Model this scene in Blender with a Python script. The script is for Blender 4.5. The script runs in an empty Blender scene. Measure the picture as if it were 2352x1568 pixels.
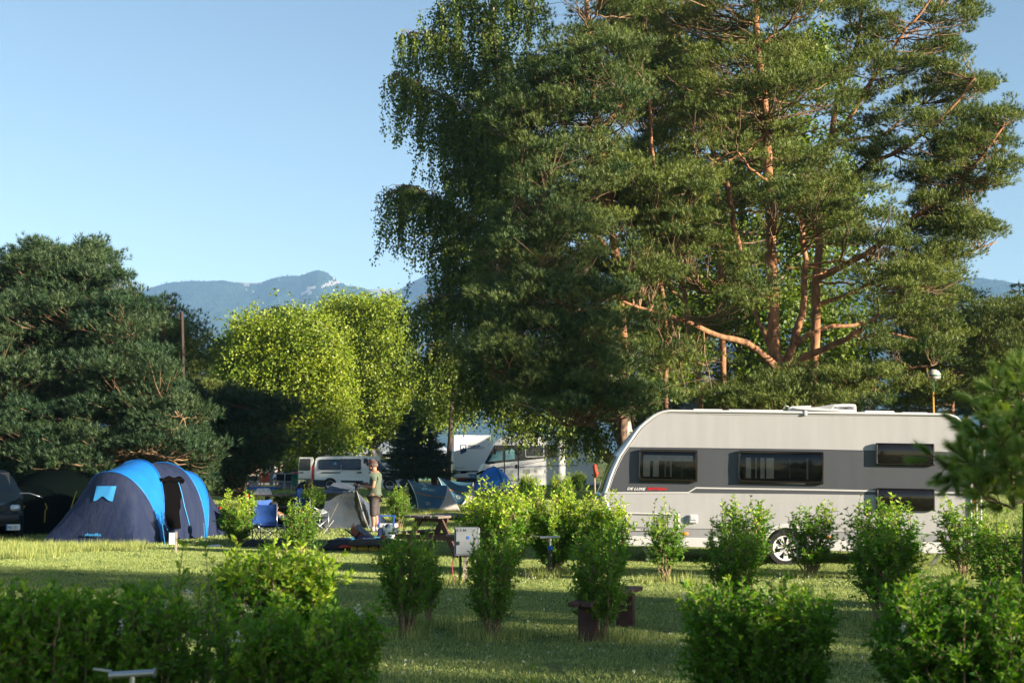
import bpy, bmesh, math, random
import numpy as np
from mathutils import Vector, Matrix, Euler
from mathutils.bvhtree import BVHTree
from math import sin, cos, pi, radians, atan2, sqrt, exp

SC = bpy.context.scene
COL = SC.collection
random.seed(7)
RNG = np.random.default_rng(11)

# ------------------------------------------------------------------ camera
FPX = 2352 * 50 / 36.0          # focal length in pixels of a 2352 px wide picture
CH = 1.9                        # eye height
PIT = radians(4.52)
cam_d = bpy.data.cameras.new('camera'); cam = bpy.data.objects.new('camera', cam_d); COL.objects.link(cam)
cam.location = (0, 0, CH); cam.rotation_euler = (pi / 2 + PIT, 0, 0)
cam_d.lens = 50; cam_d.sensor_width = 36; cam_d.clip_start = 0.1; cam_d.clip_end = 30000
cam_d.dof.use_dof = True; cam_d.dof.focus_distance = 31; cam_d.dof.aperture_fstop = 3.8
SC.camera = cam

# ------------------------------------------------------------------ light
SUN_AZ = radians(27)            # towards the viewer from due right
SUN_EL = radians(14)
sunv = Vector((cos(SUN_AZ) * cos(SUN_EL), -sin(SUN_AZ) * cos(SUN_EL), sin(SUN_EL)))
world = bpy.data.worlds.new('World'); SC.world = world; world.use_nodes = True
nt = world.node_tree; nt.nodes.clear()
sky = nt.nodes.new('ShaderNodeTexSky'); sky.sky_type = 'NISHITA'; sky.sun_disc = False
sky.sun_elevation = SUN_EL; sky.sun_rotation = atan2(sunv.x, sunv.y)
sky.altitude = 500; sky.air_density = 1.0; sky.dust_density = 0.3; sky.ozone_density = 1.15
bg = nt.nodes.new('ShaderNodeBackground'); bg.inputs[1].default_value = 0.0500
wo = nt.nodes.new('ShaderNodeOutputWorld')
nt.links.new(sky.outputs[0], bg.inputs[0]); nt.links.new(bg.outputs[0], wo.inputs[0])
sd = bpy.data.lights.new('sun', 'SUN'); so = bpy.data.objects.new('sun', sd); COL.objects.link(so)
sd.energy = 5.0; sd.angle = radians(0.5); sd.color = (1.0, 0.86, 0.66)
so.rotation_euler = sunv.to_track_quat('Z', 'Y').to_euler(); so.location = (30, -20, 30)
vs = SC.view_settings
vs.view_transform = 'Standard'; vs.look = 'None'; vs.gamma = 1; vs.use_curve_mapping = False
vs.exposure = 1.82
cy = SC.cycles
cy.max_bounces = 6; cy.diffuse_bounces = 2; cy.glossy_bounces = 3; cy.transmission_bounces = 4
cy.transparent_max_bounces = 8; cy.volume_bounces = 1
cy.use_denoising = True; cy.sample_clamp_indirect = 4
try: cy.caustics_reflective = False; cy.caustics_refractive = False
except Exception: pass

# ------------------------------------------------------------------ places in the world
_cp, _sp = cos(PIT), sin(PIT)
def ray(u, v):
    dx = (u - 1176) / FPX; dz = (784 - v) / FPX
    return Vector((dx, _cp - dz * _sp, _sp + dz * _cp))
def W(u, v, Y):
    r = ray(u, v); return Vector((0, 0, CH)) + r * (Y / r.y)
def Gd(u, v, z=0.0):
    r = ray(u, v); return Vector((0, 0, CH)) + r * ((z - CH) / r.z)
def GY(u, Y):
    p = W(u, 1042, Y); return Vector((p.x, Y, 0))
def plane_local(root, y0=0.0):
    """picture point -> (x, z) on the plane local y = y0 of an object"""
    bpy.context.view_layer.update()
    inv = root.matrix_world.inverted()
    o = inv @ Vector((0, 0, CH)); R = inv.to_3x3()
    def f(u, v):
        d = R @ ray(u, v); t = (y0 - o.y) / d.y; p = o + d * t
        return (p.x, p.z)
    return f

# ------------------------------------------------------------------ materials
MATS = {}
def _new(name):
    m = bpy.data.materials.new(name); m.use_nodes = True
    nt = m.node_tree; nt.nodes.clear(); MATS[name] = m
    out = nt.nodes.new('ShaderNodeOutputMaterial'); return m, nt, out
def _n(nt, typ, **kw):
    n = nt.nodes.new(typ)
    for k, v in kw.items(): setattr(n, k, v)
    return n
def pmat(name, col, rough=0.6, metal=0.0, var=0.12, scale=6.0, bump=0.0, bscale=40.0, spec=0.5, coat=0.0, col2=None, coord='Object', alpha=1, stretch=None, trans=0, ior=1.45, detail=4):
    """procedural principled material: colour broken up by noise, optional fine bump"""
    m, nt, out = _new(name)
    b = _n(nt, 'ShaderNodeBsdfPrincipled'); nt.links.new(b.outputs[0], out.inputs[0])
    b.inputs['Roughness'].default_value = rough; b.inputs['Metallic'].default_value = metal
    b.inputs['Specular IOR Level'].default_value = spec; b.inputs['Coat Weight'].default_value = coat
    b.inputs['Alpha'].default_value = alpha; b.inputs['Transmission Weight'].default_value = trans; b.inputs['IOR'].default_value = ior
    tc = _n(nt, 'ShaderNodeTexCoord'); src = tc.outputs[coord]
    if stretch:
        mp = _n(nt, 'ShaderNodeMapping'); mp.inputs['Scale'].default_value = stretch
        nt.links.new(src, mp.inputs[0]); src = mp.outputs[0]
    no = _n(nt, 'ShaderNodeTexNoise'); no.inputs['Scale'].default_value = scale; no.inputs['Detail'].default_value = detail
    nt.links.new(src, no.inputs[0])
    cr = _n(nt, 'ShaderNodeValToRGB')
    c = np.array(col[:3])
    lo = c * (1 - var) if col2 is None else c
    hi = np.minimum(c * (1 + var), 1) if col2 is None else np.array(col2[:3])
    cr.color_ramp.elements[0].position = .33; cr.color_ramp.elements[1].position = .67
    cr.color_ramp.elements[0].color = (*lo, 1); cr.color_ramp.elements[1].color = (*hi, 1)
    nt.links.new(no.outputs[0], cr.inputs[0]); nt.links.new(cr.outputs[0], b.inputs['Base Color'])
    if bump:
        n2 = _n(nt, 'ShaderNodeTexNoise'); n2.inputs['Scale'].default_value = bscale; n2.inputs['Detail'].default_value = 3
        nt.links.new(src, n2.inputs[0])
        bp = _n(nt, 'ShaderNodeBump'); bp.inputs['Strength'].default_value = bump; bp.inputs['Distance'].default_value = 0.02
        nt.links.new(n2.outputs[0], bp.inputs['Height']); nt.links.new(bp.outputs[0], b.inputs['Normal'])
    return m
def leafmat(name, c1, c2, transl=0.35, tcol=None, gloss=0.06, rough=0.45):
    """leaf: two tones chosen leaf by leaf (attribute 'tint'), light passing through"""
    m, nt, out = _new(name)
    at = _n(nt, 'ShaderNodeAttribute'); at.attribute_name = 'tint'
    mx = _n(nt, 'ShaderNodeMix', data_type='RGBA'); mx.inputs[6].default_value = (*c1, 1); mx.inputs[7].default_value = (*c2, 1)
    nt.links.new(at.outputs['Fac'], mx.inputs[0])
    d = _n(nt, 'ShaderNodeBsdfDiffuse'); t = _n(nt, 'ShaderNodeBsdfTranslucent'); g = _n(nt, 'ShaderNodeBsdfGlossy')
    g.inputs['Roughness'].default_value = rough; g.inputs[0].default_value = (1, 1, 1, 1)
    nt.links.new(mx.outputs[2], d.inputs[0])
    if tcol is None: tcol = (1.5, 1.5, .5)
    ml = _n(nt, 'ShaderNodeMix', data_type='RGBA', blend_type='MULTIPLY'); ml.inputs[0].default_value = 1
    ml.inputs[7].default_value = (*tcol, 1); nt.links.new(mx.outputs[2], ml.inputs[6]); nt.links.new(ml.outputs[2], t.inputs[0])
    s1 = _n(nt, 'ShaderNodeMixShader'); s1.inputs[0].default_value = transl
    nt.links.new(d.outputs[0], s1.inputs[1]); nt.links.new(t.outputs[0], s1.inputs[2])
    s2 = _n(nt, 'ShaderNodeMixShader'); s2.inputs[0].default_value = gloss
    nt.links.new(s1.outputs[0], s2.inputs[1]); nt.links.new(g.outputs[0], s2.inputs[2])
    nt.links.new(s2.outputs[0], out.inputs[0])
    return m

# ------------------------------------------------------------------ objects
def meta(o, label=None, cat=None, group=None, kind=None):
    if label: o['label'] = label
    if cat: o['category'] = cat
    if group: o['group'] = group
    if kind: o['kind'] = kind
    return o
def thing(name, label, cat, loc=(0, 0, 0), rotz=0.0, group=None, tilt=0.0):
    o = bpy.data.objects.new(name, None); COL.objects.link(o)
    o.location = loc; o.rotation_euler = (0, tilt, rotz); o.empty_display_size = .3
    return meta(o, label, cat, group)
def link(name, me, mats, parent=None, world=False, kind=None, label=None, loc=None):
    o = bpy.data.objects.new(name, me); COL.objects.link(o)
    if not isinstance(mats, (list, tuple)): mats = [mats]
    if len(me.materials) == 0:
        for m in mats: me.materials.append(MATS[m] if isinstance(m, str) else m)
    if parent is not None:
        o.parent = parent
        if world:
            bpy.context.view_layer.update()
            me.transform(parent.matrix_world.inverted())
    if loc is not None: o.location = loc
    if kind: o['kind'] = kind
    if label: o['label'] = label
    return o
def npmesh(name, V, F, tint=None, smooth=False):
    """fast mesh from arrays; F all triangles or all quads (n,k)"""
    V = np.asarray(V, dtype=np.float32); F = np.asarray(F, dtype=np.int32)
    me = bpy.data.meshes.new(name)
    me.vertices.add(len(V)); me.vertices.foreach_set('co', V.ravel())
    k = F.shape[1]; me.loops.add(F.size); me.loops.foreach_set('vertex_index', F.ravel())
    me.polygons.add(len(F)); me.polygons.foreach_set('loop_start', np.arange(0, F.size, k, dtype=np.int32))
    if smooth: me.polygons.foreach_set('use_smooth', np.ones(len(F), dtype=bool))
    if tint is not None:
        a = me.attributes.new('tint', 'FLOAT', 'POINT'); a.data.foreach_set('value', np.asarray(tint, dtype=np.float32))
    me.update(calc_edges=True); return me
def rotz(a): return Matrix.Rotation(a, 4, 'Z')
class MB:
    """mesh builder: everything added becomes ONE mesh"""
    def __init__(s): s.v = []; s.f = []; s.mi = []; s.cm = 0
    def add(s, V, F, M=None):
        o = len(s.v)
        for p in V: s.v.append(tuple(M @ Vector(p)) if M is not None else tuple(p))
        for f in F: s.f.append(tuple(i + o for i in f)); s.mi.append(s.cm)
        return s
    def m(s, i): s.cm = i; return s
    def box(s, c, d, rot=None, taper=1.0, bev=0.0):
        hx, hy, hz = d[0] / 2, d[1] / 2, d[2] / 2
        M = Matrix.Translation(c) @ (rot if rot is not None else Matrix.Identity(4))
        if bev <= 0:
            V = [(x * (taper if z > 0 else 1), y * (taper if z > 0 else 1), z) for z in (-hz, hz) for x, y in ((-hx, -hy), (hx, -hy), (hx, hy), (-hx, hy))]
            F = [(3, 2, 1, 0), (4, 5, 6, 7), (0, 1, 5, 4), (1, 2, 6, 5), (2, 3, 7, 6), (3, 0, 4, 7)]
            return s.add(V, F, M)
        b = min(bev, hx * .95, hy * .95, hz * .95)
        V = []; idx = {}
        for sx in (-1, 1):
            for sy in (-1, 1):
                for sz in (-1, 1):
                    t = taper if sz > 0 else 1
                    for ax in range(3):
                        p = [sx * (hx - b), sy * (hy - b), sz * (hz - b)]
                        p[ax] = (sx, sy, sz)[ax] * (hx, hy, hz)[ax]
                        p[0] *= t; p[1] *= t
                        idx[(sx, sy, sz, ax)] = len(V); V.append(tuple(p))
        F = []
        def I(*a): return idx[a]
        for sx in (-1, 1):
            q = [I(sx, -1, -1, 0), I(sx, 1, -1, 0), I(sx, 1, 1, 0), I(sx, -1, 1, 0)]; F.append(q if sx > 0 else q[::-1])
        for sy in (-1, 1):
            q = [I(-1, sy, -1, 1), I(-1, sy, 1, 1), I(1, sy, 1, 1), I(1, sy, -1, 1)]; F.append(q if sy > 0 else q[::-1])
        for sz in (-1, 1):
            q = [I(-1, -1, sz, 2), I(1, -1, sz, 2), I(1, 1, sz, 2), I(-1, 1, sz, 2)]; F.append(q if sz > 0 else q[::-1])
        for sx in (-1, 1):
            for sy in (-1, 1): F.append([I(sx, sy, -1, 0), I(sx, sy, 1, 0), I(sx, sy, 1, 1), I(sx, sy, -1, 1)])
            for sz in (-1, 1): F.append([I(sx, -1, sz, 0), I(sx, 1, sz, 0), I(sx, 1, sz, 2), I(sx, -1, sz, 2)])
        for sy in (-1, 1):
            for sz in (-1, 1): F.append([I(-1, sy, sz, 1), I(1, sy, sz, 1), I(1, sy, sz, 2), I(-1, sy, sz, 2)])
        for sx in (-1, 1):
            for sy in (-1, 1):
                for sz in (-1, 1): F.append([I(sx, sy, sz, 0), I(sx, sy, sz, 1), I(sx, sy, sz, 2)])
        return s.add(V, F, M)
    def beam(s, a, b, w, h=None, up=(0, 0, 1)):
        a = Vector(a); b = Vector(b); h = h or w; z = (b - a); L = z.length; z.normalize()
        x = Vector(up).cross(z)
        if x.length < 1e-4: x = Vector((1, 0, 0))
        x.normalize(); y = z.cross(x)
        M = Matrix((x, y, z)).transposed().to_4x4(); M.translation = (a + b) / 2
        return s.add(*MB._bx(w, h, L), M)
    @staticmethod
    def _bx(w, h, L):
        hx, hy, hz = w / 2, h / 2, L / 2
        V = [(x, y, z) for z in (-hz, hz) for x, y in ((-hx, -hy), (hx, -hy), (hx, hy), (-hx, hy))]
        return V, [(3, 2, 1, 0), (4, 5, 6, 7), (0, 1, 5, 4), (1, 2, 6, 5), (2, 3, 7, 6), (3, 0, 4, 7)]
    def tube(s, pts, r, n=6, cap=True):
        pts = [Vector(p) for p in pts]; N = len(pts)
        rs = r if isinstance(r, (list, tuple)) else [r] * N
        V = []; F = []; x = None
        for i, p in enumerate(pts):
            t = (pts[min(i + 1, N - 1)] - pts[max(i - 1, 0)]); t.normalize()
            if x is None: x = t.orthogonal().normalized()
            else:
                x = x - t * x.dot(t)
                x = x.normalized() if x.length > 1e-5 else t.orthogonal().normalized()
            y = t.cross(x)
            for k in range(n):
                a = 2 * pi * k / n; V.append(p + (x * cos(a) + y * sin(a)) * rs[i])
        for i in range(N - 1):
            for k in range(n):
                k2 = (k + 1) % n; F.append((i * n + k, i * n + k2, (i + 1) * n + k2, (i + 1) * n + k))
        if cap: F.append(tuple(range(n))[::-1]); F.append(tuple((N - 1) * n + k for k in range(n)))
        return s.add(V, F)
    def lathe(s, prof, n=16, M=None, cap=True):
        """prof [(r,z)] about z"""
        V = []; F = []
        for r, z in prof:
            for k in range(n): a = 2 * pi * k / n; V.append((r * cos(a), r * sin(a), z))
        for i in range(len(prof) - 1):
            for k in range(n):
                k2 = (k + 1) % n; F.append((i * n + k, i * n + k2, (i + 1) * n + k2, (i + 1) * n + k))
        if cap:
            F.append(tuple(range(n))[::-1]); F.append(tuple((len(prof) - 1) * n + k for k in range(n)))
        return s.add(V, F, M)
    def prism(s, poly, a, b, axis='y', M=None):
        """polygon in the two other axes, from a to b along axis"""
        n = len(poly)
        def P(p, t): return {'y': (p[0], t, p[1]), 'x': (t, p[0], p[1]), 'z': (p[0], p[1], t)}[axis]
        V = [P(p, a) for p in poly] + [P(p, b) for p in poly]
        F = [tuple(range(n)), tuple(range(2 * n - 1, n - 1, -1))]
        for i in range(n): j = (i + 1) % n; F.append((j, i, i + n, j + n))
        return s.add(V, F, M)
    def grid(s, rows, close=False, M=None):
        V = []; F = []; n = len(rows[0])
        for r in rows: V += [tuple(p) for p in r]
        for i in range(len(rows) - 1):
            for k in range(n if close else n - 1):
                k2 = (k + 1) % n; F.append((i * n + k, i * n + k2, (i + 1) * n + k2, (i + 1) * n + k))
        return s.add(V, F, M)
    def sheet(s, rows, th):
        """grid with thickness th along face normals (thin cloth)"""
        R = [[Vector(p) for p in r] for r in rows]; a = len(R); b = len(R[0])
        N = [[None] * b for _ in range(a)]
        for i in range(a):
            for k in range(b):
                t1 = R[min(i + 1, a - 1)][k] - R[max(i - 1, 0)][k]; t2 = R[i][min(k + 1, b - 1)] - R[i][max(k - 1, 0)]
                n = t1.cross(t2); N[i][k] = n.normalized() if n.length > 1e-9 else Vector((0, 0, 1))
        s.grid(R); s.grid([[R[i][k] + N[i][k] * th for k in range(b)][::-1] for i in range(a)])
        return s
    def build(s, name, mats, parent=None, world=False, smooth=False, kind=None, label=None, sub=0, bevel=0, auto=None, loc=None):
        me = bpy.data.meshes.new(name); me.from_pydata([tuple(p) for p in s.v], [], s.f)
        me.polygons.foreach_set('material_index', s.mi)
        bm = bmesh.new(); bm.from_mesh(me)
        if smooth or sub: bmesh.ops.remove_doubles(bm, verts=bm.verts, dist=1e-5)
        bmesh.ops.recalc_face_normals(bm, faces=bm.faces); bm.to_mesh(me); bm.free()
        me.update()
        if smooth:
            me.polygons.foreach_set('use_smooth', [True] * len(me.polygons))
            if auto is not None: me.set_sharp_from_angle(angle=radians(auto))
        o = link(name, me, mats, parent, world, kind, label, loc)
        if bevel:
            md = o.modifiers.new('b', 'BEVEL'); md.width = bevel; md.segments = 2; md.limit_method = 'ANGLE'
        if sub:
            md = o.modifiers.new('s', 'SUBSURF'); md.levels = sub; md.render_levels = sub
        return o
def text_mesh(name, body, size, mat, parent, loc, rot=(pi / 2, 0, 0), shear=0, depth=0.002, xs=1.0, align='LEFT', bold=0.0):
    cu = bpy.data.curves.new(name, 'FONT'); cu.body = body; cu.size = size; cu.extrude = depth; cu.shear = shear
    cu.align_x = align; cu.align_y = 'CENTER'; cu.offset = bold; cu.resolution_u = 3
    t = bpy.data.objects.new(name + '_tmp', cu); COL.objects.link(t)
    bpy.context.view_layer.update()
    dg = bpy.context.evaluated_depsgraph_get()
    me = bpy.data.meshes.new_from_object(t.evaluated_get(dg)); me.name = name
    bpy.data.objects.remove(t); bpy.data.curves.remove(cu)
    me.transform(Matrix.Diagonal((xs, 1, 1, 1)))
    me.materials.clear()
    o = link(name, me, mat, parent); o.location = loc; o.rotation_euler = rot
    return o
def copy_tree(o, loc=None, rz=None, label=None, scale=None, parent=None):
    c = o.copy(); COL.objects.link(c)
    if parent is not None: c.parent = parent
    if loc is not None: c.location = loc
    if rz is not None: c.rotation_euler = (c.rotation_euler[0], c.rotation_euler[1], rz)
    if scale is not None: c.scale = scale if isinstance(scale, (tuple, list)) else (scale,) * 3
    if label: c['label'] = label
    for ch in list(o.children): copy_tree(ch, parent=c)
    return c

# ------------------------------------------------------------------ scatter helpers (numpy)
def frames(D, rng):
    D = D / np.maximum(np.linalg.norm(D, axis=1, keepdims=True), 1e-9)
    A = rng.normal(size=D.shape); X = np.cross(A, D); X /= np.maximum(np.linalg.norm(X, axis=1, keepdims=True), 1e-9)
    Y = np.cross(D, X); return X, Y, D
def inst(TV, TF, P, D, S, rng, tint=None):
    """copies of a small template (axis +z) at points P along directions D with sizes S -> V, F, tint"""
    TV = np.asarray(TV, float); TF = np.asarray(TF, int); N = len(P); k = len(TV)
    X, Y, Z = frames(np.asarray(D, float), rng); S = np.asarray(S, float).reshape(N, 1, 1)
    V = (TV[None, :, 0:1] * X[:, None, :] + TV[None, :, 1:2] * Y[:, None, :] + TV[None, :, 2:3] * Z[:, None, :]) * S + np.asarray(P)[:, None, :]
    F = TF[None, :, :] + (np.arange(N) * k)[:, None, None]
    t = np.repeat(rng.random(N) if tint is None else tint, k)
    return V.reshape(-1, 3), F.reshape(-1, TF.shape[1]), t
def in_poly(poly, x, y):
    c = False; n = len(poly); j = n - 1
    for i in range(n):
        xi, yi = poly[i]; xj, yj = poly[j]
        if (yi > y) != (yj > y) and x < (xj - xi) * (y - yi) / (yj - yi) + xi: c = not c
        j = i
    return c
def sample_poly(poly, n, rng, gate=None):
    xs = [p[0] for p in poly]; ys = [p[1] for p in poly]; out = []; g = 0
    while len(out) < n and g < n * 60:
        g += 1
        x = rng.uniform(min(xs), max(xs)); y = rng.uniform(min(ys), max(ys))
        if in_poly(poly, x, y) and (gate is None or gate(x, y)): out.append((x, y))
    return out
def tubes_np(curves, n=4):
    """many thin branches as one array mesh: curves [(pts, radii)]"""
    Vs = []; Fs = []; off = 0
    for pts, rad in curves:
        P = np.asarray(pts, float); N = len(P)
        T = np.gradient(P, axis=0); T /= np.maximum(np.linalg.norm(T, axis=1, keepdims=True), 1e-9)
        a = np.array([.31, .17, .93]) if abs(T[0, 2]) < .8 else np.array([1., .1, 0])
        X = np.cross(T, a); X /= np.maximum(np.linalg.norm(X, axis=1, keepdims=True), 1e-9); Y = np.cross(T, X)
        ang = np.arange(n) * 2 * pi / n
        R = np.asarray(rad, float).reshape(N, 1, 1)
        V = P[:, None, :] + (X[:, None, :] * np.cos(ang)[None, :, None] + Y[:, None, :] * np.sin(ang)[None, :, None]) * R
        Vs.append(V.reshape(-1, 3))
        i = np.arange(N - 1)[:, None]; k = np.arange(n)[None, :]; k2 = (k + 1) % n
        F = np.stack([i * n + k + 0 * k, i * n + k2, (i + 1) * n + k2, (i + 1) * n + k + 0 * i], -1).reshape(-1, 4) + off
        Fs.append(F); off += N * n
    return np.concatenate(Vs), np.concatenate(Fs)
# ================================================================== materials
def build_ground_mat():
    m, nt, out = _new('lawn')
    b = _n(nt, 'ShaderNodeBsdfPrincipled'); nt.links.new(b.outputs[0], out.inputs[0]); b.inputs['Roughness'].default_value = .9
    b.inputs['Specular IOR Level'].default_value = .1
    tc = _n(nt, 'ShaderNodeTexCoord')
    n1 = _n(nt, 'ShaderNodeTexNoise'); n1.inputs['Scale'].default_value = .35; n1.inputs['Detail'].default_value = 5
    n2 = _n(nt, 'ShaderNodeTexNoise'); n2.inputs['Scale'].default_value = 9; n2.inputs['Detail'].default_value = 6
    for n in (n1, n2): nt.links.new(tc.outputs['Object'], n.inputs[0])
    c1 = _n(nt, 'ShaderNodeValToRGB'); c1.color_ramp.elements[0].position = .35; c1.color_ramp.elements[1].position = .68
    c1.color_ramp.elements[0].color = (.055, .10, .025, 1); c1.color_ramp.elements[1].color = (.24, .26, .09, 1)
    c2 = _n(nt, 'ShaderNodeValToRGB'); c2.color_ramp.elements[0].position = .3; c2.color_ramp.elements[1].position = .75
    c2.color_ramp.elements[0].color = (.45, .5, .35, 1); c2.color_ramp.elements[1].color = (1.25, 1.2, 1.1, 1)
    nt.links.new(n1.outputs[0], c1.inputs[0]); nt.links.new(n2.outputs[0], c2.inputs[0])
    mx = _n(nt, 'ShaderNodeMix', data_type='RGBA', blend_type='MULTIPLY'); mx.inputs[0].default_value = 1
    nt.links.new(c1.outputs[0], mx.inputs[6]); nt.links.new(c2.outputs[0], mx.inputs[7]); nt.links.new(mx.outputs[2], b.inputs['Base Color'])
    bp = _n(nt, 'ShaderNodeBump'); bp.inputs['Strength'].default_value = .8; bp.inputs['Distance'].default_value = .05
    nt.links.new(n2.outputs[0], bp.inputs['Height']); nt.links.new(bp.outputs[0], b.inputs['Normal'])
build_ground_mat()
leafmat('grass_blade', (.05, .135, .03), (.54, .57, .20), transl=.15, tcol=(1.1, 1.1, .5), gloss=.015, rough=.6)
leafmat('tall_grass', (.08, .16, .03), (.56, .56, .19), transl=.2, tcol=(1.1, 1.1, .5), gloss=.015, rough=.6)
leafmat('pine_needles', (.022, .062, .013), (.21, .25, .052), transl=.15, tcol=(1.3, 1.3, .6), gloss=.02, rough=.5)
leafmat('left_shade_needles', (.012, .046, .022), (.075, .115, .042), transl=.1, tcol=(1.2, 1.2, .7), gloss=.02, rough=.5)  # needle colour darkened to stand for the shade over the left pines
leafmat('young_pine_needles', (.12, .24, .04), (.36, .46, .09), transl=.25, tcol=(1.3, 1.3, .5), gloss=.03, rough=.5)
leafmat('spruce_needles', (.016, .045, .020), (.045, .085, .03), transl=.12, gloss=.04)
leafmat('blue_spruce_needles', (.08, .13, .10), (.16, .20, .15), transl=.12, tcol=(1, 1, .9), gloss=.04)
leafmat('birch_leaf', (.02, .075, .010), (.18, .235, .03), transl=.3, tcol=(1.4, 1.4, .4), gloss=.02, rough=.5)
leafmat('maple_leaf', (.065, .14, .010), (.30, .36, .025), transl=.32, tcol=(1.2, 1.15, .4), gloss=.02, rough=.5)
leafmat('privet_leaf', (.026, .125, .007), (.16, .33, .014), transl=.28, tcol=(1.5, 1.5, .4), gloss=.02, rough=.5)
leafmat('privet_young_lit_leaf', (.20, .36, .02), (.42, .54, .05), transl=.32, tcol=(1.3, 1.3, .4), gloss=.02, rough=.5)  # pale new tips; on the sunlit shrubs also colours in the sun
leafmat('blossom', (.6, .62, .5), (.75, .75, .66), transl=.3, tcol=(1, 1, .9), gloss=.02)
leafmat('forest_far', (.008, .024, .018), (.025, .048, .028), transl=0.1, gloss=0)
pmat('pine_bark', (.42, .20, .10), .85, col2=(.16, .09, .055), scale=7, bump=.9, bscale=14, stretch=(1, 1, .35), spec=.2)
def _lowbark():
    # plated grey-brown bark low on the stem giving way to thin orange bark higher up
    m = MATS['pine_bark']; nt = m.node_tree; b = [n for n in nt.nodes if n.type == 'BSDF_PRINCIPLED'][0]
    cr = b.inputs['Base Color'].links[0].from_node
    tc = _n(nt, 'ShaderNodeTexCoord'); sx = _n(nt, 'ShaderNodeSeparateXYZ'); nt.links.new(tc.outputs['Object'], sx.inputs[0])
    no = _n(nt, 'ShaderNodeTexNoise'); no.inputs['Scale'].default_value = 1.6; nt.links.new(tc.outputs['Object'], no.inputs[0])
    ma = _n(nt, 'ShaderNodeMath', operation='MULTIPLY_ADD'); ma.inputs[1].default_value = 3.0; nt.links.new(no.outputs[0], ma.inputs[0]); nt.links.new(sx.outputs[2], ma.inputs[2])
    mr = _n(nt, 'ShaderNodeMapRange'); mr.inputs[1].default_value = 3.6; mr.inputs[2].default_value = 7.0; nt.links.new(ma.outputs[0], mr.inputs[0])
    n2 = _n(nt, 'ShaderNodeTexNoise'); n2.inputs['Scale'].default_value = 9; nt.links.new(tc.outputs['Object'], n2.inputs[0])
    c2 = _n(nt, 'ShaderNodeValToRGB'); c2.color_ramp.elements[0].position = .35; c2.color_ramp.elements[1].position = .65
    c2.color_ramp.elements[0].color = (.05, .037, .03, 1); c2.color_ramp.elements[1].color = (.17, .115, .085, 1); nt.links.new(n2.outputs[0], c2.inputs[0])
    mx = _n(nt, 'ShaderNodeMix', data_type='RGBA'); nt.links.new(mr.outputs[0], mx.inputs[0]); nt.links.new(c2.outputs[0], mx.inputs[6]); nt.links.new(cr.outputs[0], mx.inputs[7])
    nt.links.new(mx.outputs[2], b.inputs['Base Color'])
_lowbark()
pmat('pine_bark_low', (.12, .085, .065), .9, col2=(.05, .037, .03), scale=9, bump=1, bscale=16, stretch=(1, 1, .3), spec=.2)
pmat('birch_bark', (.5, .46, .40), .8, col2=(.10, .08, .06), scale=5, bump=.8, bscale=14, stretch=(1, 1, .6), spec=.2)
pmat('old_bark', (.34, .29, .22), .9, col2=(.11, .085, .06), scale=6, bump=1, bscale=12, stretch=(1, 1, .5), spec=.15)
pmat('dead_twig', (.26, .17, .10), .9, col2=(.12, .08, .055), scale=5, spec=.1)
pmat('twig', (.12, .09, .05), .85, var=.3, scale=20)
pmat('privet_stem', (.20, .145, .08), .85, var=.35, scale=30)

# ================================================================== the setting
g = MB()
xs = [-9000, -300, -60, -20, 0, 20, 60, 300, 9000]; ys = [-150, 0, 12, 30, 60, 100, 300, 1500, 5200]
g.grid([[(x, y, 0) for x in xs] for y in ys])
gr = g.build('ground', 'lawn'); gr['kind'] = 'structure'

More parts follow.
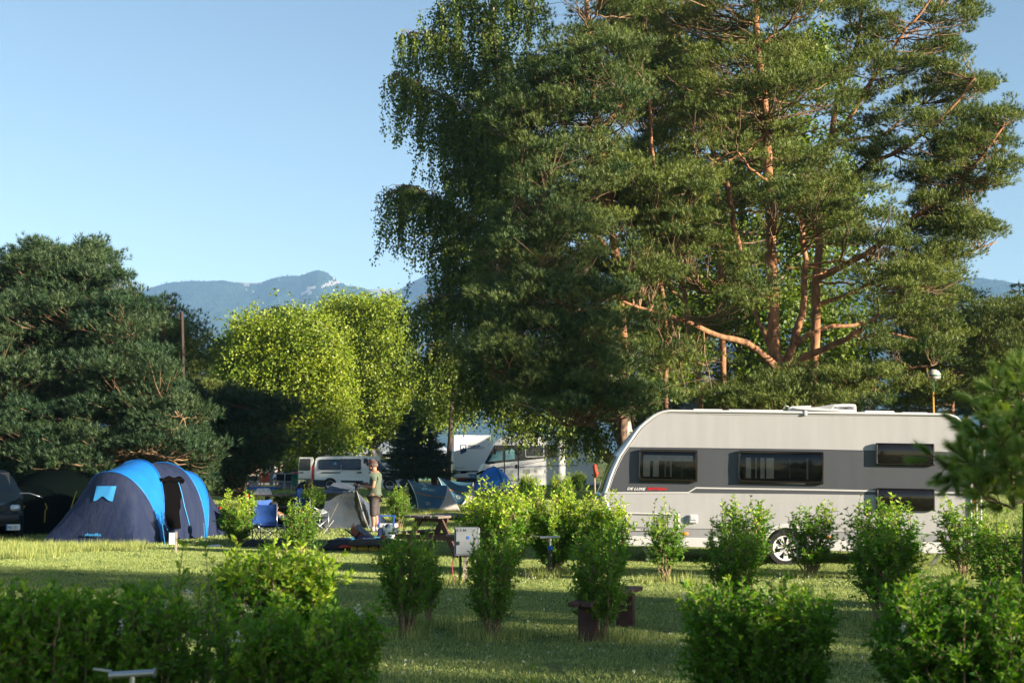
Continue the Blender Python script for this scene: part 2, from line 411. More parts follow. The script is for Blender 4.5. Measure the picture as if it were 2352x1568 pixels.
# mown lawn: blades in small patches, repeated over the ground the picture shows
def blade_patch(name, n, size, hmin, hmax, w, rng, lean=.5):
    P = np.c_[rng.uniform(-size / 2, size / 2, n), rng.uniform(-size / 2, size / 2, n), np.zeros(n)]
    h = rng.uniform(hmin, hmax, n)
    D = np.c_[rng.normal(0, lean, n), rng.normal(0, lean, n), np.ones(n)]
    TV = [(-w / 2, 0, 0), (w / 2, 0, 0), (0, 0, 1)]
    X, Y, Z = frames(D, rng)
    V = np.stack([P - X * w / 2, P + X * w / 2, P + Z * h[:, None]], 1).reshape(-1, 3)
    V[:, 2] = np.maximum(V[:, 2], 0.002)
    F = np.arange(3 * n).reshape(-1, 3)
    return npmesh(name, V, F, np.repeat(rng.random(n) ** 1.3, 3))
def scatter_gn(name, label, pts, patch_me, mat, smin, smax):
    po = bpy.data.objects.new(name + '_tuft', patch_me); patch_me.materials.append(MATS[mat])
    me = bpy.data.meshes.new(name); me.from_pydata([tuple(p) for p in pts], [], [])
    o = bpy.data.objects.new(name, me); COL.objects.link(o); o['kind'] = 'stuff'; o['label'] = label; o['category'] = 'grass'
    ng = bpy.data.node_groups.new(name, 'GeometryNodeTree')
    ng.interface.new_socket('Geometry', in_out='INPUT', socket_type='NodeSocketGeometry')
    ng.interface.new_socket('Geometry', in_out='OUTPUT', socket_type='NodeSocketGeometry')
    N = ng.nodes; L = ng.links
    gi = N.new('NodeGroupInput'); go = N.new('NodeGroupOutput')
    oi = N.new('GeometryNodeObjectInfo'); oi.inputs[0].default_value = po; oi.inputs['As Instance'].default_value = True
    ip = N.new('GeometryNodeInstanceOnPoints'); rv = N.new('FunctionNodeRandomValue'); rv.data_type = 'FLOAT_VECTOR'
    rv.inputs[0].default_value = (0, 0, 0); rv.inputs[1].default_value = (0, 0, 6.283)
    rs = N.new('FunctionNodeRandomValue'); rs.data_type = 'FLOAT_VECTOR'
    rs.inputs[0].default_value = (smin, smin, smin); rs.inputs[1].default_value = (smax, smax, smax); rs.inputs['Seed'].default_value = 3
    L.new(gi.outputs[0], ip.inputs['Points']); L.new(oi.outputs['Geometry'], ip.inputs['Instance'])
    L.new(rv.outputs[0], ip.inputs['Rotation']); L.new(rs.outputs[0], ip.inputs['Scale']); L.new(ip.outputs[0], go.inputs[0])
    md = o.modifiers.new('grass', 'NODES'); md.node_group = ng
    return o
pts = []
y = 9.5
while y < 75:
    st = .8 if y < 30 else 1.5
    hw = .385 * y + 1.5
    for x in np.arange(-hw, hw, st): pts.append((x + RNG.uniform(-.2, .2), y + RNG.uniform(-.2, .2), 0.0, st))
    y += st
near = [p[:3] for p in pts if p[3] < 1]; far = [p[:3] for p in pts if p[3] >= 1]
scatter_gn('grass', 'short mown lawn grass', near, blade_patch('lawn_blades', 2600, 1.1, .015, .042, .0062, RNG), 'grass_blade', .85, 1.15)
scatter_gn('grass', 'mown lawn grass further off', far, blade_patch('far_lawn_blades', 1500, 2.1, .03, .075, .016, RNG), 'grass_blade', .85, 1.15)
# longer unmown grass by the tents, under the shrubs and in the middle distance
tall = []
def tall_at(cx, cy, rx, ry, n):
    for _ in range(n):
        a = RNG.uniform(0, 2 * pi); r = sqrt(RNG.uniform()); tall.append((cx + rx * r * cos(a), cy + ry * r * sin(a), 0))
a0 = Gd(-20, 1262); a1 = Gd(340, 1258)
for i in range(330):
    t = RNG.uniform(); p = a0.lerp(a1, t); tall.append((p.x, p.y + RNG.uniform(-2.2, .8) * (1 - .6 * t), 0))
for i in range(120):
    p = Gd(RNG.uniform(-20, 130), RNG.uniform(1246, 1285)); tall.append((p.x, p.y, 0))
for u, v, n in ((940, 1180, 60), (1010, 1178, 60), (1060, 1180, 40)):
    p = Gd(u, v); tall_at(p.x, p.y, 1.2, .8, n)
for i in range(420): p = Gd(RNG.uniform(480, 1150), RNG.uniform(1125, 1190)); tall.append((p.x, p.y, 0))
tuft = blade_patch('tall_blades', 50, .32, .08, .20, .007, RNG, lean=.28)
TALL = tall

# mountains: ridges with real depth far behind the camp
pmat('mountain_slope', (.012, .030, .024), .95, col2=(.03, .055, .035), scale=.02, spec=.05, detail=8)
pmat('mountain_rock', (.34, .31, .28), .9, col2=(.20, .19, .175), scale=.05, spec=.1, bump=.5, bscale=.1)
from mathutils import noise as _mn
def fb(x, y, s, o=4):
    return _mn.fractal(Vector((x * s, y * s, 3.7)), .9, 2.1, o)
def ridge_z(pts, Y, u):
    us = [p[0] for p in pts]; vs_ = [p[1] for p in pts]
    v = float(np.interp(u, us, vs_)); return W(u, v, Y).z
MAIN_R = [(-900, 700), (-200, 690), (200, 684), (300, 676), (330, 668), (360, 656), (400, 647), (440, 645), (520, 645), (560, 651), (590, 652), (625, 640), (655, 634), (690, 632), (712, 624), (730, 619), (746, 624), (765, 639), (785, 650), (800, 657), (830, 661), (855, 670), (880, 683), (905, 672), (940, 652), (980, 632), (1080, 600), (1300, 590), (1700, 610), (2000, 622), (2150, 634), (2240, 637), (2300, 644), (2352, 654), (2500, 668), (3200, 700)]
YR = 4000.0
nu, nv = 900, 80
us = np.linspace(-700, 3050, nu); rows = []
ridge = []
MV = np.zeros((nv, nu, 3))
for i, u in enumerate(us):
    top = ridge_z(MAIN_R, YR, u)
    X0 = W(u, 700, YR).x
    for j in range(nv):
        t = j / (nv - 1)                       # 0 foot .. 1 crest
        Y = YR - 1500 * (1 - t) ** 1.0
        x = X0 * (Y / YR) ** .9
        spur = fb(x, Y * .55, 1 / 420.) * 95 + fb(x, Y, 1 / 110.) * 34
        z = top * (t ** 1.25) + spur * min(1, (1 - t) * 2.2) * (.15 + t)
        z += fb(x, Y, 1 / 40., 3) * 2.2
        MV[j, i] = (x, Y, max(z, -.5))
idx = np.arange(nv * nu).reshape(nv, nu)
MF = np.stack([idx[:-1, :-1], idx[:-1, 1:], idx[1:, 1:], idx[1:, :-1]], -1).reshape(-1, 4)
ROCKS = [(735, 778, 640, 664, 1), (556, 572, 648, 662, 0), (585, 600, 648, 656, 0), (624, 640, 642, 655, 0), (560, 580, 666, 674, 0), (700, 722, 660, 672, 0), (690, 712, 668, 680, 0), (575, 600, 646, 650, 0), (672, 684, 690, 700, 0)]
# far pale ridge behind
FR = [(-900, 690), (250, 672), (340, 660), (420, 650), (480, 652), (560, 648), (600, 650), (700, 668), (830, 664), (870, 664), (900, 668), (1000, 650), (1200, 640), (2400, 660), (3200, 700)]
me = npmesh('mountain', MV.reshape(-1, 3), MF, smooth=True)
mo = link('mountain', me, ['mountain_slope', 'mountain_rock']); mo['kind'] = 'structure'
# bare rock patches: chosen on the slope by position and broken up by noise
pcs = MV[:-1, :-1].reshape(-1, 3)
mi = np.zeros(len(MF), dtype=np.int32)
def to_px(p):
    x, y, z = p[0], p[1], p[2] - CH
    yc = y * _cp + z * _sp; zc = -y * _sp + z * _cp
    return 1176 + FPX * x / yc, 784 - FPX * zc / yc
rock_pts = []
for k, p in enumerate(pcs):
    U, Vv = to_px(p)
    for (a, b, c, d, big) in ROCKS:
        if a < U < b and c < Vv < d:
            if big:
                t = (U - a) / (b - a); ok = abs(Vv - (661 - 19 * t)) < 3.2 + 4.2 * t and _mn.noise(Vector((U * .10 + Vv * .25, Vv * .55 + U * .25, 0.))) > -.22
            else: ok = _mn.noise(Vector((p[0] * .05, p[1] * .05, 1.))) > .02
            if ok: mi[k] = 1; rock_pts.append(k)
me.polygons.foreach_set('material_index', mi)
fv = []
for j in range(6):
    for i, u in enumerate(np.linspace(-700, 3050, 160)):
        Y = 4900 - 300 * (1 - j / 5.); fv.append((W(u, 700, Y).x, Y, ridge_z(FR, 4900, u) * (j / 5.) ** .7 + fb(u, j, 1 / 30.) * 4))
idx2 = np.arange(6 * 160).reshape(6, 160)
F2 = np.stack([idx2[:-1, :-1], idx2[:-1, 1:], idx2[1:, 1:], idx2[1:, :-1]], -1).reshape(-1, 4)
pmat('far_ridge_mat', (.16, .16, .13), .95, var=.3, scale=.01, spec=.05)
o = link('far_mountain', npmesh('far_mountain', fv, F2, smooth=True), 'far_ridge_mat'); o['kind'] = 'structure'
# conifers standing on the mountain
nt_ = 36000
jj = RNG.integers(14, nv - 1, nt_); ii = RNG.integers(0, nu - 1, nt_)
fr = RNG.random((nt_, 2, 1))
# crest and upper slope more densely
jj[: nt_ // 4] = nv - 2 - (RNG.random(nt_ // 4) * 10).astype(int)
A = MV[jj, ii]; B = MV[jj + 1, ii]; C_ = MV[jj, ii + 1]
P = A + (B - A) * fr[:, 0] + (C_ - A) * fr[:, 1]
uu = 1176 + FPX * P[:, 0] / P[:, 1]
rk = set(rock_pts); keep = np.array([((j * (nu - 1) + i) not in rk) and (250 < q < 1050 or 2150 < q < 2450) for j, i, q in zip(jj, ii, uu)])
P = P[keep]
TV = [(.22, 0, 0), (-.11, .19, 0), (-.11, -.19, 0), (0, 0, 1)]; TF = [(0, 1, 3), (1, 2, 3), (2, 0, 3)]
V, F, T = inst(TV, TF, P, np.tile([0, 0, 1.], (len(P), 1)), RNG.uniform(4, 8, len(P)), RNG)
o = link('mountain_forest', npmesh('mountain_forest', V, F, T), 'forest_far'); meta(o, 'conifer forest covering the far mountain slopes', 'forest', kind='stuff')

# the air: even haze round everything
hz = MB(); hz.box((0, 2450, 309), (19000, 5600, 620)); ho = hz.build('haze', [_new('air')[0]])
m = MATS['air']; nt = m.node_tree; out = [n for n in nt.nodes if n.type == 'OUTPUT_MATERIAL'][0]
pv = _n(nt, 'ShaderNodeVolumePrincipled'); pv.inputs['Color'].default_value = (.32, .58, 1, 1); pv.inputs['Density'].default_value = .000115
pv.inputs['Anisotropy'].default_value = -0.15
nt.links.new(pv.outputs[0], out.inputs['Volume']); ho['kind'] = 'stuff'; meta(ho, 'pale blue haze in the air', 'haze')

leafmat('shaded_pine_needles', (.016, .056, .018), (.16, .205, .05), transl=.15, tcol=(1.2, 1.2, .6), gloss=.02, rough=.5)  # same needles as the other pines, darkened to stand for shade
# ================================================================== trees
def needle_template(n, L, w, spread, stem, rng):
    V = []; F = []
    for k in range(n):
        a = rng.uniform(0, 2 * pi); z0 = rng.uniform(0, stem); sp = spread * rng.uniform(.6, 1.25)
        d = np.array([cos(a) * sin(sp), sin(a) * sin(sp), cos(sp)]); b = np.array([0, 0, z0])
        s = np.cross(d, [0, 0, 1.]); s /= np.linalg.norm(s); ll = L * rng.uniform(.75, 1.1)
        V += [b - s * w / 2, b + s * w / 2, b + d * ll]; F.append((3 * k, 3 * k + 1, 3 * k + 2))
    return np.array(V), np.array(F)
def curve_pts(a, b, n=6, sag=0.0, rise=0.0, wob=0.0, rng=None):
    a = np.asarray(a, float); b = np.asarray(b, float); t = np.linspace(0, 1, n)[:, None]
    P = a + (b - a) * t
    P[:, 2] += (-sag * 4 * t * (1 - t) + rise * (t ** 3 - t))[:, 0]
    if wob:
        w = rng.normal(0, wob, (n, 3)); w[0] = 0; w[-1] = 0; P += w
    return P
def dense(path, n=40):
    P = np.asarray([tuple(p) for p in path], float)
    d = np.r_[0, np.cumsum(np.linalg.norm(np.diff(P, axis=0), axis=1))]
    t = np.linspace(0, d[-1], n)
    return np.stack([np.interp(t, d, P[:, i]) for i in range(3)], 1)
def smooth_path(P, n):
    """Catmull-like smoothing through points"""
    P = np.asarray([tuple(p) for p in P], float)
    if len(P) < 3: return dense(P, n)
    out = []; Q = np.vstack([2 * P[0] - P[1], P, 2 * P[-1] - P[-2]])
    seg = len(P) - 1; m = max(2, n // seg)
    for i in range(seg):
        p0, p1, p2, p3 = Q[i:i + 4]
        for k in range(m):
            t = k / m
            out.append(.5 * ((2 * p1) + (-p0 + p2) * t + (2 * p0 - 5 * p1 + 4 * p2 - p3) * t * t + (-p0 + 3 * p1 - 3 * p2 + p3) * t ** 3))
    out.append(P[-1]); return np.array(out)
PINE_T = needle_template(13, 1.0, .11, .80, .55, np.random.default_rng(3))
PADF = 1.5
def pine(name, label, base, limbs, pads, seed, mat='pine_needles', shoot=.135, group=None, low=True, per=24, clump=.35, barks=('pine_bark', 'pine_bark_low'), cat='tree', up=.75, density=1.0, padf=1.25):
    """base (u, Y); limbs: [(points [(u,v,Y)], r0, r1)]; pads: [(polygon, Ymin, Ymax, number)]"""
    rng = np.random.default_rng(seed)
    b = GY(*base); root = thing(name, label, cat, b, group=group)
    tb = MB(); lbs = []; allp = []
    for k, (pts_, r0, r1) in enumerate(limbs):
        r0 *= .50 if k == 0 else .62; r1 *= .75
        P = smooth_path([W(*p) for p in pts_], 16 if len(pts_) > 2 else 8)
        n = len(P); rr = [r0 + (r1 - r0) * (i / (n - 1)) ** .8 for i in range(n)]
        rr = [r * (1 + .08 * sin(i * 2.3)) for i, r in enumerate(rr)]
        P[1:-1] += rng.normal(0, .03, (n - 2, 3))
        mbk = tb if k == 0 else MB(); mbk.tube(P, rr, 10 if r0 > .12 else 7)
        if k: lbs.append(mbk)
        allp.append(dense(P, 30))
    trunk = tb.build('trunk', barks[0], root, world=True, smooth=True)
    for q in lbs: q.build('limb', barks[0], root, world=True, smooth=True)
    A = np.vstack(allp)
    curves = []; SP = []; SD = []; SS = []; ST = []
    for pad in pads:
        poly, y0, y1, n = pad[:4]; gate = pad[4] if len(pad) > 4 else None
        for (u, v) in sample_poly(poly, int(n * padf), rng, gate):
            Y = rng.uniform(y0, y1); p = np.array(W(u, v, Y))
            if p[2] < .15: continue
            dh = np.linalg.norm(A[:, :2] - p[:2], axis=1); dz = p[2] - .18 * dh - A[:, 2]
            i = int(np.argmin(dh * .8 + np.abs(dz) * 1.1)); s = A[i]
            L = np.linalg.norm(p - s)
            if L > 6.5:
                s = p + (s - p) * (6.5 / L) ; L = 6.5
            C = curve_pts(s, p, 7, sag=.05 * L, rise=.05 * L, wob=.03 * L ** .5, rng=rng)
            rb = .012 + .009 * L
            curves.append((C, np.linspace(rb, .007, 7)))
            out = (p - s); out[2] *= .3; out /= max(np.linalg.norm(out), 1e-6)
            side = np.array([-out[1], out[0], 0.])
            ncl = max(2, int(round(2 + min(L, 3) * 1.0)))
            tint0 = rng.uniform(0, .55)
            for c in range(ncl):
                if c == 0: q = p.copy()
                else:
                    t = rng.uniform(.0, .5) * min(1, 2.2 / max(L, .3)); lat = rng.normal(0, .42)
                    q = p - out * t * L + side * lat * min(L, 1.2) + np.array([0, 0, rng.normal(0, .12)])
                    j = C[int(min(6, max(1, (1 - t) * 6 - 1)))]
                    curves.append((curve_pts(j, q, 3), np.array([.010, .007, .004])))
                r = clump * rng.uniform(.65, 1.2); ns = int(per * density * (r / clump) ** 2) + 3
                g = rng.normal(size=(ns, 3)); g /= np.linalg.norm(g, axis=1, keepdims=True); g *= (rng.random((ns, 1)) ** .45) * r
                g[:, 2] = g[:, 2] * .5 + .06
                SP.append(q + g)
                d = g * 1.1 / r + out * .55 + np.array([0, 0, up]) + rng.normal(0, .28, (ns, 3)); SD.append(d)
                SS.append(rng.uniform(.75, 1.25, ns) * shoot)
                ST.append(np.clip(tint0 + rng.uniform(0, .45, ns), 0, 1))
    bi = np.array(b)
    V, F = tubes_np([(c - bi, r) for c, r in curves], 4)
    link('branches', npmesh('branches', V, F, smooth=True), 'dead_twig', root, kind='stuff')
    SP = np.vstack(SP); SD = np.vstack(SD); SS = np.concatenate(SS); ST = np.concatenate(ST)
    V, F, T = inst(PINE_T[0], PINE_T[1], SP - bi, SD, SS, rng, ST)
    link('crown', npmesh('crown', V, F, T), mat, root, kind='stuff')
    return root, len(F)
NF = 0
def gate_noise(s, th, sd=0.0):
    return lambda x, y: _mn.noise(Vector((x * s, y * s * 1.6, sd))) > th

# --- the big many-stemmed pine behind the caravan
r, n = pine('pine_tree', 'big many-stemmed pine with orange bark spreading above the caravan roof', (1795, 43), [
    ([(1790, 1180, 43), (1785, 1000, 43), (1790, 900, 43), (1782, 840, 43), (1776, 700, 43), (1766, 500, 43.3), (1760, 330, 43.4), (1750, 180, 43.4), (1738, 90, 43.5), (1735, 0, 43.5), (1730, -120, 43.6)], .56, .10),
    ([(1788, 850, 42.8), (1745, 805, 42.3), (1690, 780, 41.8), (1625, 762, 41.2), (1550, 730, 40.5), (1480, 712, 40.0), (1425, 690, 39.6)], .22, .05),
    ([(1800, 850, 43), (1822, 800, 43.2), (1840, 720, 43.3), (1853, 640, 43.3), (1846, 560, 43.4), (1841, 500, 43.4), (1838, 430, 43.5)], .23, .08),
    ([(1805, 858, 42.9), (1850, 818, 42.5), (1905, 795, 42.0), (1960, 768, 41.6), (2005, 730, 41.2), (2030, 705, 41)], .22, .07),
    ([(1830, 790, 43), (1860, 768, 43.2), (1915, 750, 43.6), (1980, 745, 44), (2040, 760, 44.4), (2110, 780, 44.8)], .15, .05),
    ([(1790, 880, 43), (1760, 770, 43.6), (1735, 720, 44), (1718, 640, 44.3)], .17, .05),
    ([(1810, 890, 43), (1870, 888, 42.4), (1960, 872, 41.8), (2080, 850, 41.4), (2140, 838, 41.2)], .15, .05),
    ([(1776, 690, 43), (1720, 660, 42.2), (1665, 650, 41.6), (1610, 665, 41.1)], .07, .03),
    ([(1766, 420, 43.3), (1720, 385, 42.6), (1690, 350, 42.2), (1640, 370, 42)], .08, .03),
    ([(1858, 610, 43.3), (1920, 600, 43), (1990, 612, 42.6), (2060, 640, 42.2)], .07, .025),
    ([(1860, 650, 43.3), (1930, 648, 42.6), (2000, 655, 42), (2050, 675, 41.6)], .07, .025),
    ([(1765, 300, 43.4), (1725, 340, 43.0), (1665, 372, 42.6), (1600, 360, 42.3)], .07, .025),
    ([(1752, 100, 43.4), (1800, 60, 43.6), (1870, 20, 43.8), (1900, -30, 44)], .08, .04),
    ([(1850, 640, 43.4), (1900, 620, 44.2), (1800, 610, 44.6), (1790, 590, 45)], .05, .02),
], [
    ([(1480, 0), (1900, 0), (1900, 200), (1640, 260), (1500, 200)], 40.5, 46, 66, gate_noise(.013, .02, 1)),
    ([(1480, -260), (1950, -260), (1900, 0), (1480, 0)], 40, 47, 60),
    ([(1580, 190), (1980, 150), (1960, 330), (1860, 420), (1640, 420), (1560, 300)], 40, 46, 56, gate_noise(.013, .0, 2)),
    ([(1450, 420), (1620, 400), (1700, 450), (1620, 520), (1480, 540)], 38.6, 43, 24, gate_noise(.012, -.2, 3)),
    ([(1760, 400), (1940, 390), (2080, 480), (2000, 530), (1790, 500)], 38.6, 43, 27),
    ([(1900, 530), (2080, 540), (2180, 640), (2060, 720), (1930, 640)], 39.5, 44, 30, gate_noise(.012, -.25, 5)),
    ([(1600, 560), (1700, 590), (1720, 630), (1660, 640), (1560, 640)], 38.6, 42, 5),
    ([(1640, 640), (1750, 620), (1800, 660), (1790, 700), (1660, 705)], 38.6, 41.4, 7),
    ([(1400, 560), (1500, 560), (1520, 700), (1430, 720), (1380, 640)], 38.4, 42, 17),
    ([(1980, 690), (2150, 680), (2230, 740), (2160, 830), (2000, 790)], 39.5, 44.5, 30),
    ([(1600, 875), (1760, 850), (2000, 880), (2030, 925), (1800, 938), (1560, 925)], 38.8, 44.5, 40),
    ([(1500, 800), (1580, 810), (1600, 860), (1520, 880)], 39, 44, 9),
    ([(1880, 830), (2100, 850), (2160, 905), (1960, 905)], 38.8, 44, 20),
], 21, padf=1.3); NF += n
# --- pine on the right with long leaning limbs
r, n = pine('pine_tree', 'tall pine with long bare limbs leaning right over the caravan end', (1880, 47), [
    ([(1862, 1165, 47), (1868, 900, 47), (1876, 640, 47), (1880, 520, 47), (1884, 400, 47), (1905, 325, 47), (1912, 272, 47), (1930, 210, 47), (1958, 130, 47), (1975, 60, 47), (1990, -40, 47)], .36, .07),
    ([(1905, 325, 47), (1945, 285, 46.6), (1985, 212, 46.2), (2040, 130, 46), (2085, 65, 45.8), (2130, 0, 45.6), (2160, -60, 45.4)], .16, .04),
    ([(1898, 350, 47), (1950, 322, 47.4), (2020, 312, 47.9), (2075, 272, 48.3), (2115, 240, 48.6)], .12, .035),
    ([(1880, 470, 47), (1990, 382, 46.2), (2060, 348, 45.8), (2140, 290, 45.2), (2200, 230, 45), (2240, 180, 44.7)], .17, .04),
    ([(1878, 640, 47), (1990, 580, 46), (2060, 532, 45.4), (2150, 462, 45), (2210, 410, 44.6), (2262, 350, 44.4), (2305, 290, 44.2)], .20, .04),
    ([(1958, 140, 47), (2030, 105, 47.5), (2090, 78, 48), (2150, 30, 48.4)], .08, .03),
    ([(1876, 700, 47), (1990, 660, 47.5), (2100, 620, 48.0), (2200, 590, 48.4), (2290, 555, 48.6)], .12, .03),
    ([(1960, 595, 46.2), (2000, 640, 46.2), (2040, 700, 46.4)], .06, .03),
], [
    ([(1900, 0), (2260, 0), (2270, 40), (2210, 110), (2040, 190), (1930, 150)], 44.5, 49.5, 50, gate_noise(.014, -.02, 7)),
    ([(1900, -200), (2300, -200), (2260, 0), (1900, 0)], 44, 50, 30),
    ([(2060, 130), (2250, 90), (2270, 200), (2220, 290), (2060, 250)], 44.5, 49, 40, gate_noise(.014, -.02, 8)),
    ([(2100, 260), (2230, 230), (2290, 300), (2290, 390), (2180, 420), (2060, 380)], 43.5, 48, 40, gate_noise(.014, -.1, 9)),
    ([(2060, 400), (2280, 400), (2300, 440), (2240, 470), (2060, 480)], 43.5, 48, 24, gate_noise(.014, -.1, 19)),
    ([(1930, 220), (2060, 230), (2060, 400), (1960, 420)], 45, 49, 26, gate_noise(.014, -.1, 10)),
    ([(2060, 500), (2230, 470), (2250, 540), (2180, 620), (2080, 640)], 43.5, 48, 32, gate_noise(.014, -.2, 11)),
    ([(2190, 480), (2310, 530), (2300, 552), (2200, 545)], 44, 47, 14), ([(2240, 250), (2345, 250), (2350, 400), (2290, 440), (2250, 380)], 43.5, 46, 22, gate_noise(.014, -.05, 20)), ([(2050, 560), (2200, 560), (2230, 640), (2080, 660)], 44, 48, 16),
], 22, density=1.0, padf=1.45); NF += n
# --- pine left of the big one
r, n = pine('pine_tree', 'slender orange-barked pine just left of the big many-stemmed one', (1622, 49), [
    ([(1625, 1160, 49), (1612, 950, 49), (1600, 850, 49), (1582, 740, 49), (1565, 620, 49), (1548, 520, 49), (1530, 430, 49), (1500, 330, 49), (1480, 240, 49)], .27, .06),
    ([(1575, 700, 49), (1540, 660, 48.4), (1505, 635, 48), (1480, 600, 47.8)], .09, .03),
    ([(1565, 640, 49), (1620, 620, 48.4), (1660, 600, 48)], .06, .02),
], [
    ([(1400, 180), (1560, 170), (1620, 420), (1460, 470), (1370, 380)], 44.5, 51, 70), ([(1340, -60), (1520, -60), (1560, 180), (1400, 200)], 44.5, 51, 60),
    ([(1440, 470), (1600, 470), (1600, 600), (1460, 600)], 46, 51, 26, gate_noise(.012, 0, 13)),
    ([(1480, 650), (1700, 700), (1700, 830), (1500, 800)], 48.5, 52, 14, gate_noise(.012, -.1, 14)),
], 23); NF += n
r, n = pine('pine_tree', 'pine with two crossing orange stems in the middle of the clump', (1668, 51), [
    ([(1668, 1150, 51), (1662, 900, 51), (1655, 700, 51), (1650, 560, 51), (1645, 420, 51), (1640, 330, 51), (1635, 230, 51), (1632, 150, 51), (1628, 40, 51), (1625, -80, 51)], .27, .08),
    ([(1700, 600, 51), (1690, 520, 50.6), (1672, 430, 50.4), (1650, 370, 50.2), (1610, 290, 50.1), (1578, 190, 50), (1560, 110, 50), (1530, 40, 50), (1515, -40, 50)], .19, .08),
    ([(1572, 160, 50), (1560, 90, 50), (1565, 30, 50), (1560, -40, 50)], .12, .06),
    ([(1655, 640, 51), (1690, 610, 50.4), (1730, 580, 50)], .09, .04),
    ([(1640, 330, 51), (1700, 300, 50.2), (1745, 280, 49.8)], .07, .03),
], [
    ([(1440, 0), (1720, 0), (1700, 260), (1560, 300), (1460, 200)], 48, 53, 60, gate_noise(.012, -.05, 15)),
    ([(1440, -240), (1720, -240), (1720, 0), (1440, 0)], 48, 53, 30),
    ([(1600, 300), (1800, 300), (1800, 600), (1640, 600)], 49.5, 53, 40, gate_noise(.012, 0, 16)),
], 24); NF += n
# --- dark front pine on the left of the group
r, n = pine('pine_tree', 'dark bluish pine in front of the drooping birch, left of the orange trunks', (1400, 40), [
    ([(1440, 1190, 40), (1435, 1000, 40), (1428, 800, 40), (1415, 600, 40), (1395, 450, 40), (1375, 300, 40), (1360, 160, 40), (1350, 40, 40), (1345, -60, 40)], .34, .08),
    ([(1415, 600, 40), (1370, 545, 39.4), (1320, 500, 38.8), (1260, 470, 38.2), (1180, 470, 37.6)], .14, .03),
    ([(1395, 480, 40), (1340, 410, 39.6), (1280, 360, 39.4), (1200, 330, 39.2)], .12, .03),
    ([(1432, 860, 40), (1370, 840, 39.2), (1290, 850, 38.4), (1180, 870, 37.8)], .12, .03),
    ([(1425, 760, 40), (1360, 720, 39), (1270, 690, 38.2), (1180, 660, 37.8)], .12, .03),
    ([(1375, 300, 40), (1440, 230, 39.6), (1500, 200, 39.4)], .1, .03),
    ([(1436, 960, 40), (1370, 960, 39), (1300, 975, 38.4)], .1, .03),
], [
    ([(1290, -120), (1450, -120), (1480, 120), (1330, 150), (1262, 20)], 37, 42.5, 30),
    ([(1240, 110), (1430, 60), (1500, 240), (1400, 330), (1220, 300), (1150, 200)], 37, 42.5, 80),
    ([(1105, 215), (1250, 170), (1260, 300), (1120, 300)], 37.4, 41, 26),
    ([(1140, 320), (1400, 300), (1480, 420), (1300, 500), (1160, 440)], 36.6, 42, 76),
    ([(1115, 480), (1300, 460), (1420, 520), (1360, 620), (1110, 600)], 36.2, 41.5, 84),
    ([(1120, 620), (1400, 600), (1460, 740), (1300, 790), (1130, 740)], 36, 41.5, 92),
    ([(1120, 770), (1180, 790), (1420, 790), (1500, 900), (1330, 950), (1180, 920), (1110, 850)], 36, 42, 100),
    ([(1240, 900), (1520, 890), (1500, 945), (1290, 960)], 36.5, 42, 34),
    ([(1085, 770), (1115, 760), (1200, 830), (1180, 860), (1100, 850)], 35.8, 37, 10),
], 25, padf=1.12, mat='shaded_pine_needles', per=25); NF += n
# lit sprays on the same side belong to a lighter pine between
r, n = pine('pine_tree', 'lighter green pine whose sunlit sprays fill the middle of the group', (1520, 42), [
    ([(1530, 1178, 42), (1528, 900, 42), (1524, 700, 42), (1510, 500, 42), (1495, 330, 42), (1490, 200, 42)], .22, .05),
    ([(1524, 740, 42), (1470, 720, 41.2), (1400, 690, 40.6), (1340, 680, 40)], .08, .02),
], [
    ([(1320, 350), (1640, 380), (1640, 470), (1420, 520), (1330, 440)], 38, 42, 44),
    ([(1440, 520), (1640, 500), (1650, 600), (1480, 640)], 38.4, 42, 14, gate_noise(.012, -.2, 17)),
    ([(1340, 640), (1500, 680), (1540, 770), (1440, 830), (1330, 760)], 38.4, 42, 24),
], 26); NF += n
# --- left: dense pines behind the tents, needles darkened for their shade
r, n = pine('pine_tree', 'huge dense dark pine standing behind the blue dome tent', (150, 40), [
    ([(150, 1195, 40), (150, 1000, 40), (152, 850, 40), (150, 720, 40), (148, 620, 40), (150, 570, 40)], .32, .07),
    ([(150, 1000, 40), (60, 960, 38.5), (-20, 930, 37.5)], .12, .04),
    ([(150, 980, 40), (230, 960, 38), (330, 960, 36.6), (420, 960, 36)], .12, .03),
    ([(152, 850, 40), (240, 800, 38.6), (320, 770, 38)], .1, .03),
    ([(150, 1060, 40), (240, 1040, 37.6), (380, 1050, 36)], .12, .03),
], [
    ([(-120, 610), (-20, 590), (0, 640), (-120, 700)], 37, 43, 14),
    ([(0, 590), (30, 600), (70, 575), (95, 555), (150, 590), (215, 565), (245, 600), (290, 650), (200, 690), (20, 690)], 37.5, 43, 70),
    ([(-80, 690), (280, 680), (318, 730), (330, 800), (200, 830), (-80, 830)], 36, 43, 150),
    ([(-80, 830), (350, 820), (395, 860), (440, 930), (300, 960), (-80, 960)], 35.4, 42, 170),
    ([(-80, 960), (480, 940), (500, 1040), (300, 1080), (-80, 1080)], 35, 41, 160),
    ([(-80, 1080), (160, 1080), (120, 1130), (-80, 1140)], 36.5, 41, 40),
    ([(160, 1070), (480, 1070), (480, 1130), (300, 1140)], 37, 41, 46),
], 31, padf=1.5, mat='left_shade_needles', per=27, clump=.35, shoot=.135, barks=('pine_bark', 'pine_bark_low')); NF += n
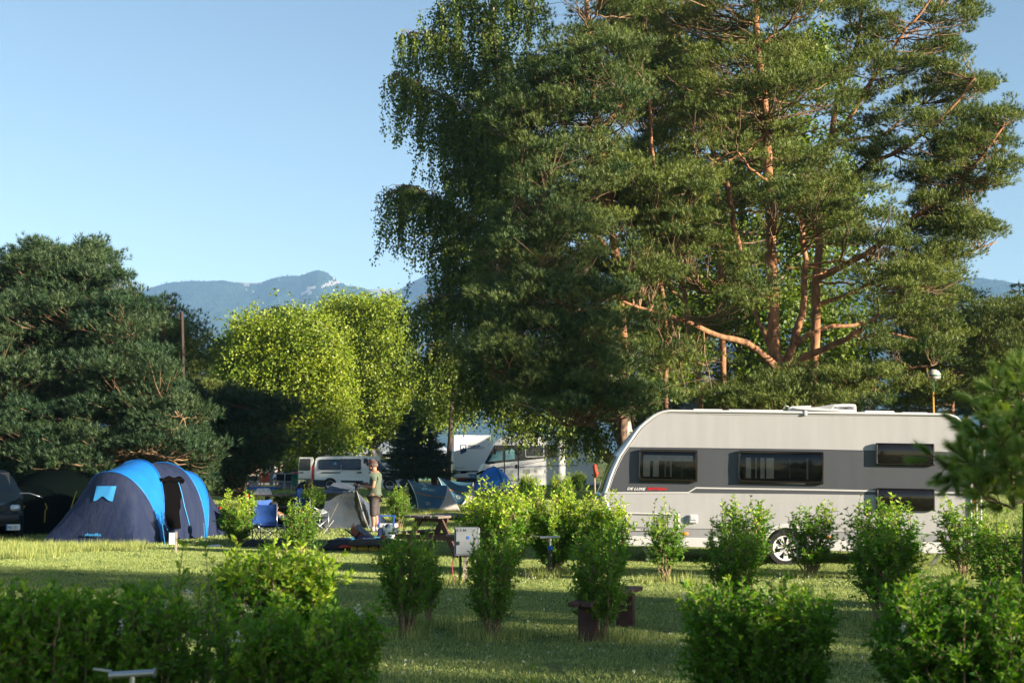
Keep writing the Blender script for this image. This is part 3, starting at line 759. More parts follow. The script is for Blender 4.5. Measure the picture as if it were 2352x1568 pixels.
r, n = pine('pine_tree', 'smaller pine with a rounded top on the right flank of the dark pine', (330, 44), [
    ([(345, 1180, 44), (342, 950, 44), (340, 800, 44), (345, 720, 44)], .2, .05),
    ([(342, 830, 44), (380, 760, 43.4), (398, 700, 43)], .08, .03),
], [
    ([(300, 690), (335, 700), (375, 690), (380, 703), (345, 740), (300, 780)], 42, 46, 18),
    ([(290, 780), (350, 780), (385, 850), (300, 870)], 42, 46, 26),
    ([(330, 880), (430, 885), (500, 940), (340, 960)], 41.5, 46, 30),
], 32, mat='left_shade_needles', per=25, clump=.36); NF += n
r, n = pine('pine_tree', 'sunlit pine seen just behind the dark metal pole', (435, 56), [
    ([(430, 1150, 56), (430, 900, 56), (428, 780, 56), (415, 720, 56)], .2, .05),
], [
    ([(375, 725), (410, 745), (455, 800), (478, 850), (390, 880), (350, 780)], 54, 58, 90),
    ([(400, 880), (520, 860), (560, 960), (400, 980)], 54, 58, 50),
], 33, per=30, clump=.5, shoot=.13, group=None); NF += n
r, n = pine('pine_tree', 'low pine with long drooping boughs reaching right towards the silver van', (560, 45), [
    ([(560, 1178, 45), (556, 1060, 45), (552, 960, 45), (548, 900, 45)], .18, .05),
    ([(556, 1010, 45), (610, 980, 44), (660, 940, 43.2), (684, 915, 43)], .07, .02),
], [
    ([(470, 900), (560, 910), (640, 930), (640, 980), (480, 1000)], 42.4, 47, 60),
    ([(640, 935), (684, 908), (690, 930), (660, 970), (620, 980)], 42.6, 44, 10),
    ([(440, 990), (640, 975), (650, 1040), (560, 1080), (440, 1080)], 42, 47, 80),
    ([(440, 1070), (600, 1065), (570, 1105), (450, 1120)], 42.5, 46.5, 26),
], 34, mat='left_shade_needles', per=25, clump=.37); NF += n
# --- right background pines and spruces
r, n = pine('pine_tree', 'green pine with tangled dead twigs beyond the caravan end', (2190, 58), [
    ([(2185, 1150, 58), (2185, 900, 58), (2180, 760, 58), (2170, 660, 58)], .25, .05),
    ([(2185, 830, 58), (2230, 800, 57), (2270, 810, 56.5)], .09, .03),
    ([(2183, 860, 58), (2240, 850, 57), (2300, 870, 56)], .09, .03),
], [
    ([(2050, 650), (2190, 640), (2230, 690), (2250, 780), (2060, 780)], 55, 60, 80),
    ([(2000, 780), (2250, 780), (2240, 930), (2000, 930)], 55.5, 60, 70, gate_noise(.014, -.2, 33)),
], 35, per=30, clump=.55, shoot=.14); NF += n
r, n = pine('pine_tree', 'broad green pine at the right edge behind the small blurred pine', (2330, 54), [
    ([(2330, 1160, 54), (2328, 950, 54), (2322, 800, 54), (2318, 720, 54)], .25, .05),
    ([(2328, 860, 54), (2280, 830, 53), (2240, 800, 52.4)], .08, .03),
], [
    ([(2230, 720), (2300, 690), (2440, 680), (2440, 800), (2240, 800)], 51, 57, 70),
    ([(2240, 800), (2440, 800), (2440, 960), (2250, 950)], 51, 57, 80, gate_noise(.014, -.25, 34)),
], 36, per=30, clump=.52, shoot=.14); NF += n

def spruce(name, label, u, Y, vtop, half_px, mat, seed, vbot, nlay=26, cat='tree', group=None, per=9, fr=1.0):
    rng = np.random.default_rng(seed); b = GY(u, Y); top = W(u, vtop, Y).z; bot = W(u, vbot, Y).z
    R = half_px / FPX * Y
    root = thing(name, label, cat, b, group=group)
    tb = MB(); tb.tube([(0, 0, 0), (0, 0, top * .5), (0, 0, top)], [.03 * top / 1.6, .02 * top / 1.6, .01], 8)
    tb.build('trunk', 'pine_bark_low', root, smooth=True)
    SP = []; SD = []; SS = []; curves = []
    for i in range(nlay):
        t = (i + rng.uniform(-.3, .3)) / nlay; t = min(max(t, 0), 1); z = bot + (top - bot) * t; r = R * (1 - t) ** .8 * rng.uniform(.85, 1.1) + .08
        nb = max(4, int(9 * (1 - t) + 4)); ph = rng.uniform(0, 7)
        for k in range(nb):
            a = ph + 2 * pi * k / nb + rng.normal(0, .15); rr = r * rng.uniform(.75, 1.12)
            d = np.array([cos(a), sin(a), 0]); s = np.array([0, 0, z]); e = s + d * rr + np.array([0, 0, rng.uniform(-.18, .02) * rr])
            C = curve_pts(s, e, 5, sag=.10 * rr); curves.append((C, np.linspace(.02, .006, 5)))
            m = max(4, int(per * rr * 2.4)); tt = rng.random(m) ** .6; q = s + (e - s) * tt[:, None]; q[:, 2] -= .10 * rr * 4 * tt * (1 - tt)
            sd_ = np.array([-d[1], d[0], 0]); lat = rng.normal(0, .22, m) * (1.05 - tt) * rr; q += sd_ * lat[:, None]; q[:, 2] -= np.abs(lat) * .25
            SP.append(q); SD.append(d * .9 + sd_ * (np.sign(lat)[:, None]) * .7 + np.array([0, 0, -.12]) + rng.normal(0, .2, (m, 3))); SS.append(rng.uniform(.8, 1.2, m) * .20 * fr)
    TV, TF = needle_template(12, .6, .13, .7, .9, np.random.default_rng(5))
    SP = np.vstack(SP); V, F, T = inst(TV, TF, SP, np.vstack(SD), np.concatenate(SS), rng)
    link('crown', npmesh('crown', V, F, T), mat, root, kind='stuff')
    V, F2_ = tubes_np(curves, 3); link('branches', npmesh('branches', V, F2_), 'pine_bark_low', root, kind='stuff')
    return root, len(F)
r, n = spruce('spruce_tree', 'small dark spruce between the silver van and the motorhomes', 958, 66, 915, 76, 'spruce_needles', 41, 1082, 30, per=13); NF += n
b = thing('tree_trunk', 'thin leaning bare trunk under the small dark spruce', 'tree', Gd(998, 1136)); mb = MB()
mb.tube([Gd(1000, 1136), W(996, 1090, 65.5), W(985, 1060, 65.5), W(978, 1030, 65.5)], [.16, .13, .11, .05], 8).build('trunk', 'pine_bark_low', b, world=True, smooth=True)
for (u, Y, vt, hp, lab, sd_) in ((2258, 75, 668, 46, 'pointed dark spruce against the hazy hill, beside the birch of pines', 42), (2290, 78, 720, 40, 'shorter spruce just right of the pointed one', 43), (2352, 66, 642, 60, 'tall spruce cut by the right edge of the picture', 44), (2222, 82, 650, 40, 'spruce tip showing left of the pointed spruce', 45)):
    lab = lab.replace(', beside the birch of pines', '')
    r, n = spruce('spruce_tree', lab, u, Y, vt, hp * 1.3, 'spruce_needles', sd_, 940, 22, per=7, fr=1.5, group='spruces behind the pines'); NF += n
r, n = spruce('spruce_tree', 'pale blue spruce behind the caravan roof by the ball lamp', 2085, 64, 800, 110, 'blue_spruce_needles', 46, 1060, 22, per=12, fr=1.3); NF += n
r, n = spruce('spruce_tree', 'pale spruce behind the trunk of the big pine', 1960, 68, 790, 80, 'blue_spruce_needles', 47, 1060, 20, per=10, fr=1.3); NF += n
r, n = pine('pine_tree', 'dark pine tip poking up behind the yellow-green maple', (640, 98), [([(640, 1100, 98), (640, 900, 98), (640, 725, 98)], .2, .05)],
    [([(625, 718), (650, 712), (680, 770), (600, 780)], 96, 100, 16), ([(590, 780), (690, 780), (700, 880), (580, 880)], 96, 100, 24)], 37, mat='spruce_needles', per=24, clump=.8, shoot=.25); NF += n
print('pine triangles', NF)

# --- broadleaf trees
n_ = lambda s, th, sd=0.: gate_noise(s, th, sd)
LEAF_Q = (np.array([(0, 0, 0), (.32, 0, .45), (0, 0, 1), (-.32, 0, .45)]), np.array([(0, 1, 2), (0, 2, 3)]))
def broadleaf(name, label, base, limbs, lobes, seed, leaf, mat, nleaf, bark, cat='tree', group=None, sprig=.35, per=9):
    """lobes: (polygon, Y0, Y1, share)"""
    rng = np.random.default_rng(seed); b = GY(*base); root = thing(name, label, cat, b, group=group); bi = np.array(b)
    allp = []
    for k, (pts_, r0, r1) in enumerate(limbs):
        P = smooth_path([W(*p) for p in pts_], 12); n = len(P)
        MB().tube(P, [r0 + (r1 - r0) * (i / (n - 1)) for i in range(n)], 8).build('limb' if k else 'trunk', bark, root, world=True, smooth=True); allp.append(dense(P, 24))
    A = np.vstack(allp); curves = []; SP = []; SD = []; ST = []
    for lobe in lobes:
        poly, y0, y1, share = lobe[:4]; gate = lobe[4] if len(lobe) > 4 else None
        ncl = int(nleaf * share / (per * 12))
        for (u, v) in sample_poly(poly, ncl, rng, gate):
            p = np.array(W(u, v, rng.uniform(y0, y1)))
            i = int(np.argmin(np.linalg.norm(A - p - [0, 0, -.8], axis=1))); s = A[i]; L = np.linalg.norm(p - s)
            if L > 3.5: s = p + (s - p) * 3.5 / L
            curves.append((curve_pts(s, p, 5, sag=-.08 * L, wob=.04, rng=rng), np.linspace(.03, .006, 5)))
            t0 = rng.uniform(0, .5)
            for k in range(12):
                q = p + rng.normal(0, .34 + .26 * (k % 3 == 0), 3) * np.array([1, 1, .8])
                o = (q - p); o /= max(np.linalg.norm(o), .01)
                SP.append(q + rng.normal(0, sprig * .45, (per, 3))); SD.append(o * .6 + rng.normal(0, .8, (per, 3)) + [0, 0, -.25]); ST.append(np.clip(t0 + rng.uniform(0, .5, per), 0, 1))
    SP = np.vstack(SP); N = len(SP)
    V, F, T = inst(LEAF_Q[0], LEAF_Q[1], SP - bi, np.vstack(SD), rng.uniform(.7, 1.25, N) * leaf, rng, np.concatenate(ST))
    link('crown', npmesh('crown', V, F, T), mat, root, kind='stuff')
    V, F = tubes_np([(c - bi, r) for c, r in curves], 3); link('branches', npmesh('branches', V, F), bark, root, kind='stuff')
    return root, N
broadleaf('maple_tree', 'yellow-green maple in full sun behind the parked silver van', (690, 79), [
    ([(718, 1118, 79), (705, 1060, 79), (690, 1000, 79), (665, 930, 79), (650, 850, 79), (640, 780, 79)], .30, .06),
    ([(695, 1010, 79), (730, 930, 79), (760, 860, 79), (770, 780, 79)], .18, .04),
    ([(690, 1000, 79), (620, 940, 79), (570, 870, 78.5), (545, 800, 78.5)], .14, .03)],
    [([(520, 790), (545, 745), (580, 740), (600, 720), (630, 735), (680, 722), (720, 735), (760, 745), (790, 850), (520, 880)], 75.5, 82.5, .42, n_(.02, -.22, 61.)),
     ([(500, 800), (530, 790), (540, 960), (510, 950), (480, 820)], 77, 80, .06),
     ([(500, 860), (790, 850), (800, 960), (760, 1010), (620, 1010), (540, 960)], 75.5, 82.5, .38),
     ([(600, 1000), (800, 980), (820, 1035), (680, 1050)], 76, 82, .10),
     ([(600, 990), (680, 1000), (660, 1065), (620, 1060)], 78, 80, .05)], 51, .17, 'maple_leaf', 92000, 'old_bark')
broadleaf('maple_tree', 'rounded yellow-green maple right of the other one, beside the birch', (862, 94), [
    ([(850, 1115, 94), (852, 1050, 94), (856, 980, 94), (850, 900, 94), (845, 800, 94)], .30, .05),
    ([(852, 1030, 94), (880, 960, 94), (900, 880, 94)], .15, .04),
    ([(853, 1040, 94), (890, 1000, 93), (930, 970, 93)], .12, .04)],
    [([(735, 725), (760, 695), (790, 705), (830, 688), (865, 700), (900, 690), (935, 740), (930, 850), (740, 850)], 90, 98, .5, n_(.02, -.22, 62.)),
     ([(750, 850), (960, 850), (1000, 960), (940, 1010), (790, 1010)], 90, 98, .4),
     ([(930, 840), (1060, 850), (1080, 960), (960, 980)], 92, 97, .16)], 52, .18, 'maple_leaf', 90000, 'old_bark')
# broadleaf trees filling the gaps behind the pines
broadleaf('ash_tree', 'leafy tree glimpsed between the orange pine trunks', (1700, 56), [
    ([(1700, 1130, 56), (1705, 900, 56), (1700, 700, 56), (1705, 500, 56), (1700, 350, 56)], .3, .06),
    ([(1700, 800, 56), (1600, 650, 56), (1560, 500, 56)], .15, .04), ([(1705, 760, 56), (1820, 600, 56), (1880, 500, 56)], .15, .04)],
    [([(1500, 380), (1950, 380), (2000, 600), (1960, 930), (1480, 930), (1460, 600)], 53.5, 59, .8, n_(.01, -.25, 3.)),
     ([(1480, 100), (1900, 60), (1940, 380), (1500, 380)], 53.5, 59, .3, n_(.012, .0, 4.))], 53, .19, 'birch_leaf', 62000, 'old_bark')

# --- weeping birch
def birch(name, label, base, limbs, strands, seed, bark='birch_bark', leafs=.11, cat='tree'):
    rng = np.random.default_rng(seed); b = GY(*base); root = thing(name, label, cat, b); bi = np.array(b)
    arcs = []
    for k, (pts_, r0, r1) in enumerate(limbs):
        P = smooth_path([W(*p) for p in pts_], 18); n = len(P)
        MB().tube(P, [r0 + (r1 - r0) * (i / (n - 1)) for i in range(n)], 8).build('limb' if k else 'trunk', 'old_bark' if k else bark, root, world=True, smooth=True); arcs.append(P)
    curves = []; SP = []; SD = []; SS = []; ST = []
    for (k, t0, t1, n, Lmin, Lmax, spread) in strands:
        P = arcs[k]; D = dense(P, 60)
        for _ in range(int(n * 1.7)):
            t = rng.uniform(t0, t1); s = D[int(t * 59)].copy(); L = rng.uniform(Lmin, Lmax)
            off = rng.normal(0, spread, 3) * np.array([1, 1, .25]); off[2] = abs(off[2]) * .5
            e0 = s + off
            curves.append((curve_pts(s, e0, 4, sag=-.15), np.array([.02, .015, .01, .008])))
            m = 10; z = np.linspace(0, 1, m); drift = rng.normal(0, .12, 2)
            Q = np.c_[e0[0] + drift[0] * z * L + np.sin(z * 6 + rng.uniform(0, 6)) * .05, e0[1] + drift[1] * z * L, e0[2] - L * z ** 1.15]
            curves.append((Q, np.linspace(.007, .003, m)))
            nl = int(L * 34); tt = rng.random(nl); q = np.stack([np.interp(tt, z, Q[:, i]) for i in range(3)], 1) + rng.normal(0, .075, (nl, 3))
            SP.append(q); SD.append(np.c_[rng.normal(0, .5, nl), rng.normal(0, .5, nl), -np.ones(nl)]); t00 = rng.uniform(0, .4)
            ST.append(np.clip(t00 + rng.random(nl) * .6, 0, 1))
    SP = np.vstack(SP); N = len(SP); keep = SP[:, 2] > .4; SP = SP[keep]
    V, F, T = inst(LEAF_Q[0] * np.array([1.15, 1, 1]), LEAF_Q[1], SP - bi, np.vstack(SD)[keep], rng.uniform(.7, 1.2, len(SP)) * leafs, rng, np.concatenate(ST)[keep])
    link('crown', npmesh('crown', V, F, T), 'birch_leaf', root, kind='stuff')
    V, F = tubes_np([(c - bi, r) for c, r in curves], 3); link('hanging_twigs', npmesh('hanging_twigs', V, F), 'twig', root, kind='stuff')
    print(name, len(SP))
birch('birch_tree', 'tall weeping birch with long hanging twigs left of the pines', (1215, 54), [
    ([(1450, 1155, 54), (1438, 1000, 54), (1400, 850, 54), (1310, 680, 54), (1240, 540, 54), (1190, 430, 54), (1170, 330, 54), (1150, 240, 54), (1140, 120, 54), (1130, 0, 54), (1125, -120, 54)], .3, .05),
    ([(1185, 420, 54), (1130, 330, 53.6), (1080, 260, 53.2), (1020, 225, 53), (960, 200, 52.8), (925, 182, 52.6), (905, 178, 52.5), (892, 190, 52.5)], .1, .02),       # 1 left arm
    ([(1165, 320, 54), (1130, 250, 54), (1090, 180, 54), (1055, 120, 54), (1010, 85, 53.8), (965, 80, 53.6), (935, 84, 53.5), (925, 98, 53.5)], .1, .02),               # 2
    ([(1145, 200, 54), (1130, 100, 54), (1110, 40, 54), (1080, 10, 54), (1060, -10, 54), (1010, 40, 54)], .08, .02),                                                  # 3
    ([(1130, 0, 54), (1160, -30, 54), (1200, -20, 54), (1240, 30, 54)], .08, .02),                                                                                   # 4
    ([(1200, 600, 54), (1130, 540, 53.5), (1060, 490, 53), (1000, 462, 52.6), (955, 436, 52.4), (925, 434, 52.3), (898, 446, 52.2), (880, 462, 52.2)], .1, .02),     # 5 lower left arm
    ([(1205, 660, 54), (1150, 590, 53.5), (1090, 560, 53), (1030, 560, 52.8), (985, 590, 52.6)], .09, .02),                                                          # 6
    ([(1210, 780, 54), (1150, 720, 53), (1080, 690, 52.6), (1010, 690, 52.4), (950, 720, 52.3)], .09, .02),                                                          # 7
    ([(1215, 870, 54), (1160, 820, 53), (1090, 790, 52.4), (1020, 800, 52), (970, 830, 52)], .08, .02),                                                              # 8
    ([(1200, 560, 54), (1260, 480, 54.5), (1320, 430, 55), (1380, 420, 55.4)], .09, .03),                                                                            # 9
    ([(1215, 850, 54), (1280, 800, 54.4), (1340, 790, 54.8), (1400, 820, 55)], .09, .03),                                                                            # 10
    ([(1190, 430, 54), (1180, 300, 54.6), (1200, 180, 55), (1240, 110, 55.2)], .08, .02),                                                                            # 11
    ([(1218, 950, 54), (1160, 900, 53.2), (1100, 880, 52.8), (1060, 900, 52.6)], .07, .02),                                                                          # 12
    ([(1170, 330, 54), (1110, 290, 53.6), (1050, 286, 53.2), (1000, 305, 53)], .06, .02),
    ([(1190, 430, 54), (1130, 400, 53.6), (1075, 390, 53.2), (1030, 405, 53)], .06, .02),
    ([(1310, 760, 54), (1180, 660, 53.5), (1090, 630, 53), (1030, 645, 53)], .06, .02),
    ([(1330, 900, 54), (1200, 860, 53.5), (1120, 850, 53), (1060, 870, 53)], .06, .02),
], [
    (13, .1, 1, 90, 1, 3, .45), (14, .1, 1, 80, 1, 3, .45), (15, .1, 1, 80, 1, 3, .45), (16, .1, 1, 70, .8, 2.2, .45),
    (1, .25, 1, 110, .6, 2.6, .24), (2, .25, 1, 90, .6, 3.0, .24), (3, .1, 1, 90, 1, 3.5, .4), (4, 0, 1, 50, .8, 2.5, .4), (5, .3, 1, 120, .6, 3.0, .26),
    (6, .2, 1, 70, 1.2, 3.6, .35), (7, .2, 1, 80, 1.2, 3.4, .38), (8, .2, 1, 80, 1.0, 3.0, .4), (9, .1, 1, 60, 1, 3, .5), (10, .1, 1, 60, 1, 2.6, .5), (11, .1, 1, 60, 1, 3, .5), (12, 0, 1, 60, .6, 1.8, .4), (0, .35, .75, 90, 1, 3, .7)], 61)
birch('birch_tree', 'gnarled old birch whose hanging twigs veil the motorhome', (1395, 60), [
    ([(1452, 1148, 60), (1448, 1080, 60), (1436, 1020, 60), (1420, 985, 60), (1410, 940, 60), (1400, 880, 60), (1390, 800, 60), (1380, 700, 60)], .42, .12),
    ([(1440, 1080, 60), (1415, 1060, 59.6), (1385, 1040, 59.4), (1368, 1000, 59.2), (1352, 960, 59), (1320, 910, 59), (1280, 890, 59)], .30, .06),
    ([(1440, 1030, 60), (1465, 985, 59.6), (1480, 955, 59.4), (1520, 925, 59.2), (1570, 905, 59)], .20, .06),
    ([(1350, 960, 59), (1310, 960, 59), (1260, 955, 59), (1210, 975, 59), (1170, 990, 59)], .10, .03),
    ([(1380, 990, 59.2), (1340, 975, 58.6), (1300, 985, 58.2), (1270, 1000, 58)], .08, .03),
    ([(1460, 990, 59.6), (1500, 960, 59), (1540, 955, 58.6), (1570, 965, 58.4)], .08, .03),
], [(1, .3, 1, 34, .5, 1.3, .45), (2, .3, 1, 46, .3, .8, .4), (3, 0, 1, 60, .4, 1.1, .35), (4, 0, 1, 40, .5, 1.6, .35), (5, 0, 1, 30, .2, .5, .3), (0, .7, 1, 60, 1, 3, .8)], 62, bark='old_bark')
# ================================================================== privet shrubs
PLV = np.array([(0, 0, 0), (.20, .05, .5), (0, -.02, 1.0), (-.20, .05, .5), (0, 0, .5)]) 
PLF = np.array([(0, 1, 4), (1, 2, 4), (2, 3, 4), (3, 0, 4)])
def privet_meshes(seed, H, Rx, Ry, nst, leaf=.042, dens=1.0, young=.0, bare=.25, flowers=0, open_=1.0, spike=1.0):
    rng = np.random.default_rng(seed); curves = []; SP = []; SD = []; SS = []; ST = []; YP = []; YD = []; YS = []; FP = []
    def leaves_on(Q, n, t0=0.0, size=1.0, yng=False):
        z = np.linspace(0, 1, len(Q)); tt = np.sort(rng.uniform(t0, 1, n)); q = np.stack([np.interp(tt, z, Q[:, i]) for i in range(3)], 1)
        ax = Q[-1] - Q[0]; ax /= max(np.linalg.norm(ax), 1e-6)
        a = rng.uniform(0, 2 * pi) + np.arange(n) * 2.4 + (np.arange(n) % 2) * pi
        X, Y_, Z_ = frames(np.tile(ax, (1, 1)), rng); rad = X * np.cos(a)[:, None] + Y_ * np.sin(a)[:, None]
        d = rad * 1.0 + ax * rng.uniform(.35, 1.0, (n, 1)) + np.array([0, 0, .15])
        s = leaf * size * rng.uniform(.7, 1.25, n) * (1.05 - .35 * (tt > .93))
        if yng: YP.append(q); YD.append(d); YS.append(s)
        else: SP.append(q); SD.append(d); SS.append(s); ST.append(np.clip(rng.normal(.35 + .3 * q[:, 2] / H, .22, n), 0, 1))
    for i in range(nst):
        a = 2 * pi * i / nst + rng.normal(0, .3); r1 = rng.uniform(.25, 1.0) ** .7
        b = np.array([cos(a) * .17 * Rx, sin(a) * .17 * Ry, 0]) * rng.uniform(.3, 1.5) * r1
        top = np.array([cos(a) * Rx * r1 * .92, sin(a) * Ry * r1 * .92, H * (rng.uniform(.68, .92) if spike > .9 else rng.uniform(.80, .93)) * (1 - .10 * r1)])
        mid = b + (top - b) * .45 + np.array([cos(a), sin(a), 0]) * rng.uniform(-.05, .28) * r1 * Rx
        P = smooth_path([b, mid, top], 12); P[1:-1] += rng.normal(0, .008, (len(P) - 2, 3))
        curves.append((P, np.linspace(.011, .004, len(P)) * (1 if leaf < .05 else 1.2)))
        D = dense(P, 30)
        ntw = int(15 * dens)
        for k in range(ntw):
            t = rng.uniform(bare, 1.0) ** .9; s = D[int(t * 29)]
            aa = a + rng.normal(0, 1.25); L = rng.uniform(.10, .30) * (H / 1.1) * (1.15 - .45 * t)
            d = np.array([cos(aa) * .8, sin(aa) * .8, rng.uniform(.35, 1.3)]); d /= np.linalg.norm(d)
            e = s + d * L * (.6 + .6 * open_)
            Q = curve_pts(s, e, 4, sag=.02); curves.append((Q, np.array([.003, .0025, .002, .0015])))
            tip = t > .8 and rng.random() < young
            leaves_on(Q, int(L * 95 * dens) + 5, .05, 1.0, tip)
            if flowers and rng.random() < flowers: FP.append(e)
        leaves_on(P, int(16 * dens), bare, 1.0)
        # upright end shoot
        e = P[-1] + np.array([rng.normal(0, .03), rng.normal(0, .03), rng.uniform(.08, .32) * H * spike])
        Q = curve_pts(P[-1], e, 4); curves.append((Q, np.array([.004, .003, .002, .0015])))
        leaves_on(Q, int(14 + 30 * (e[2] - P[-1][2])), 0, 1.05, rng.random() < young + .15 * (young > 0))
    SP = np.vstack(SP); V, F, T = inst(PLV, PLF, SP, np.vstack(SD), np.concatenate(SS), rng, np.concatenate(ST))
    mats = ['privet_leaf']; mi = np.zeros(len(F), int)
    if YP:
        YP = np.vstack(YP); V2, F2, T2 = inst(PLV, PLF, YP, np.vstack(YD), np.concatenate(YS) * 1.1, rng)
        F = np.vstack([F, F2 + len(V)]); V = np.vstack([V, V2]); T = np.r_[T, T2]; mi = np.r_[mi, np.ones(len(F2), int)]; mats.append('privet_young_lit_leaf')
    ml = npmesh('foliage', V, F, T)
    for m in mats: ml.materials.append(MATS[m])
    ml.polygons.foreach_set('material_index', mi.astype(np.int32))
    V, F = tubes_np(curves, 4); ms = npmesh('stems', V, F); ms.materials.append(MATS['privet_stem'])
    mf = None
    if FP:
        FP = np.array(FP); n = len(FP) * 26; c = np.repeat(FP, 26, 0); h = rng.random((n, 1)); g = rng.normal(0, .010, (n, 3)) * (1.4 - h); g[:, 2] += h[:, 0] * .06
        V, F, T = inst(PLV * np.array([2.2, 1, 1]), PLF, c + g, rng.normal(size=(n, 3)) + [0, 0, .6], np.full(n, .011), rng)
        mf = npmesh('blossoms', V, F, T); mf.materials.append(MATS['blossom'])
    return ml, ms, mf
def shrub(kit, label, u, v, H=1.0, wx=1.0, rz=0.0, Y=None, group='clipped privet shrubs across the lawn'):
    """kit is built 1 m tall; put it at ground picture point (u,v) or at distance Y"""
    p = Gd(u, v) if Y is None else GY(u, Y)
    t = thing('privet_shrub', label, 'shrub', p, rz, group); t.scale = (H * wx, H * wx, H)
    ml, ms, mf = kit
    link('foliage', ml, [], t, kind='stuff'); link('stems', ms, [], t, kind='stuff')
    if mf is not None: link('blossoms', mf, [], t, kind='stuff')
    return t
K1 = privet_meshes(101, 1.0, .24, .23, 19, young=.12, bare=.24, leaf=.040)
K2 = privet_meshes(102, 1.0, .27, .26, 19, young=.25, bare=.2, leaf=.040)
K3 = privet_meshes(103, 1.0, .42, .36, 30, young=.8, bare=.12, dens=1.15, leaf=.040)  # mostly pale tip leaves, so sunlight is partly put into the colour
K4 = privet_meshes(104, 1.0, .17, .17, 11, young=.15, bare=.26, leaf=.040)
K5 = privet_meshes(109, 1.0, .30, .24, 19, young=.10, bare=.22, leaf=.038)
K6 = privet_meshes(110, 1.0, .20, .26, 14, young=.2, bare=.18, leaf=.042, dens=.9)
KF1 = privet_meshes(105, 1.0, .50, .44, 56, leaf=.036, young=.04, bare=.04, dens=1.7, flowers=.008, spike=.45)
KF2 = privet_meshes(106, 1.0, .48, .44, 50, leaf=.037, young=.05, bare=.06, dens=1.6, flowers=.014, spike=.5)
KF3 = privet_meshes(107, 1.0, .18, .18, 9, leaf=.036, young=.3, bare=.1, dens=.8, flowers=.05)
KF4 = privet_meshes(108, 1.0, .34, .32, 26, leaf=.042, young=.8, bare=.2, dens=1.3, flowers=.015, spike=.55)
# foreground, out of focus
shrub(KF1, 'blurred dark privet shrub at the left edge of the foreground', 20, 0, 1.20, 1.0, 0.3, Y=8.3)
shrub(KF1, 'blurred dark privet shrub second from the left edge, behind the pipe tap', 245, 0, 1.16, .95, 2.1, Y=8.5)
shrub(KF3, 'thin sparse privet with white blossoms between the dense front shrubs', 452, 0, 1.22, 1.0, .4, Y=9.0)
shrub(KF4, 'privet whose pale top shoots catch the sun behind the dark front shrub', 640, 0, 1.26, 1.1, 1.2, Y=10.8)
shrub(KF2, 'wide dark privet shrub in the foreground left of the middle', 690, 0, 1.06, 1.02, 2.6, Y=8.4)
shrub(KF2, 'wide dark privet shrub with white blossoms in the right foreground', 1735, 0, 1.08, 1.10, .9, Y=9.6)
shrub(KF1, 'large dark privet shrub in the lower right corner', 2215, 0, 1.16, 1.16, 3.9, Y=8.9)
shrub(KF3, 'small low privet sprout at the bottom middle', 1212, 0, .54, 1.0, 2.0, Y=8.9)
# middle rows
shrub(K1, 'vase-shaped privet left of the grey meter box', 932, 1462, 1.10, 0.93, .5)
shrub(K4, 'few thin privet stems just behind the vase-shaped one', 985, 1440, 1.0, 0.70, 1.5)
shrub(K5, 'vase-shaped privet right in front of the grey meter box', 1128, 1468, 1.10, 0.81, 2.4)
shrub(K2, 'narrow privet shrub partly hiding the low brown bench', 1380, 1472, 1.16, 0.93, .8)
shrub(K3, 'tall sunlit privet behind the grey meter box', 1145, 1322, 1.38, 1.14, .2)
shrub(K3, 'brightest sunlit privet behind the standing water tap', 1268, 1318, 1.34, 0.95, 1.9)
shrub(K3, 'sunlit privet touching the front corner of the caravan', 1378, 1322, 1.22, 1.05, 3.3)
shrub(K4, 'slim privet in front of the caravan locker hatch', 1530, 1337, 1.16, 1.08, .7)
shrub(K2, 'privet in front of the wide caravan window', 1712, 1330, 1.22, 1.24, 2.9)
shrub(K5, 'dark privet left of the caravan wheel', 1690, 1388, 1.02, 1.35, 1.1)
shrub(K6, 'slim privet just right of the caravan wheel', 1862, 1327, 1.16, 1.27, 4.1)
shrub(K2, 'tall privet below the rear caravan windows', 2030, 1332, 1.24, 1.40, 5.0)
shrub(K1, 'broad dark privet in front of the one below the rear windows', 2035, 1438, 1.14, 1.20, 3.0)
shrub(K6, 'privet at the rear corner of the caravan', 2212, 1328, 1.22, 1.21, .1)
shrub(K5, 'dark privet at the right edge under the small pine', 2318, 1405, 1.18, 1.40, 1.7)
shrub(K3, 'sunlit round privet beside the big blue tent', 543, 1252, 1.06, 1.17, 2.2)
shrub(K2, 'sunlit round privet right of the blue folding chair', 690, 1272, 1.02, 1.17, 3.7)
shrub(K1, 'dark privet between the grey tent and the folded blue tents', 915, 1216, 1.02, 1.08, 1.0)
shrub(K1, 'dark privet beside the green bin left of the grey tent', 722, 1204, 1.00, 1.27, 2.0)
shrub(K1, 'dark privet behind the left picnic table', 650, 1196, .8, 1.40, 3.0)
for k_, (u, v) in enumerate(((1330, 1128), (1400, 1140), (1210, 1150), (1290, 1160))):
    shrub(K3, ['dark low privet under the gnarled birch', 'low privet beside the caravan nose', 'privet behind the sunlit row near the dome tent', 'privet filling the gap behind the sunlit row'][k_], u, v, .95 + .05 * k_, 1.1, k_ * 1.3)

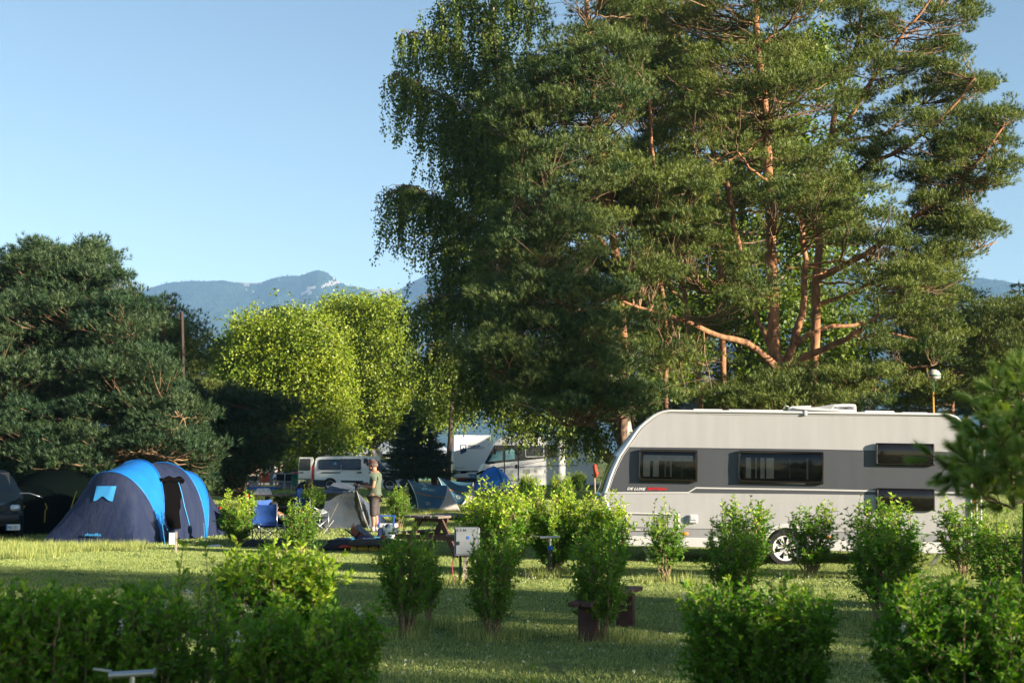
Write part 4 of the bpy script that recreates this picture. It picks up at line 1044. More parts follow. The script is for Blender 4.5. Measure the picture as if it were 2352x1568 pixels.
# foreground young pine at the right, needles long and soft
def young_pine():
    rng = np.random.default_rng(71); Y0 = 13.8
    b = GY(2352, Y0); root = thing('young_pine', 'young long-needled pine out of focus at the right edge', 'tree', b); bi = np.array(b)
    tb = MB(); tr = [Vector((0, 0, 0)), Vector((-.02, 0, .8)), Vector((.02, .03, 1.7)), Vector((.05, 0, 2.5)), Vector((.05, 0, 2.8))]
    tb.tube(tr, [.038, .032, .025, .018, .01], 8).build('trunk', 'pine_bark_low', root, smooth=True)
    T = np.array([tuple(p) for p in tr]); A = dense(T, 30)
    ends = []
    for (u, v, dy) in [(2150, 1052, -.5), (2205, 1045, -.9), (2190, 1090, -.3), (2240, 1000, -.5), (2215, 985, .3), (2280, 960, -.6), (2300, 905, 0), (2255, 930, .5), (2330, 880, -.4), (2350, 920, .5), (2390, 900, 0), (2300, 1010, -.9), (2290, 1055, -.7), (2260, 1075, .2), (2340, 1040, -1), (2370, 980, -.6), (2420, 1000, .2), (2240, 1115, -.8), (2320, 1090, .9), (2400, 1060, .6), (2345, 850, .1), (2450, 930, .4), (2470, 1050, 0), (2310, 945, .9), (2270, 985, -.3), (2335, 965, -.9), (2325, 1075, -.9), (2225, 1060, -.1), (2280, 890, .2), (2365, 870, -.2)]:
        ends.append(np.array(W(u, v, Y0 + dy)) - bi)
    curves = []; SP = []; SD = []
    for e in ends:
        i = int(np.argmin(np.abs(A[:, 2] - (e[2] - .12)) + 0)); s = A[i]; L = np.linalg.norm(e - s)
        C = curve_pts(s, e, 8, sag=.08 * L, rise=.06, wob=.02, rng=rng); curves.append((C, np.linspace(.012 + .006 * L, .006, 8)))
        D = dense(C, 40)
        subs = [(D[-1], D[-1] - D[-6], .22)]
        for k in range(max(6, int(L * 13))):
            t = rng.uniform(.35, 1); q = D[int(t * 39)]; ax = D[-1] - D[0]; ax /= np.linalg.norm(ax)
            d = ax * .8 + rng.normal(0, .55, 3) + [0, 0, .25]; d /= np.linalg.norm(d); subs.append((q, d, rng.uniform(.10, .24)))
        for (q, d, l) in subs:
            d = d / np.linalg.norm(d); e2 = q + d * l; curves.append((curve_pts(q, e2, 3), np.array([.005, .004, .003])))
            n = int(l * 85); tt = rng.uniform(.25, 1.05, n)[:, None]; SP.append(q + (e2 - q) * tt); SD.append(np.tile(d, (n, 1)))
    TV, TF = needle_template(36, .11, .0024, .66, .03, np.random.default_rng(9))
    SP = np.vstack(SP); V, F, T_ = inst(TV, TF, SP, np.vstack(SD) + rng.normal(0, .1, (len(SP), 3)), rng.uniform(.8, 1.15, len(SP)), rng)
    print('young pine', len(F))
    link('crown', npmesh('crown', V, F, T_), 'young_pine_needles', root, kind='stuff')
    V, F = tubes_np(curves, 5); link('branches', npmesh('branches', V, F, smooth=True), 'twig', root, kind='stuff')
young_pine()

# grass tufts left standing round the foot of each shrub
for (u, v) in ((932, 1462), (1128, 1468), (1382, 1472), (1145, 1322), (1268, 1318), (1378, 1322), (1530, 1337), (1690, 1388), (1862, 1327), (2035, 1438), (2210, 1328), (543, 1252), (690, 1272), (985, 1440), (1262, 1328), (1055, 1340)):
    p = Gd(u, v); tall_at = [TALL.append((p.x + RNG.normal(0, .22), p.y + RNG.normal(0, .16), 0)) for _ in range(14)]
scatter_gn('tall_grass', 'long unmown grass by the tents and shrubs', TALL, tuft, 'tall_grass', .6, 1.25)
# clover heads in the lawn
cl = []
for _ in range(450):
    p = Gd(RNG.uniform(850, 2300), RNG.uniform(1325, 1345) if RNG.random() < .45 else RNG.uniform(1300, 1560)); cl.append((p.x, p.y, RNG.uniform(.03, .07)))
V, F, T = inst(PLV * np.array([2.4, 1, 1]), PLF, np.repeat(np.array(cl), 5, 0) + RNG.normal(0, .006, (2250, 3)), RNG.normal(size=(2250, 3)) + [0, 0, .8], np.full(2250, .012), RNG)
o = link('clover_flowers', npmesh('clover_flowers', V, F, T), 'blossom'); meta(o, 'small white clover heads in the lawn', 'flowers', kind='stuff')
# ================================================================== object materials
pmat('white_paint', (.52, .52, .52), .35, var=.03, scale=2, coat=.2)
def hammered(name, col):
    m = pmat(name, col, .42, var=.045, scale=2.2, stretch=(3.0, 3.0, .35))
    nt = m.node_tree; b = [n for n in nt.nodes if n.type == 'BSDF_PRINCIPLED'][0]; tc = [n for n in nt.nodes if n.type == 'TEX_COORD'][0]
    v = _n(nt, 'ShaderNodeTexVoronoi'); v.inputs['Scale'].default_value = 7.0; nt.links.new(tc.outputs['Object'], v.inputs[0])
    r = _n(nt, 'ShaderNodeMapRange'); r.inputs[1].default_value = .0; r.inputs[2].default_value = .075; r.inputs[3].default_value = 0; r.inputs[4].default_value = 1; nt.links.new(v.outputs['Distance'], r.inputs[0])
    n2 = _n(nt, 'ShaderNodeTexNoise'); n2.inputs['Scale'].default_value = 90; nt.links.new(tc.outputs['Object'], n2.inputs[0])
    b1 = _n(nt, 'ShaderNodeBump'); b1.inputs['Strength'].default_value = .55; b1.inputs['Distance'].default_value = .012; nt.links.new(r.outputs[0], b1.inputs['Height'])
    b2 = _n(nt, 'ShaderNodeBump'); b2.inputs['Strength'].default_value = .12; b2.inputs['Distance'].default_value = .01; nt.links.new(n2.outputs[0], b2.inputs['Height']); nt.links.new(b1.outputs[0], b2.inputs['Normal'])
    nt.links.new(b2.outputs[0], b.inputs['Normal'])
hammered('hammered_white', (.38, .38, .39)); hammered('hammered_grey', (.066, .071, .084)); hammered('hammered_light_grey', (.26, .265, .28))
pmat('grp_white', (.56, .56, .57), .25, var=.02, coat=.3)
pmat('acrylic_dark', (.008, .007, .007), .06, var=.2, coat=.3)
pmat('backing_dark', (.03, .025, .024), .6)
pmat('motorhome_white', (.80, .80, .80), .3, var=.02, coat=.2)
pmat('front_glass', (.03, .06, .10), .08, coat=.5)
pmat('rubber', (.022, .022, .022), .85, var=.2, scale=30)
pmat('alloy', (.62, .62, .63), .3, metal=.6, var=.05)
pmat('hubcap_white', (.72, .71, .69), .35, var=.04)
pmat('chrome', (.75, .75, .76), .15, metal=1, var=.05)
pmat('steel', (.45, .46, .48), .35, metal=.9, var=.12)
pmat('black_plastic', (.02, .02, .022), .5)
pmat('lamp_orange', (.85, .22, .02), .25)
pmat('lamp_red', (.5, .02, .015), .2)
pmat('red_print', (.55, .02, .02), .4); pmat('white_print', (.8, .8, .8), .4); pmat('black_print', (.02, .02, .025), .5); pmat('navy_print', (.02, .05, .14), .5)
pmat('curtain', (.75, .70, .64), .9, var=.1, scale=15)
pmat('rail_grey', (.45, .44, .42), .4)
m, nt, out = _new('window_pane')
tr = _n(nt, 'ShaderNodeBsdfTransparent'); tr.inputs[0].default_value = (.78, .74, .72, 1); gl = _n(nt, 'ShaderNodeBsdfGlossy'); gl.inputs['Roughness'].default_value = .04; gl.inputs[0].default_value = (.9, .95, 1, 1)
fn = _n(nt, 'ShaderNodeFresnel'); fn.inputs[0].default_value = 1.45; ms = _n(nt, 'ShaderNodeMixShader')
tcw = _n(nt, 'ShaderNodeTexCoord'); nw = _n(nt, 'ShaderNodeTexNoise'); nw.inputs['Scale'].default_value = 3.0; nt.links.new(tcw.outputs['Object'], nw.inputs[0])
bw = _n(nt, 'ShaderNodeBump'); bw.inputs['Strength'].default_value = .12; bw.inputs['Distance'].default_value = .05; nt.links.new(nw.outputs[0], bw.inputs['Height']); nt.links.new(bw.outputs[0], gl.inputs['Normal'])
nt.links.new(fn.outputs[0], ms.inputs[0]); nt.links.new(tr.outputs[0], ms.inputs[1]); nt.links.new(gl.outputs[0], ms.inputs[2]); nt.links.new(ms.outputs[0], out.inputs[0])

def wheel(name, parent, c, R, Wd, rim_r, mat_rim, nsp=7, cover=False):
    """wheel with axle along local y, outer face towards -y"""
    w = thing(name, None, None); w.parent = parent; w.location = c
    M = Matrix.Rotation(pi / 2, 4, 'X')
    t = MB(); t.lathe([(rim_r, -Wd / 2), (R * .93, -Wd / 2), (R * .985, -Wd * .42), (R, -Wd * .3), (R, Wd * .3), (R * .985, Wd * .42), (R * .93, Wd / 2), (rim_r, Wd / 2)], 40, M, cap=False)
    t.build('tyre', 'rubber', w, smooth=True, auto=40)
    r = MB(); r.lathe([(rim_r * .86, -Wd * .1), (rim_r * .9, Wd * .45), (rim_r * 1.03, Wd * .5), (rim_r * 1.03, Wd * .44)], 36, M, cap=False)
    r.lathe([(.0, Wd * .4), (rim_r * .26, Wd * .42), (rim_r * .30, Wd * .3)], 20, M, cap=False)
    for k in range(nsp):
        a = 2 * pi * k / nsp + .25
        wv = rim_r * (.40 if cover else .22)
        p0 = (cos(a) * rim_r * .2, sin(a) * rim_r * .2); p1 = (cos(a) * rim_r * .93, sin(a) * rim_r * .93); n = (-sin(a), cos(a))
        poly = [(p0[0] + n[0] * wv * .3, p0[1] + n[1] * wv * .3), (p0[0] - n[0] * wv * .3, p0[1] - n[1] * wv * .3), (p1[0] - n[0] * wv * .5, p1[1] - n[1] * wv * .5), (p1[0] + n[0] * wv * .5, p1[1] + n[1] * wv * .5)]
        r.prism(poly, -Wd * .40, -Wd * .28)
    r.build('rim', mat_rim, w, smooth=True, auto=35)
    d = MB(); d.lathe([(0, 0), (rim_r * .9, 0)], 24, M, cap=False); d.build('brake_disc', 'black_plastic', w)
    return w
def px_poly(L, pts): return [L(u, v) for u, v in pts]
def strip_poly(L, pts, wpx):
    up = [(u, v - wpx / 2) for u, v in pts]; dn = [(u, v + wpx / 2) for u, v in pts][::-1]
    return px_poly(L, up + dn)

# ================================================================== the caravan
car = thing('caravan', 'long white caravan with a broad grey band parked side-on behind the shrubs', 'caravan', Gd(1803, 1297), radians(-7.5), tilt=.0165)
L = plane_local(car, 0)
left = px_poly(L, [(1425, 1246), (1412, 1200), (1398, 1165), (1388.6, 1144.5), (1390, 1132), (1395.7, 1116), (1402, 1096), (1409.7, 1076.5), (1423.8, 1046), (1440, 1022.6), (1459, 994.5), (1470, 980), (1482.4, 968.7), (1501, 954.7), (1512, 949), (1524.6, 945.3), (1538.6, 943.4)])
right = px_poly(L, [(2170, 952.0), (2183, 953.8), (2196, 958.6), (2206, 967), (2213, 977), (2220, 993), (2224.5, 1011), (2227, 1040), (2228, 1080), (2229, 1130), (2229, 1266)])
roofp = px_poly(L, [(1700, 945.3), (1950, 948.8)])
prof = left + roofp + right
CW = 2.25
def bulge(i, s):
    w = sin(pi * s) ** .55
    n = len(left)
    if i < n: f = 1 - max(0, (i - 7)) / (n - 7 - 1.); return -.20 * w * (f if i > 7 else 1)
    if i >= n + 2: k = i - n - 2; f = min(1, k / 7.); return .17 * w * f
    return 0
def shell_rows(sel, off=0.0, s0=0.0, s1=1.0, ns=13):
    rows = []
    for j in range(ns):
        s = s0 + (s1 - s0) * j / (ns - 1.)
        rows.append([(prof[i][0] + bulge(i, s) + (off if i > 17 else -off), CW * s, prof[i][1] + (.035 * sin(pi * s) if i >= 14 and i < 22 else 0)) for i in sel])
    return rows
mb = MB(); rr = shell_rows(range(len(prof))); mb.grid(rr, close=True)
mb.build('body', 'grp_white', car, smooth=True, auto=50)
mb = MB(); mb.prism(prof, CW, CW + .01); mb.build('far_side_panel', 'hammered_white', car)
mb = MB(); mb.sheet(shell_rows(range(3, 9), .006, .06, .94), .004); mb.build('front_window', 'front_glass', car, smooth=True, auto=50)
mb = MB(); mb.sheet(shell_rows(range(27, 30), .008, .2, .8), .004); mb.build('rear_window', 'acrylic_dark', car, smooth=True, auto=50)
mb = MB(); mb.prism(prof, -.006, .004); mb.build('side_panel', 'hammered_white', car)
bandp = px_poly(L, [(1438, 1026.6), (1874, 1032), (2226, 1038.9), (2228, 1080), (2229, 1138.5), (2011, 1136), (1801, 1133.2), (1598, 1131.5), (1590, 1131), (1395, 1129.5), (1400, 1105), (1411.5, 1076.5), (1425.5, 1046)])
mb = MB(); mb.prism(bandp, -.010, -.0055); mb.build('grey_band', 'hammered_grey', car)
mb = MB(); mb.prism(strip_poly(L, [(1393, 1131), (1580.8, 1130.6), (1598.4, 1119.8), (1874, 1124.2), (2228, 1131.5)], 3.4), -.016, -.0095); mb.build('white_stripe', 'white_paint', car)
mb = MB(); mb.prism(strip_poly(L, [(1438, 1026.6), (1874, 1032), (2226, 1038.9)], 1.1), -.013, -.0098); mb.build('dark_line', 'black_print', car)
mb = MB(); mb.prism(px_poly(L, [(1423.8, 1209), (1566.8, 1213), (1891.6, 1220.3), (2229, 1229), (2229, 1245.5), (1888.6, 1237.9), (1604, 1233.6), (1433, 1228.9)]), -.010, -.0055); mb.build('lower_stripe', 'hammered_light_grey', car)
mb = MB(); mb.prism(strip_poly(L, [(1422, 1209), (1566.8, 1213), (1891.6, 1220.3), (2229, 1229)], .9), -.013, -.0098); mb.build('dark_line', 'black_print', car)
mb = MB(); mb.prism(px_poly(L, [(1431, 1229.5), (1604, 1234.2), (1888.6, 1238.6), (2229, 1246.2), (2230, 1270), (2160, 1270.4), (1888, 1263.5), (1600, 1256), (1440, 1252), (1433, 1244)]), -.03, .02); mb.build('skirt', 'grp_white', car, bevel=.01)
# corner rail round the side
mb = MB(); pr = [Vector((x, -.012, z)) for x, z in prof]; mb.tube(pr, .024, 8); mb.build('corner_rail', 'grp_white', car, smooth=True)
mb = MB(); ins = []
cxm = sum(p[0] for p in prof) / len(prof); czm = sum(p[1] for p in prof) / len(prof)
for x, z in prof[3:-3]:
    d = Vector((cxm - x, czm - z)); d = Vector((d.x * .55, d.y)).normalized(); ins.append(Vector((x + d.x * .055, -.010, z + d.y * .055)))
mb.tube(ins, .006, 6); mb.build('rail_seal', 'rail_grey', car, smooth=True)
mb = MB(); mb.box((L(1800, 1255)[0] * 0 + (prof[0][0] + prof[-1][0]) / 2, CW / 2, .42), (abs(prof[-1][0] - prof[0][0]) - .3, CW - .12, .16)); mb.build('chassis', 'black_plastic', car)
for u in (1460, 2180):
    x, z = L(u, 1262); mb = MB(); mb.beam((x, .3, .42), (x + (.25 if u < 1700 else -.25), .3, .03), .05, .05); mb.box((x + (.25 if u < 1700 else -.25), .3, .02), (.16, .16, .03)); mb.build('corner_steady', 'steel', car)

def cwindow(u0, v0, u1, v1, kind, name='window'):
    x0, z1 = L(u0, v0); x1, z0 = L(u1, v1); cx, cz = (x0 + x1) / 2, (z0 + z1) / 2; w, h = x1 - x0, z1 - z0
    b = .052 if kind else .03
    fr = MB()
    def rb(a, c, dx, dz, dep): fr.box((a, -.014 - dep / 2, c), (dx, dep, dz), bev=.016)
    rb(cx, z1 - b / 2, w, b, .065); rb(cx, z0 + b / 2 + .005, w, b + .01, .065); rb(x0 + b / 2, cz, b, h - 2 * b + .02, .062); rb(x1 - b / 2, cz, b, h - 2 * b + .02, .062)
    win = fr.build(name, 'acrylic_dark', car, smooth=True, auto=30)
    bk = MB(); bk.box((cx, -.012, cz), (w - .04, .006, h - .04)); bk.build('backing', 'backing_dark', win)  # plain dark sheet closing the window behind the pane
    rows = []
    for j in range(9):
        t = j / 8.; rows.append([(x0 + .02 + (w - .04) * i / 16., -.052 - .028 * (1 - (2 * t - 1) ** 4) - .012 * (1 - (2 * i / 16. - 1) ** 6), z0 + .02 + (h - .04) * t) for i in range(17)])
    if not kind:
        p = MB(); p.grid(rows); p.build('pane', 'acrylic_dark', win, smooth=True)
        for x in (x0 + .02, x1 - .02):
            q = MB(); q.box((x, -.05, cz), (.02, .07, h * .9), bev=.008); q.build('end_cap', 'black_plastic', win)
    else:
        p = MB(); p.grid(rows); p.build('pane', 'window_pane', win, smooth=True)
        iz0, iz1 = z0 + .085, z1 - .12
        for (a, c) in kind:
            q = MB(); xa = x0 + w * a; xb = x0 + w * c; n = 24
            q.grid([[(xa + (xb - xa) * i / n, -.026 + .008 * sin(i * 1.3), z) for i in range(n + 1)] for z in (iz0, (iz0 + iz1) / 2, iz1)]); q.build('curtain', 'curtain', win, smooth=True)
        if w < 1.2:
            q = MB(); q.box((cx, -.022, z1 - .15), (w * .84, .008, .10)); q.build('pelmet', 'curtain', win)
        for a in (.25, .75):
            q = MB(); q.box((x0 + w * a, -.03, z0 + .07), (.05, .03, .02), bev=.005); q.build('latch', 'black_plastic', win)
    return win
cwindow(1468.3, 1030.8, 1601.9, 1107, [(.07, .19), (.24, .34), (.44, .46), (.53, .56), (.73, .74)])
cwindow(1695.7, 1034, 1891.5, 1112, [(.09, .15), (.20, .22), (.26, .31), (.33, .42), (.60, .61), (.80, .82)])
cwindow(2010, 1016.7, 2145.5, 1069.5, None)
cwindow(2011.6, 1119.8, 2146.5, 1172.5, None)
# locker hatch, vent, markers, lettering
def ring(u0, v0, u1, v1, name, t=.028, dep=.022):
    x0, z1 = L(u0, v0); x1, z0 = L(u1, v1); q = MB(); y = -.012 - dep / 2
    q.box(((x0 + x1) / 2, y, z1 - t / 2), (x1 - x0, dep, t), bev=.008); q.box(((x0 + x1) / 2, y, z0 + t / 2), (x1 - x0, dep, t), bev=.008)
    q.box((x0 + t / 2, y, (z0 + z1) / 2), (t, dep, z1 - z0 - 2 * t + .01), bev=.008); q.box((x1 - t / 2, y, (z0 + z1) / 2), (t, dep, z1 - z0 - 2 * t + .01), bev=.008)
    o = q.build(name, 'white_paint', car); 
    q = MB(); q.box((x1 - .12, y - .012, z1 - .045), (.05, .02, .03), bev=.006); q.build('lock', 'rail_grey', o); return o
ring(1437.8, 1176, 1560, 1220.7, 'locker_hatch')
x, z = L(1592.5, 1191); mb = MB(); mb.box((x, -.03, z), (.15, .04, .155), bev=.02); mb.box((x, -.055, z + .02), (.11, .02, .08), bev=.008); mb.build('fridge_vent', 'grp_white', car)
for u, v in ((1573.3, 1224.7), (1899, 1232.9), (2160, 1241)):
    x, z = L(u, v); mb = MB(); mb.box((x, -.026, z), (.115, .03, .05), bev=.014); mb.build('marker_lamp', 'lamp_orange', car, smooth=True)
x, z = L(1440, 1121.8); text_mesh('lettering', 'DE LUXE', .062, 'white_print', car, (x, -.013, z), shear=.3, xs=1.28, bold=.001)
x, z = L(1486, 1122.2); text_mesh('lettering', 'EDITION', .060, 'red_print', car, (x, -.013, z), shear=.35, xs=1.38, bold=.0025)
# wheel arch and wheel
cx, cz = L(1804, 1257.5)
arc = lambda r, a0, a1, n=22: [(cx + r * cos(radians(a0 + (a1 - a0) * i / n)), cz + r * sin(radians(a0 + (a1 - a0) * i / n))) for i in range(n + 1)]
mb = MB(); mb.prism(arc(.335, -8, 188) , -.034, -.0305); mb.build('wheel_well', 'black_plastic', car)
mb = MB(); mb.prism(arc(.415, -4, 184) + arc(.345, 184, -4), -.062, -.03); mb.build('wheel_arch', 'grp_white', car, bevel=.008)
wheel('wheel', car, (cx, .02, cz), .315, .19, .215, 'hubcap_white', 7, True)
x, z = L(1809, 1259)
for dx in (-.022, .022):
    mb = MB(); mb.box((cx + dx, -.078, cz), (.014, .012, .03)); mb.build('hub_badge', 'black_print', car)
# roof gear
L9 = plane_local(car, .75); L2 = plane_local(car, .25)
mb = MB(); pl = px_poly(L9, [(1868, 947), (1876, 937), (1893, 931.5), (1912, 928.3), (1935, 927.2), (1962, 927.4), (1966.5, 930), (1967.5, 948)]); mb.prism(pl, .75, 1.5); ac = mb.build('air_conditioner', 'grp_white', car, bevel=.02)
x, z = L9(1917, 936.5); text_mesh('lettering', '^> DOMETIC', .062, 'black_print', ac, (x, .742, z), xs=.98, bold=.0012)
mb = MB(); mb.prism(px_poly(L9, [(1864, 935.5), (1893, 931.5), (1905, 929.5), (1917, 929.3), (1909, 939)]), .742, .748); mb.build('side_flash', 'hammered_light_grey', ac)
L5 = plane_local(car, .45)
mb = MB(); mb.prism(px_poly(L5, [(1809, 946), (1811, 936), (1818, 932.5), (1862, 931.0), (1864, 934), (1830, 937), (1832, 946)]), .45, .7); dish = mb.build('satellite_mount', 'grp_white', car, bevel=.01)
mb = MB()
pts_ = px_poly(L5, [(1818, 936.5), (1845, 934.0), (1880, 937), (1915, 940.8), (1931, 942.3), (1930, 945), (1900, 944.2), (1860, 942.5), (1828, 939.5)]); mb.prism(pts_, .32, .95); mb.build('dish', 'white_paint', dish, bevel=.008)
mb = MB(); mb.prism(px_poly(L5, [(1826, 940), (1850, 943), (1866, 947), (1855, 947), (1830, 944)]), .46, .5); mb.build('dish_arm', 'steel', dish)
x, z = L5(1803, 940); mb = MB(); mb.tube([(x, .5, z - .06), (x - .02, .5, z + .03), (x + .02, .5, z + .07), (x + .07, .5, z + .05)], .008, 6); mb.build('cable_loop', 'white_paint', dish, smooth=True)
x, z = L(1850, 947); mb = MB(); mb.box((x, -.02, z - .01), (.05, .05, .09), bev=.008); mb.build('rail_clamp', 'white_paint', car)
for (u0, u1, v, y0, y1, nm) in ((1591, 1660, 938.6, .5, 1.1, 'roof_hatch'), (1672, 1800, 939.6, .9, 1.5, 'roof_hatch'), (1985, 2055, 942.5, .5, 1.1, 'roof_hatch'), (2070, 2132, 946, .4, 1.0, 'roof_hatch')):
    Lq = plane_local(car, y0); x0, z = Lq(u0, v); x1, _ = Lq(u1, v); mb = MB(); mb.box(((x0 + x1) / 2, (y0 + y1) / 2, z - .04), (x1 - x0, y1 - y0, .08), bev=.02); mb.build(nm, 'grp_white', car)
# rear lamps and pole
mb = MB()
for k, (dz_, m_) in enumerate(((0, 0), (-.11, 0), (-.22, 0))): mb.box((prof[-2][0] + .07, .10, L(2240, 1134)[1] + dz_), (.06, .14, .09), bev=.02)
mb.build('rear_lamp', 'lamp_red', car, smooth=True)
mb = MB(); mb.box((prof[-2][0] + .13, CW / 2, .62), (.10, CW - .3, .10), bev=.03); mb.build('rear_bumper', 'grp_white', car)
mb = MB(); mb.tube([(prof[-2][0] + .30, .7, .35), (prof[-2][0] + .30, .7, 1.5)], .02, 8); mb.tube([(prof[-2][0] + .30, 1.1, .35), (prof[-2][0] + .30, 1.1, 1.5)], .02, 8); mb.build('bicycle_rack', 'white_paint', car, smooth=True)
x, z = L(1392, 1136); mb = MB(); mb.box((x - .10, .12, z), (.14, .22, .075), rot=Matrix.Rotation(.5, 4, 'Z'), bev=.02); mb.build('corner_lamp', 'chrome', car)
mb = MB(); mb.beam((prof[0][0] + .1, 1.0, .45), (prof[0][0] - .95, 1.12, .48), .08, .08); mb.tube([(prof[0][0] - .7, 1.12, .06), (prof[0][0] - .7, 1.12, .75)], .025, 8); mb.build('drawbar', 'steel', car)

# ================================================================== tents
pmat('tent_navy', (.009, .017, .050), .75, scale=3, bump=1.0, bscale=5, col2=(.018, .026, .058), stretch=(1.6, 1.6, .3), spec=.25)
pmat('tent_blue', (.008, .14, .46), .45, var=.08, scale=3, bump=.4, bscale=6)
pmat('tent_blue_light', (.04, .26, .55), .5, var=.05)
pmat('tent_near_black', (.003, .0028, .003), .95, spec=.02)
pmat('tent_grey', (.055, .075, .11), .55, col2=(.085, .10, .13), scale=2, bump=.5, bscale=5)
pmat('tent_teal', (.035, .10, .16), .65, col2=(.05, .14, .20), scale=14, bump=.3, bscale=8)
pmat('tent_beige', (.50, .45, .40), .7, var=.08, scale=3, bump=.3, bscale=8)
pmat('tent_dome_blue', (.008, .15, .52), .5, var=.1, scale=4)
pmat('tent_dark_green', (.0015, .0035, .003), .95, spec=.02)
pmat('yellow_cord', (.55, .42, .04), .7); pmat('orange_cord', (.6, .22, .05), .7); pmat('white_cord', (.55, .55, .52), .7)
BT = thing('dome_tent', 'large navy and bright blue family tent with an open dark doorway', 'tent', tuple((Gd(102, 1253) + Gd(300, 1257)) / 2), radians(-14.5))
# local: x across (right +), y along the axis away from the viewer
def arch(sf, st, zt, hw, n=24, px=.80):
    out = []
    for i in range(n + 1):
        a = pi * i / n; c = cos(a); s_ = sin(a)
        out.append(Vector((-hw * np.sign(c) * abs(c) ** .9, sf + (st - sf) * s_ ** 1.1, zt * s_ ** px)))
    return out
HW = 1.10
Aa = arch(1.50, .80, 1.52, .87); Bb = arch(1.55, 2.0, 1.76, .87); Cc = arch(3.40, 3.10, 1.70, .97); Dd = arch(3.45, 4.0, 1.50, .97)
def base_path(pts, n=24):
    P = dense([Vector(p) for p in pts], n + 1); return [Vector(p) for p in P]
F0 = base_path([(-.87, 1.5, 0), (-1.12, .05, 0), (-1.10, -.05, 0), (1.06, -.05, 0), (1.08, .05, 0), (.87, 1.5, 0)])
R0 = base_path([(-.97, 3.45, 0), (-.98, 5.0, 0), (.95, 5.0, 0), (.97, 3.45, 0)])
def loft(a, b, n, wr=0.0, seed=0, sag=0.0):
    rows = []
    rg = random.Random(seed)
    for j in range(n + 1):
        t = j / n; r = []
        for i, (p, q) in enumerate(zip(a, b)):
            v = p.lerp(q, t); k = sin(pi * t)
            v += Vector((rg.uniform(-1, 1), rg.uniform(-1, 1), 0)) * wr * k
            v.z -= sag * k * (1 if v.z > .3 else .3); r.append(v)
        rows.append(r)
    return rows
def cloth(a, b, n, name, mat, wr, seed, sag, th=.006):
    mb = MB(); mb.sheet(loft(a, b, n, wr, seed, sag), th); return mb.build(name, mat, BT, smooth=True, auto=60)
fp = cloth(F0, Aa, 10, 'front_panel', 'tent_navy', .016, 1, .02)
cloth(Aa, Bb, 6, 'blue_canopy', 'tent_blue', .004, 2, .015)
sp_ = cloth(Bb, Cc, 8, 'middle_panel', 'tent_navy', .008, 3, .03)
cloth(Cc, Dd, 6, 'blue_canopy', 'tent_blue', .004, 4, .015)
cloth(Dd, R0, 8, 'rear_panel', 'tent_navy', .010, 5, .02)
for nm, A_ in (('tent_pole', Aa), ('tent_pole', Bb), ('tent_pole', Cc), ('tent_pole', Dd)):
    mb = MB(); mb.tube([p + Vector((0, 0, .012)) for p in A_], .014, 6); mb.build(nm, 'tent_blue', BT, smooth=True)
def hits(obj_list, pts, off=.02):
    """points of the picture carried onto the cloth that is seen there"""
    bpy.context.view_layer.update(); res = []
    trees = []
    for o in obj_list:
        bm = bmesh.new(); bm.from_mesh(o.data); bm.transform(o.matrix_world); trees.append(BVHTree.FromBMesh(bm)); bm.free()
    for u, v in pts:
        best = None
        for t in trees:
            d = ray(u, v).normalized(); h = t.ray_cast(Vector((0, 0, CH)), d)
            if h[0] is not None and (best is None or h[3] < best[1]): best = (h[0] - d * off, h[3])
        res.append(best[0] if best else None)
    return res
def patch(name, mat, obj, parent, u_rows, off=.02, smooth=True):
    """u_rows: rows of picture points, all on obj"""
    rows = []
    for r in u_rows:
        h = hits([obj], r, off)
        if any(x is None for x in h): print('patch miss', name); h = [x for x in h if x is not None]
        rows.append(h)
    n = min(len(r) for r in rows)
    if n < 2: return None
    mb = MB(); mb.grid([r[:n] for r in rows]); return mb.build(name, mat, parent, world=True, smooth=smooth)
def lerp_rows(tl, tr, bl, br, nx, ny, fbot=None):
    rows = []
    for j in range(ny + 1):
        t = j / ny; r = []
        for i in range(nx + 1):
            s = i / nx; u = (tl[0] * (1 - s) + tr[0] * s) * (1 - t) + (bl[0] * (1 - s) + br[0] * s) * t; v = (tl[1] * (1 - s) + tr[1] * s) * (1 - t) + (bl[1] * (1 - s) + br[1] * s) * t
            if fbot: v -= t * fbot(s)
            r.append((u, v))
        rows.append(r)
    return rows
patch('window_flap', 'tent_blue_light', fp, BT, lerp_rows((222, 1115.6), (267.5, 1115.6), (214, 1150), (259, 1150.6), 14, 6, lambda s: 11 * exp(-((s - .48) / .22) ** 2)), .03)
dr = patch('doorway', 'tent_near_black', sp_, BT, lerp_rows((362, 1106), (415, 1104), (384, 1216), (424, 1214), 10, 14, lambda s: 12 * abs(2 * s - 1) ** 3), .012)  # near-black patch laid on the cloth as the unlit inside
ru = []
for (u, v) in [(360, 1108), (368, 1101), (378, 1104), (388, 1099), (400, 1103), (412, 1100), (420, 1106)]:
    h = hits([sp_], [(u, v)], .05)[0]
    if h is not None: ru.append(h)
if len(ru) > 2: mb = MB(); mb.tube(ru, [.04, .06, .07, .06, .075, .06, .05][:len(ru)], 8); mb.build('rolled_door', 'tent_near_black', BT, world=True, smooth=True)
for pl_ in ([(406, 1098), (413, 1116), (418, 1136), (424, 1164), (431, 1190), (438, 1218)], [(376, 1197), (380, 1208), (385, 1218), (389, 1230)]):
    h = [x for x in hits([sp_, fp], pl_, .03) if x is not None]
    if len(h) > 2: mb = MB(); mb.tube(h, .012, 5); mb.build('blue_piping', 'tent_blue_light', BT, world=True, smooth=True)
hh = hits([fp], [(206, 1227), (194, 1227), (222, 1226)], .05)
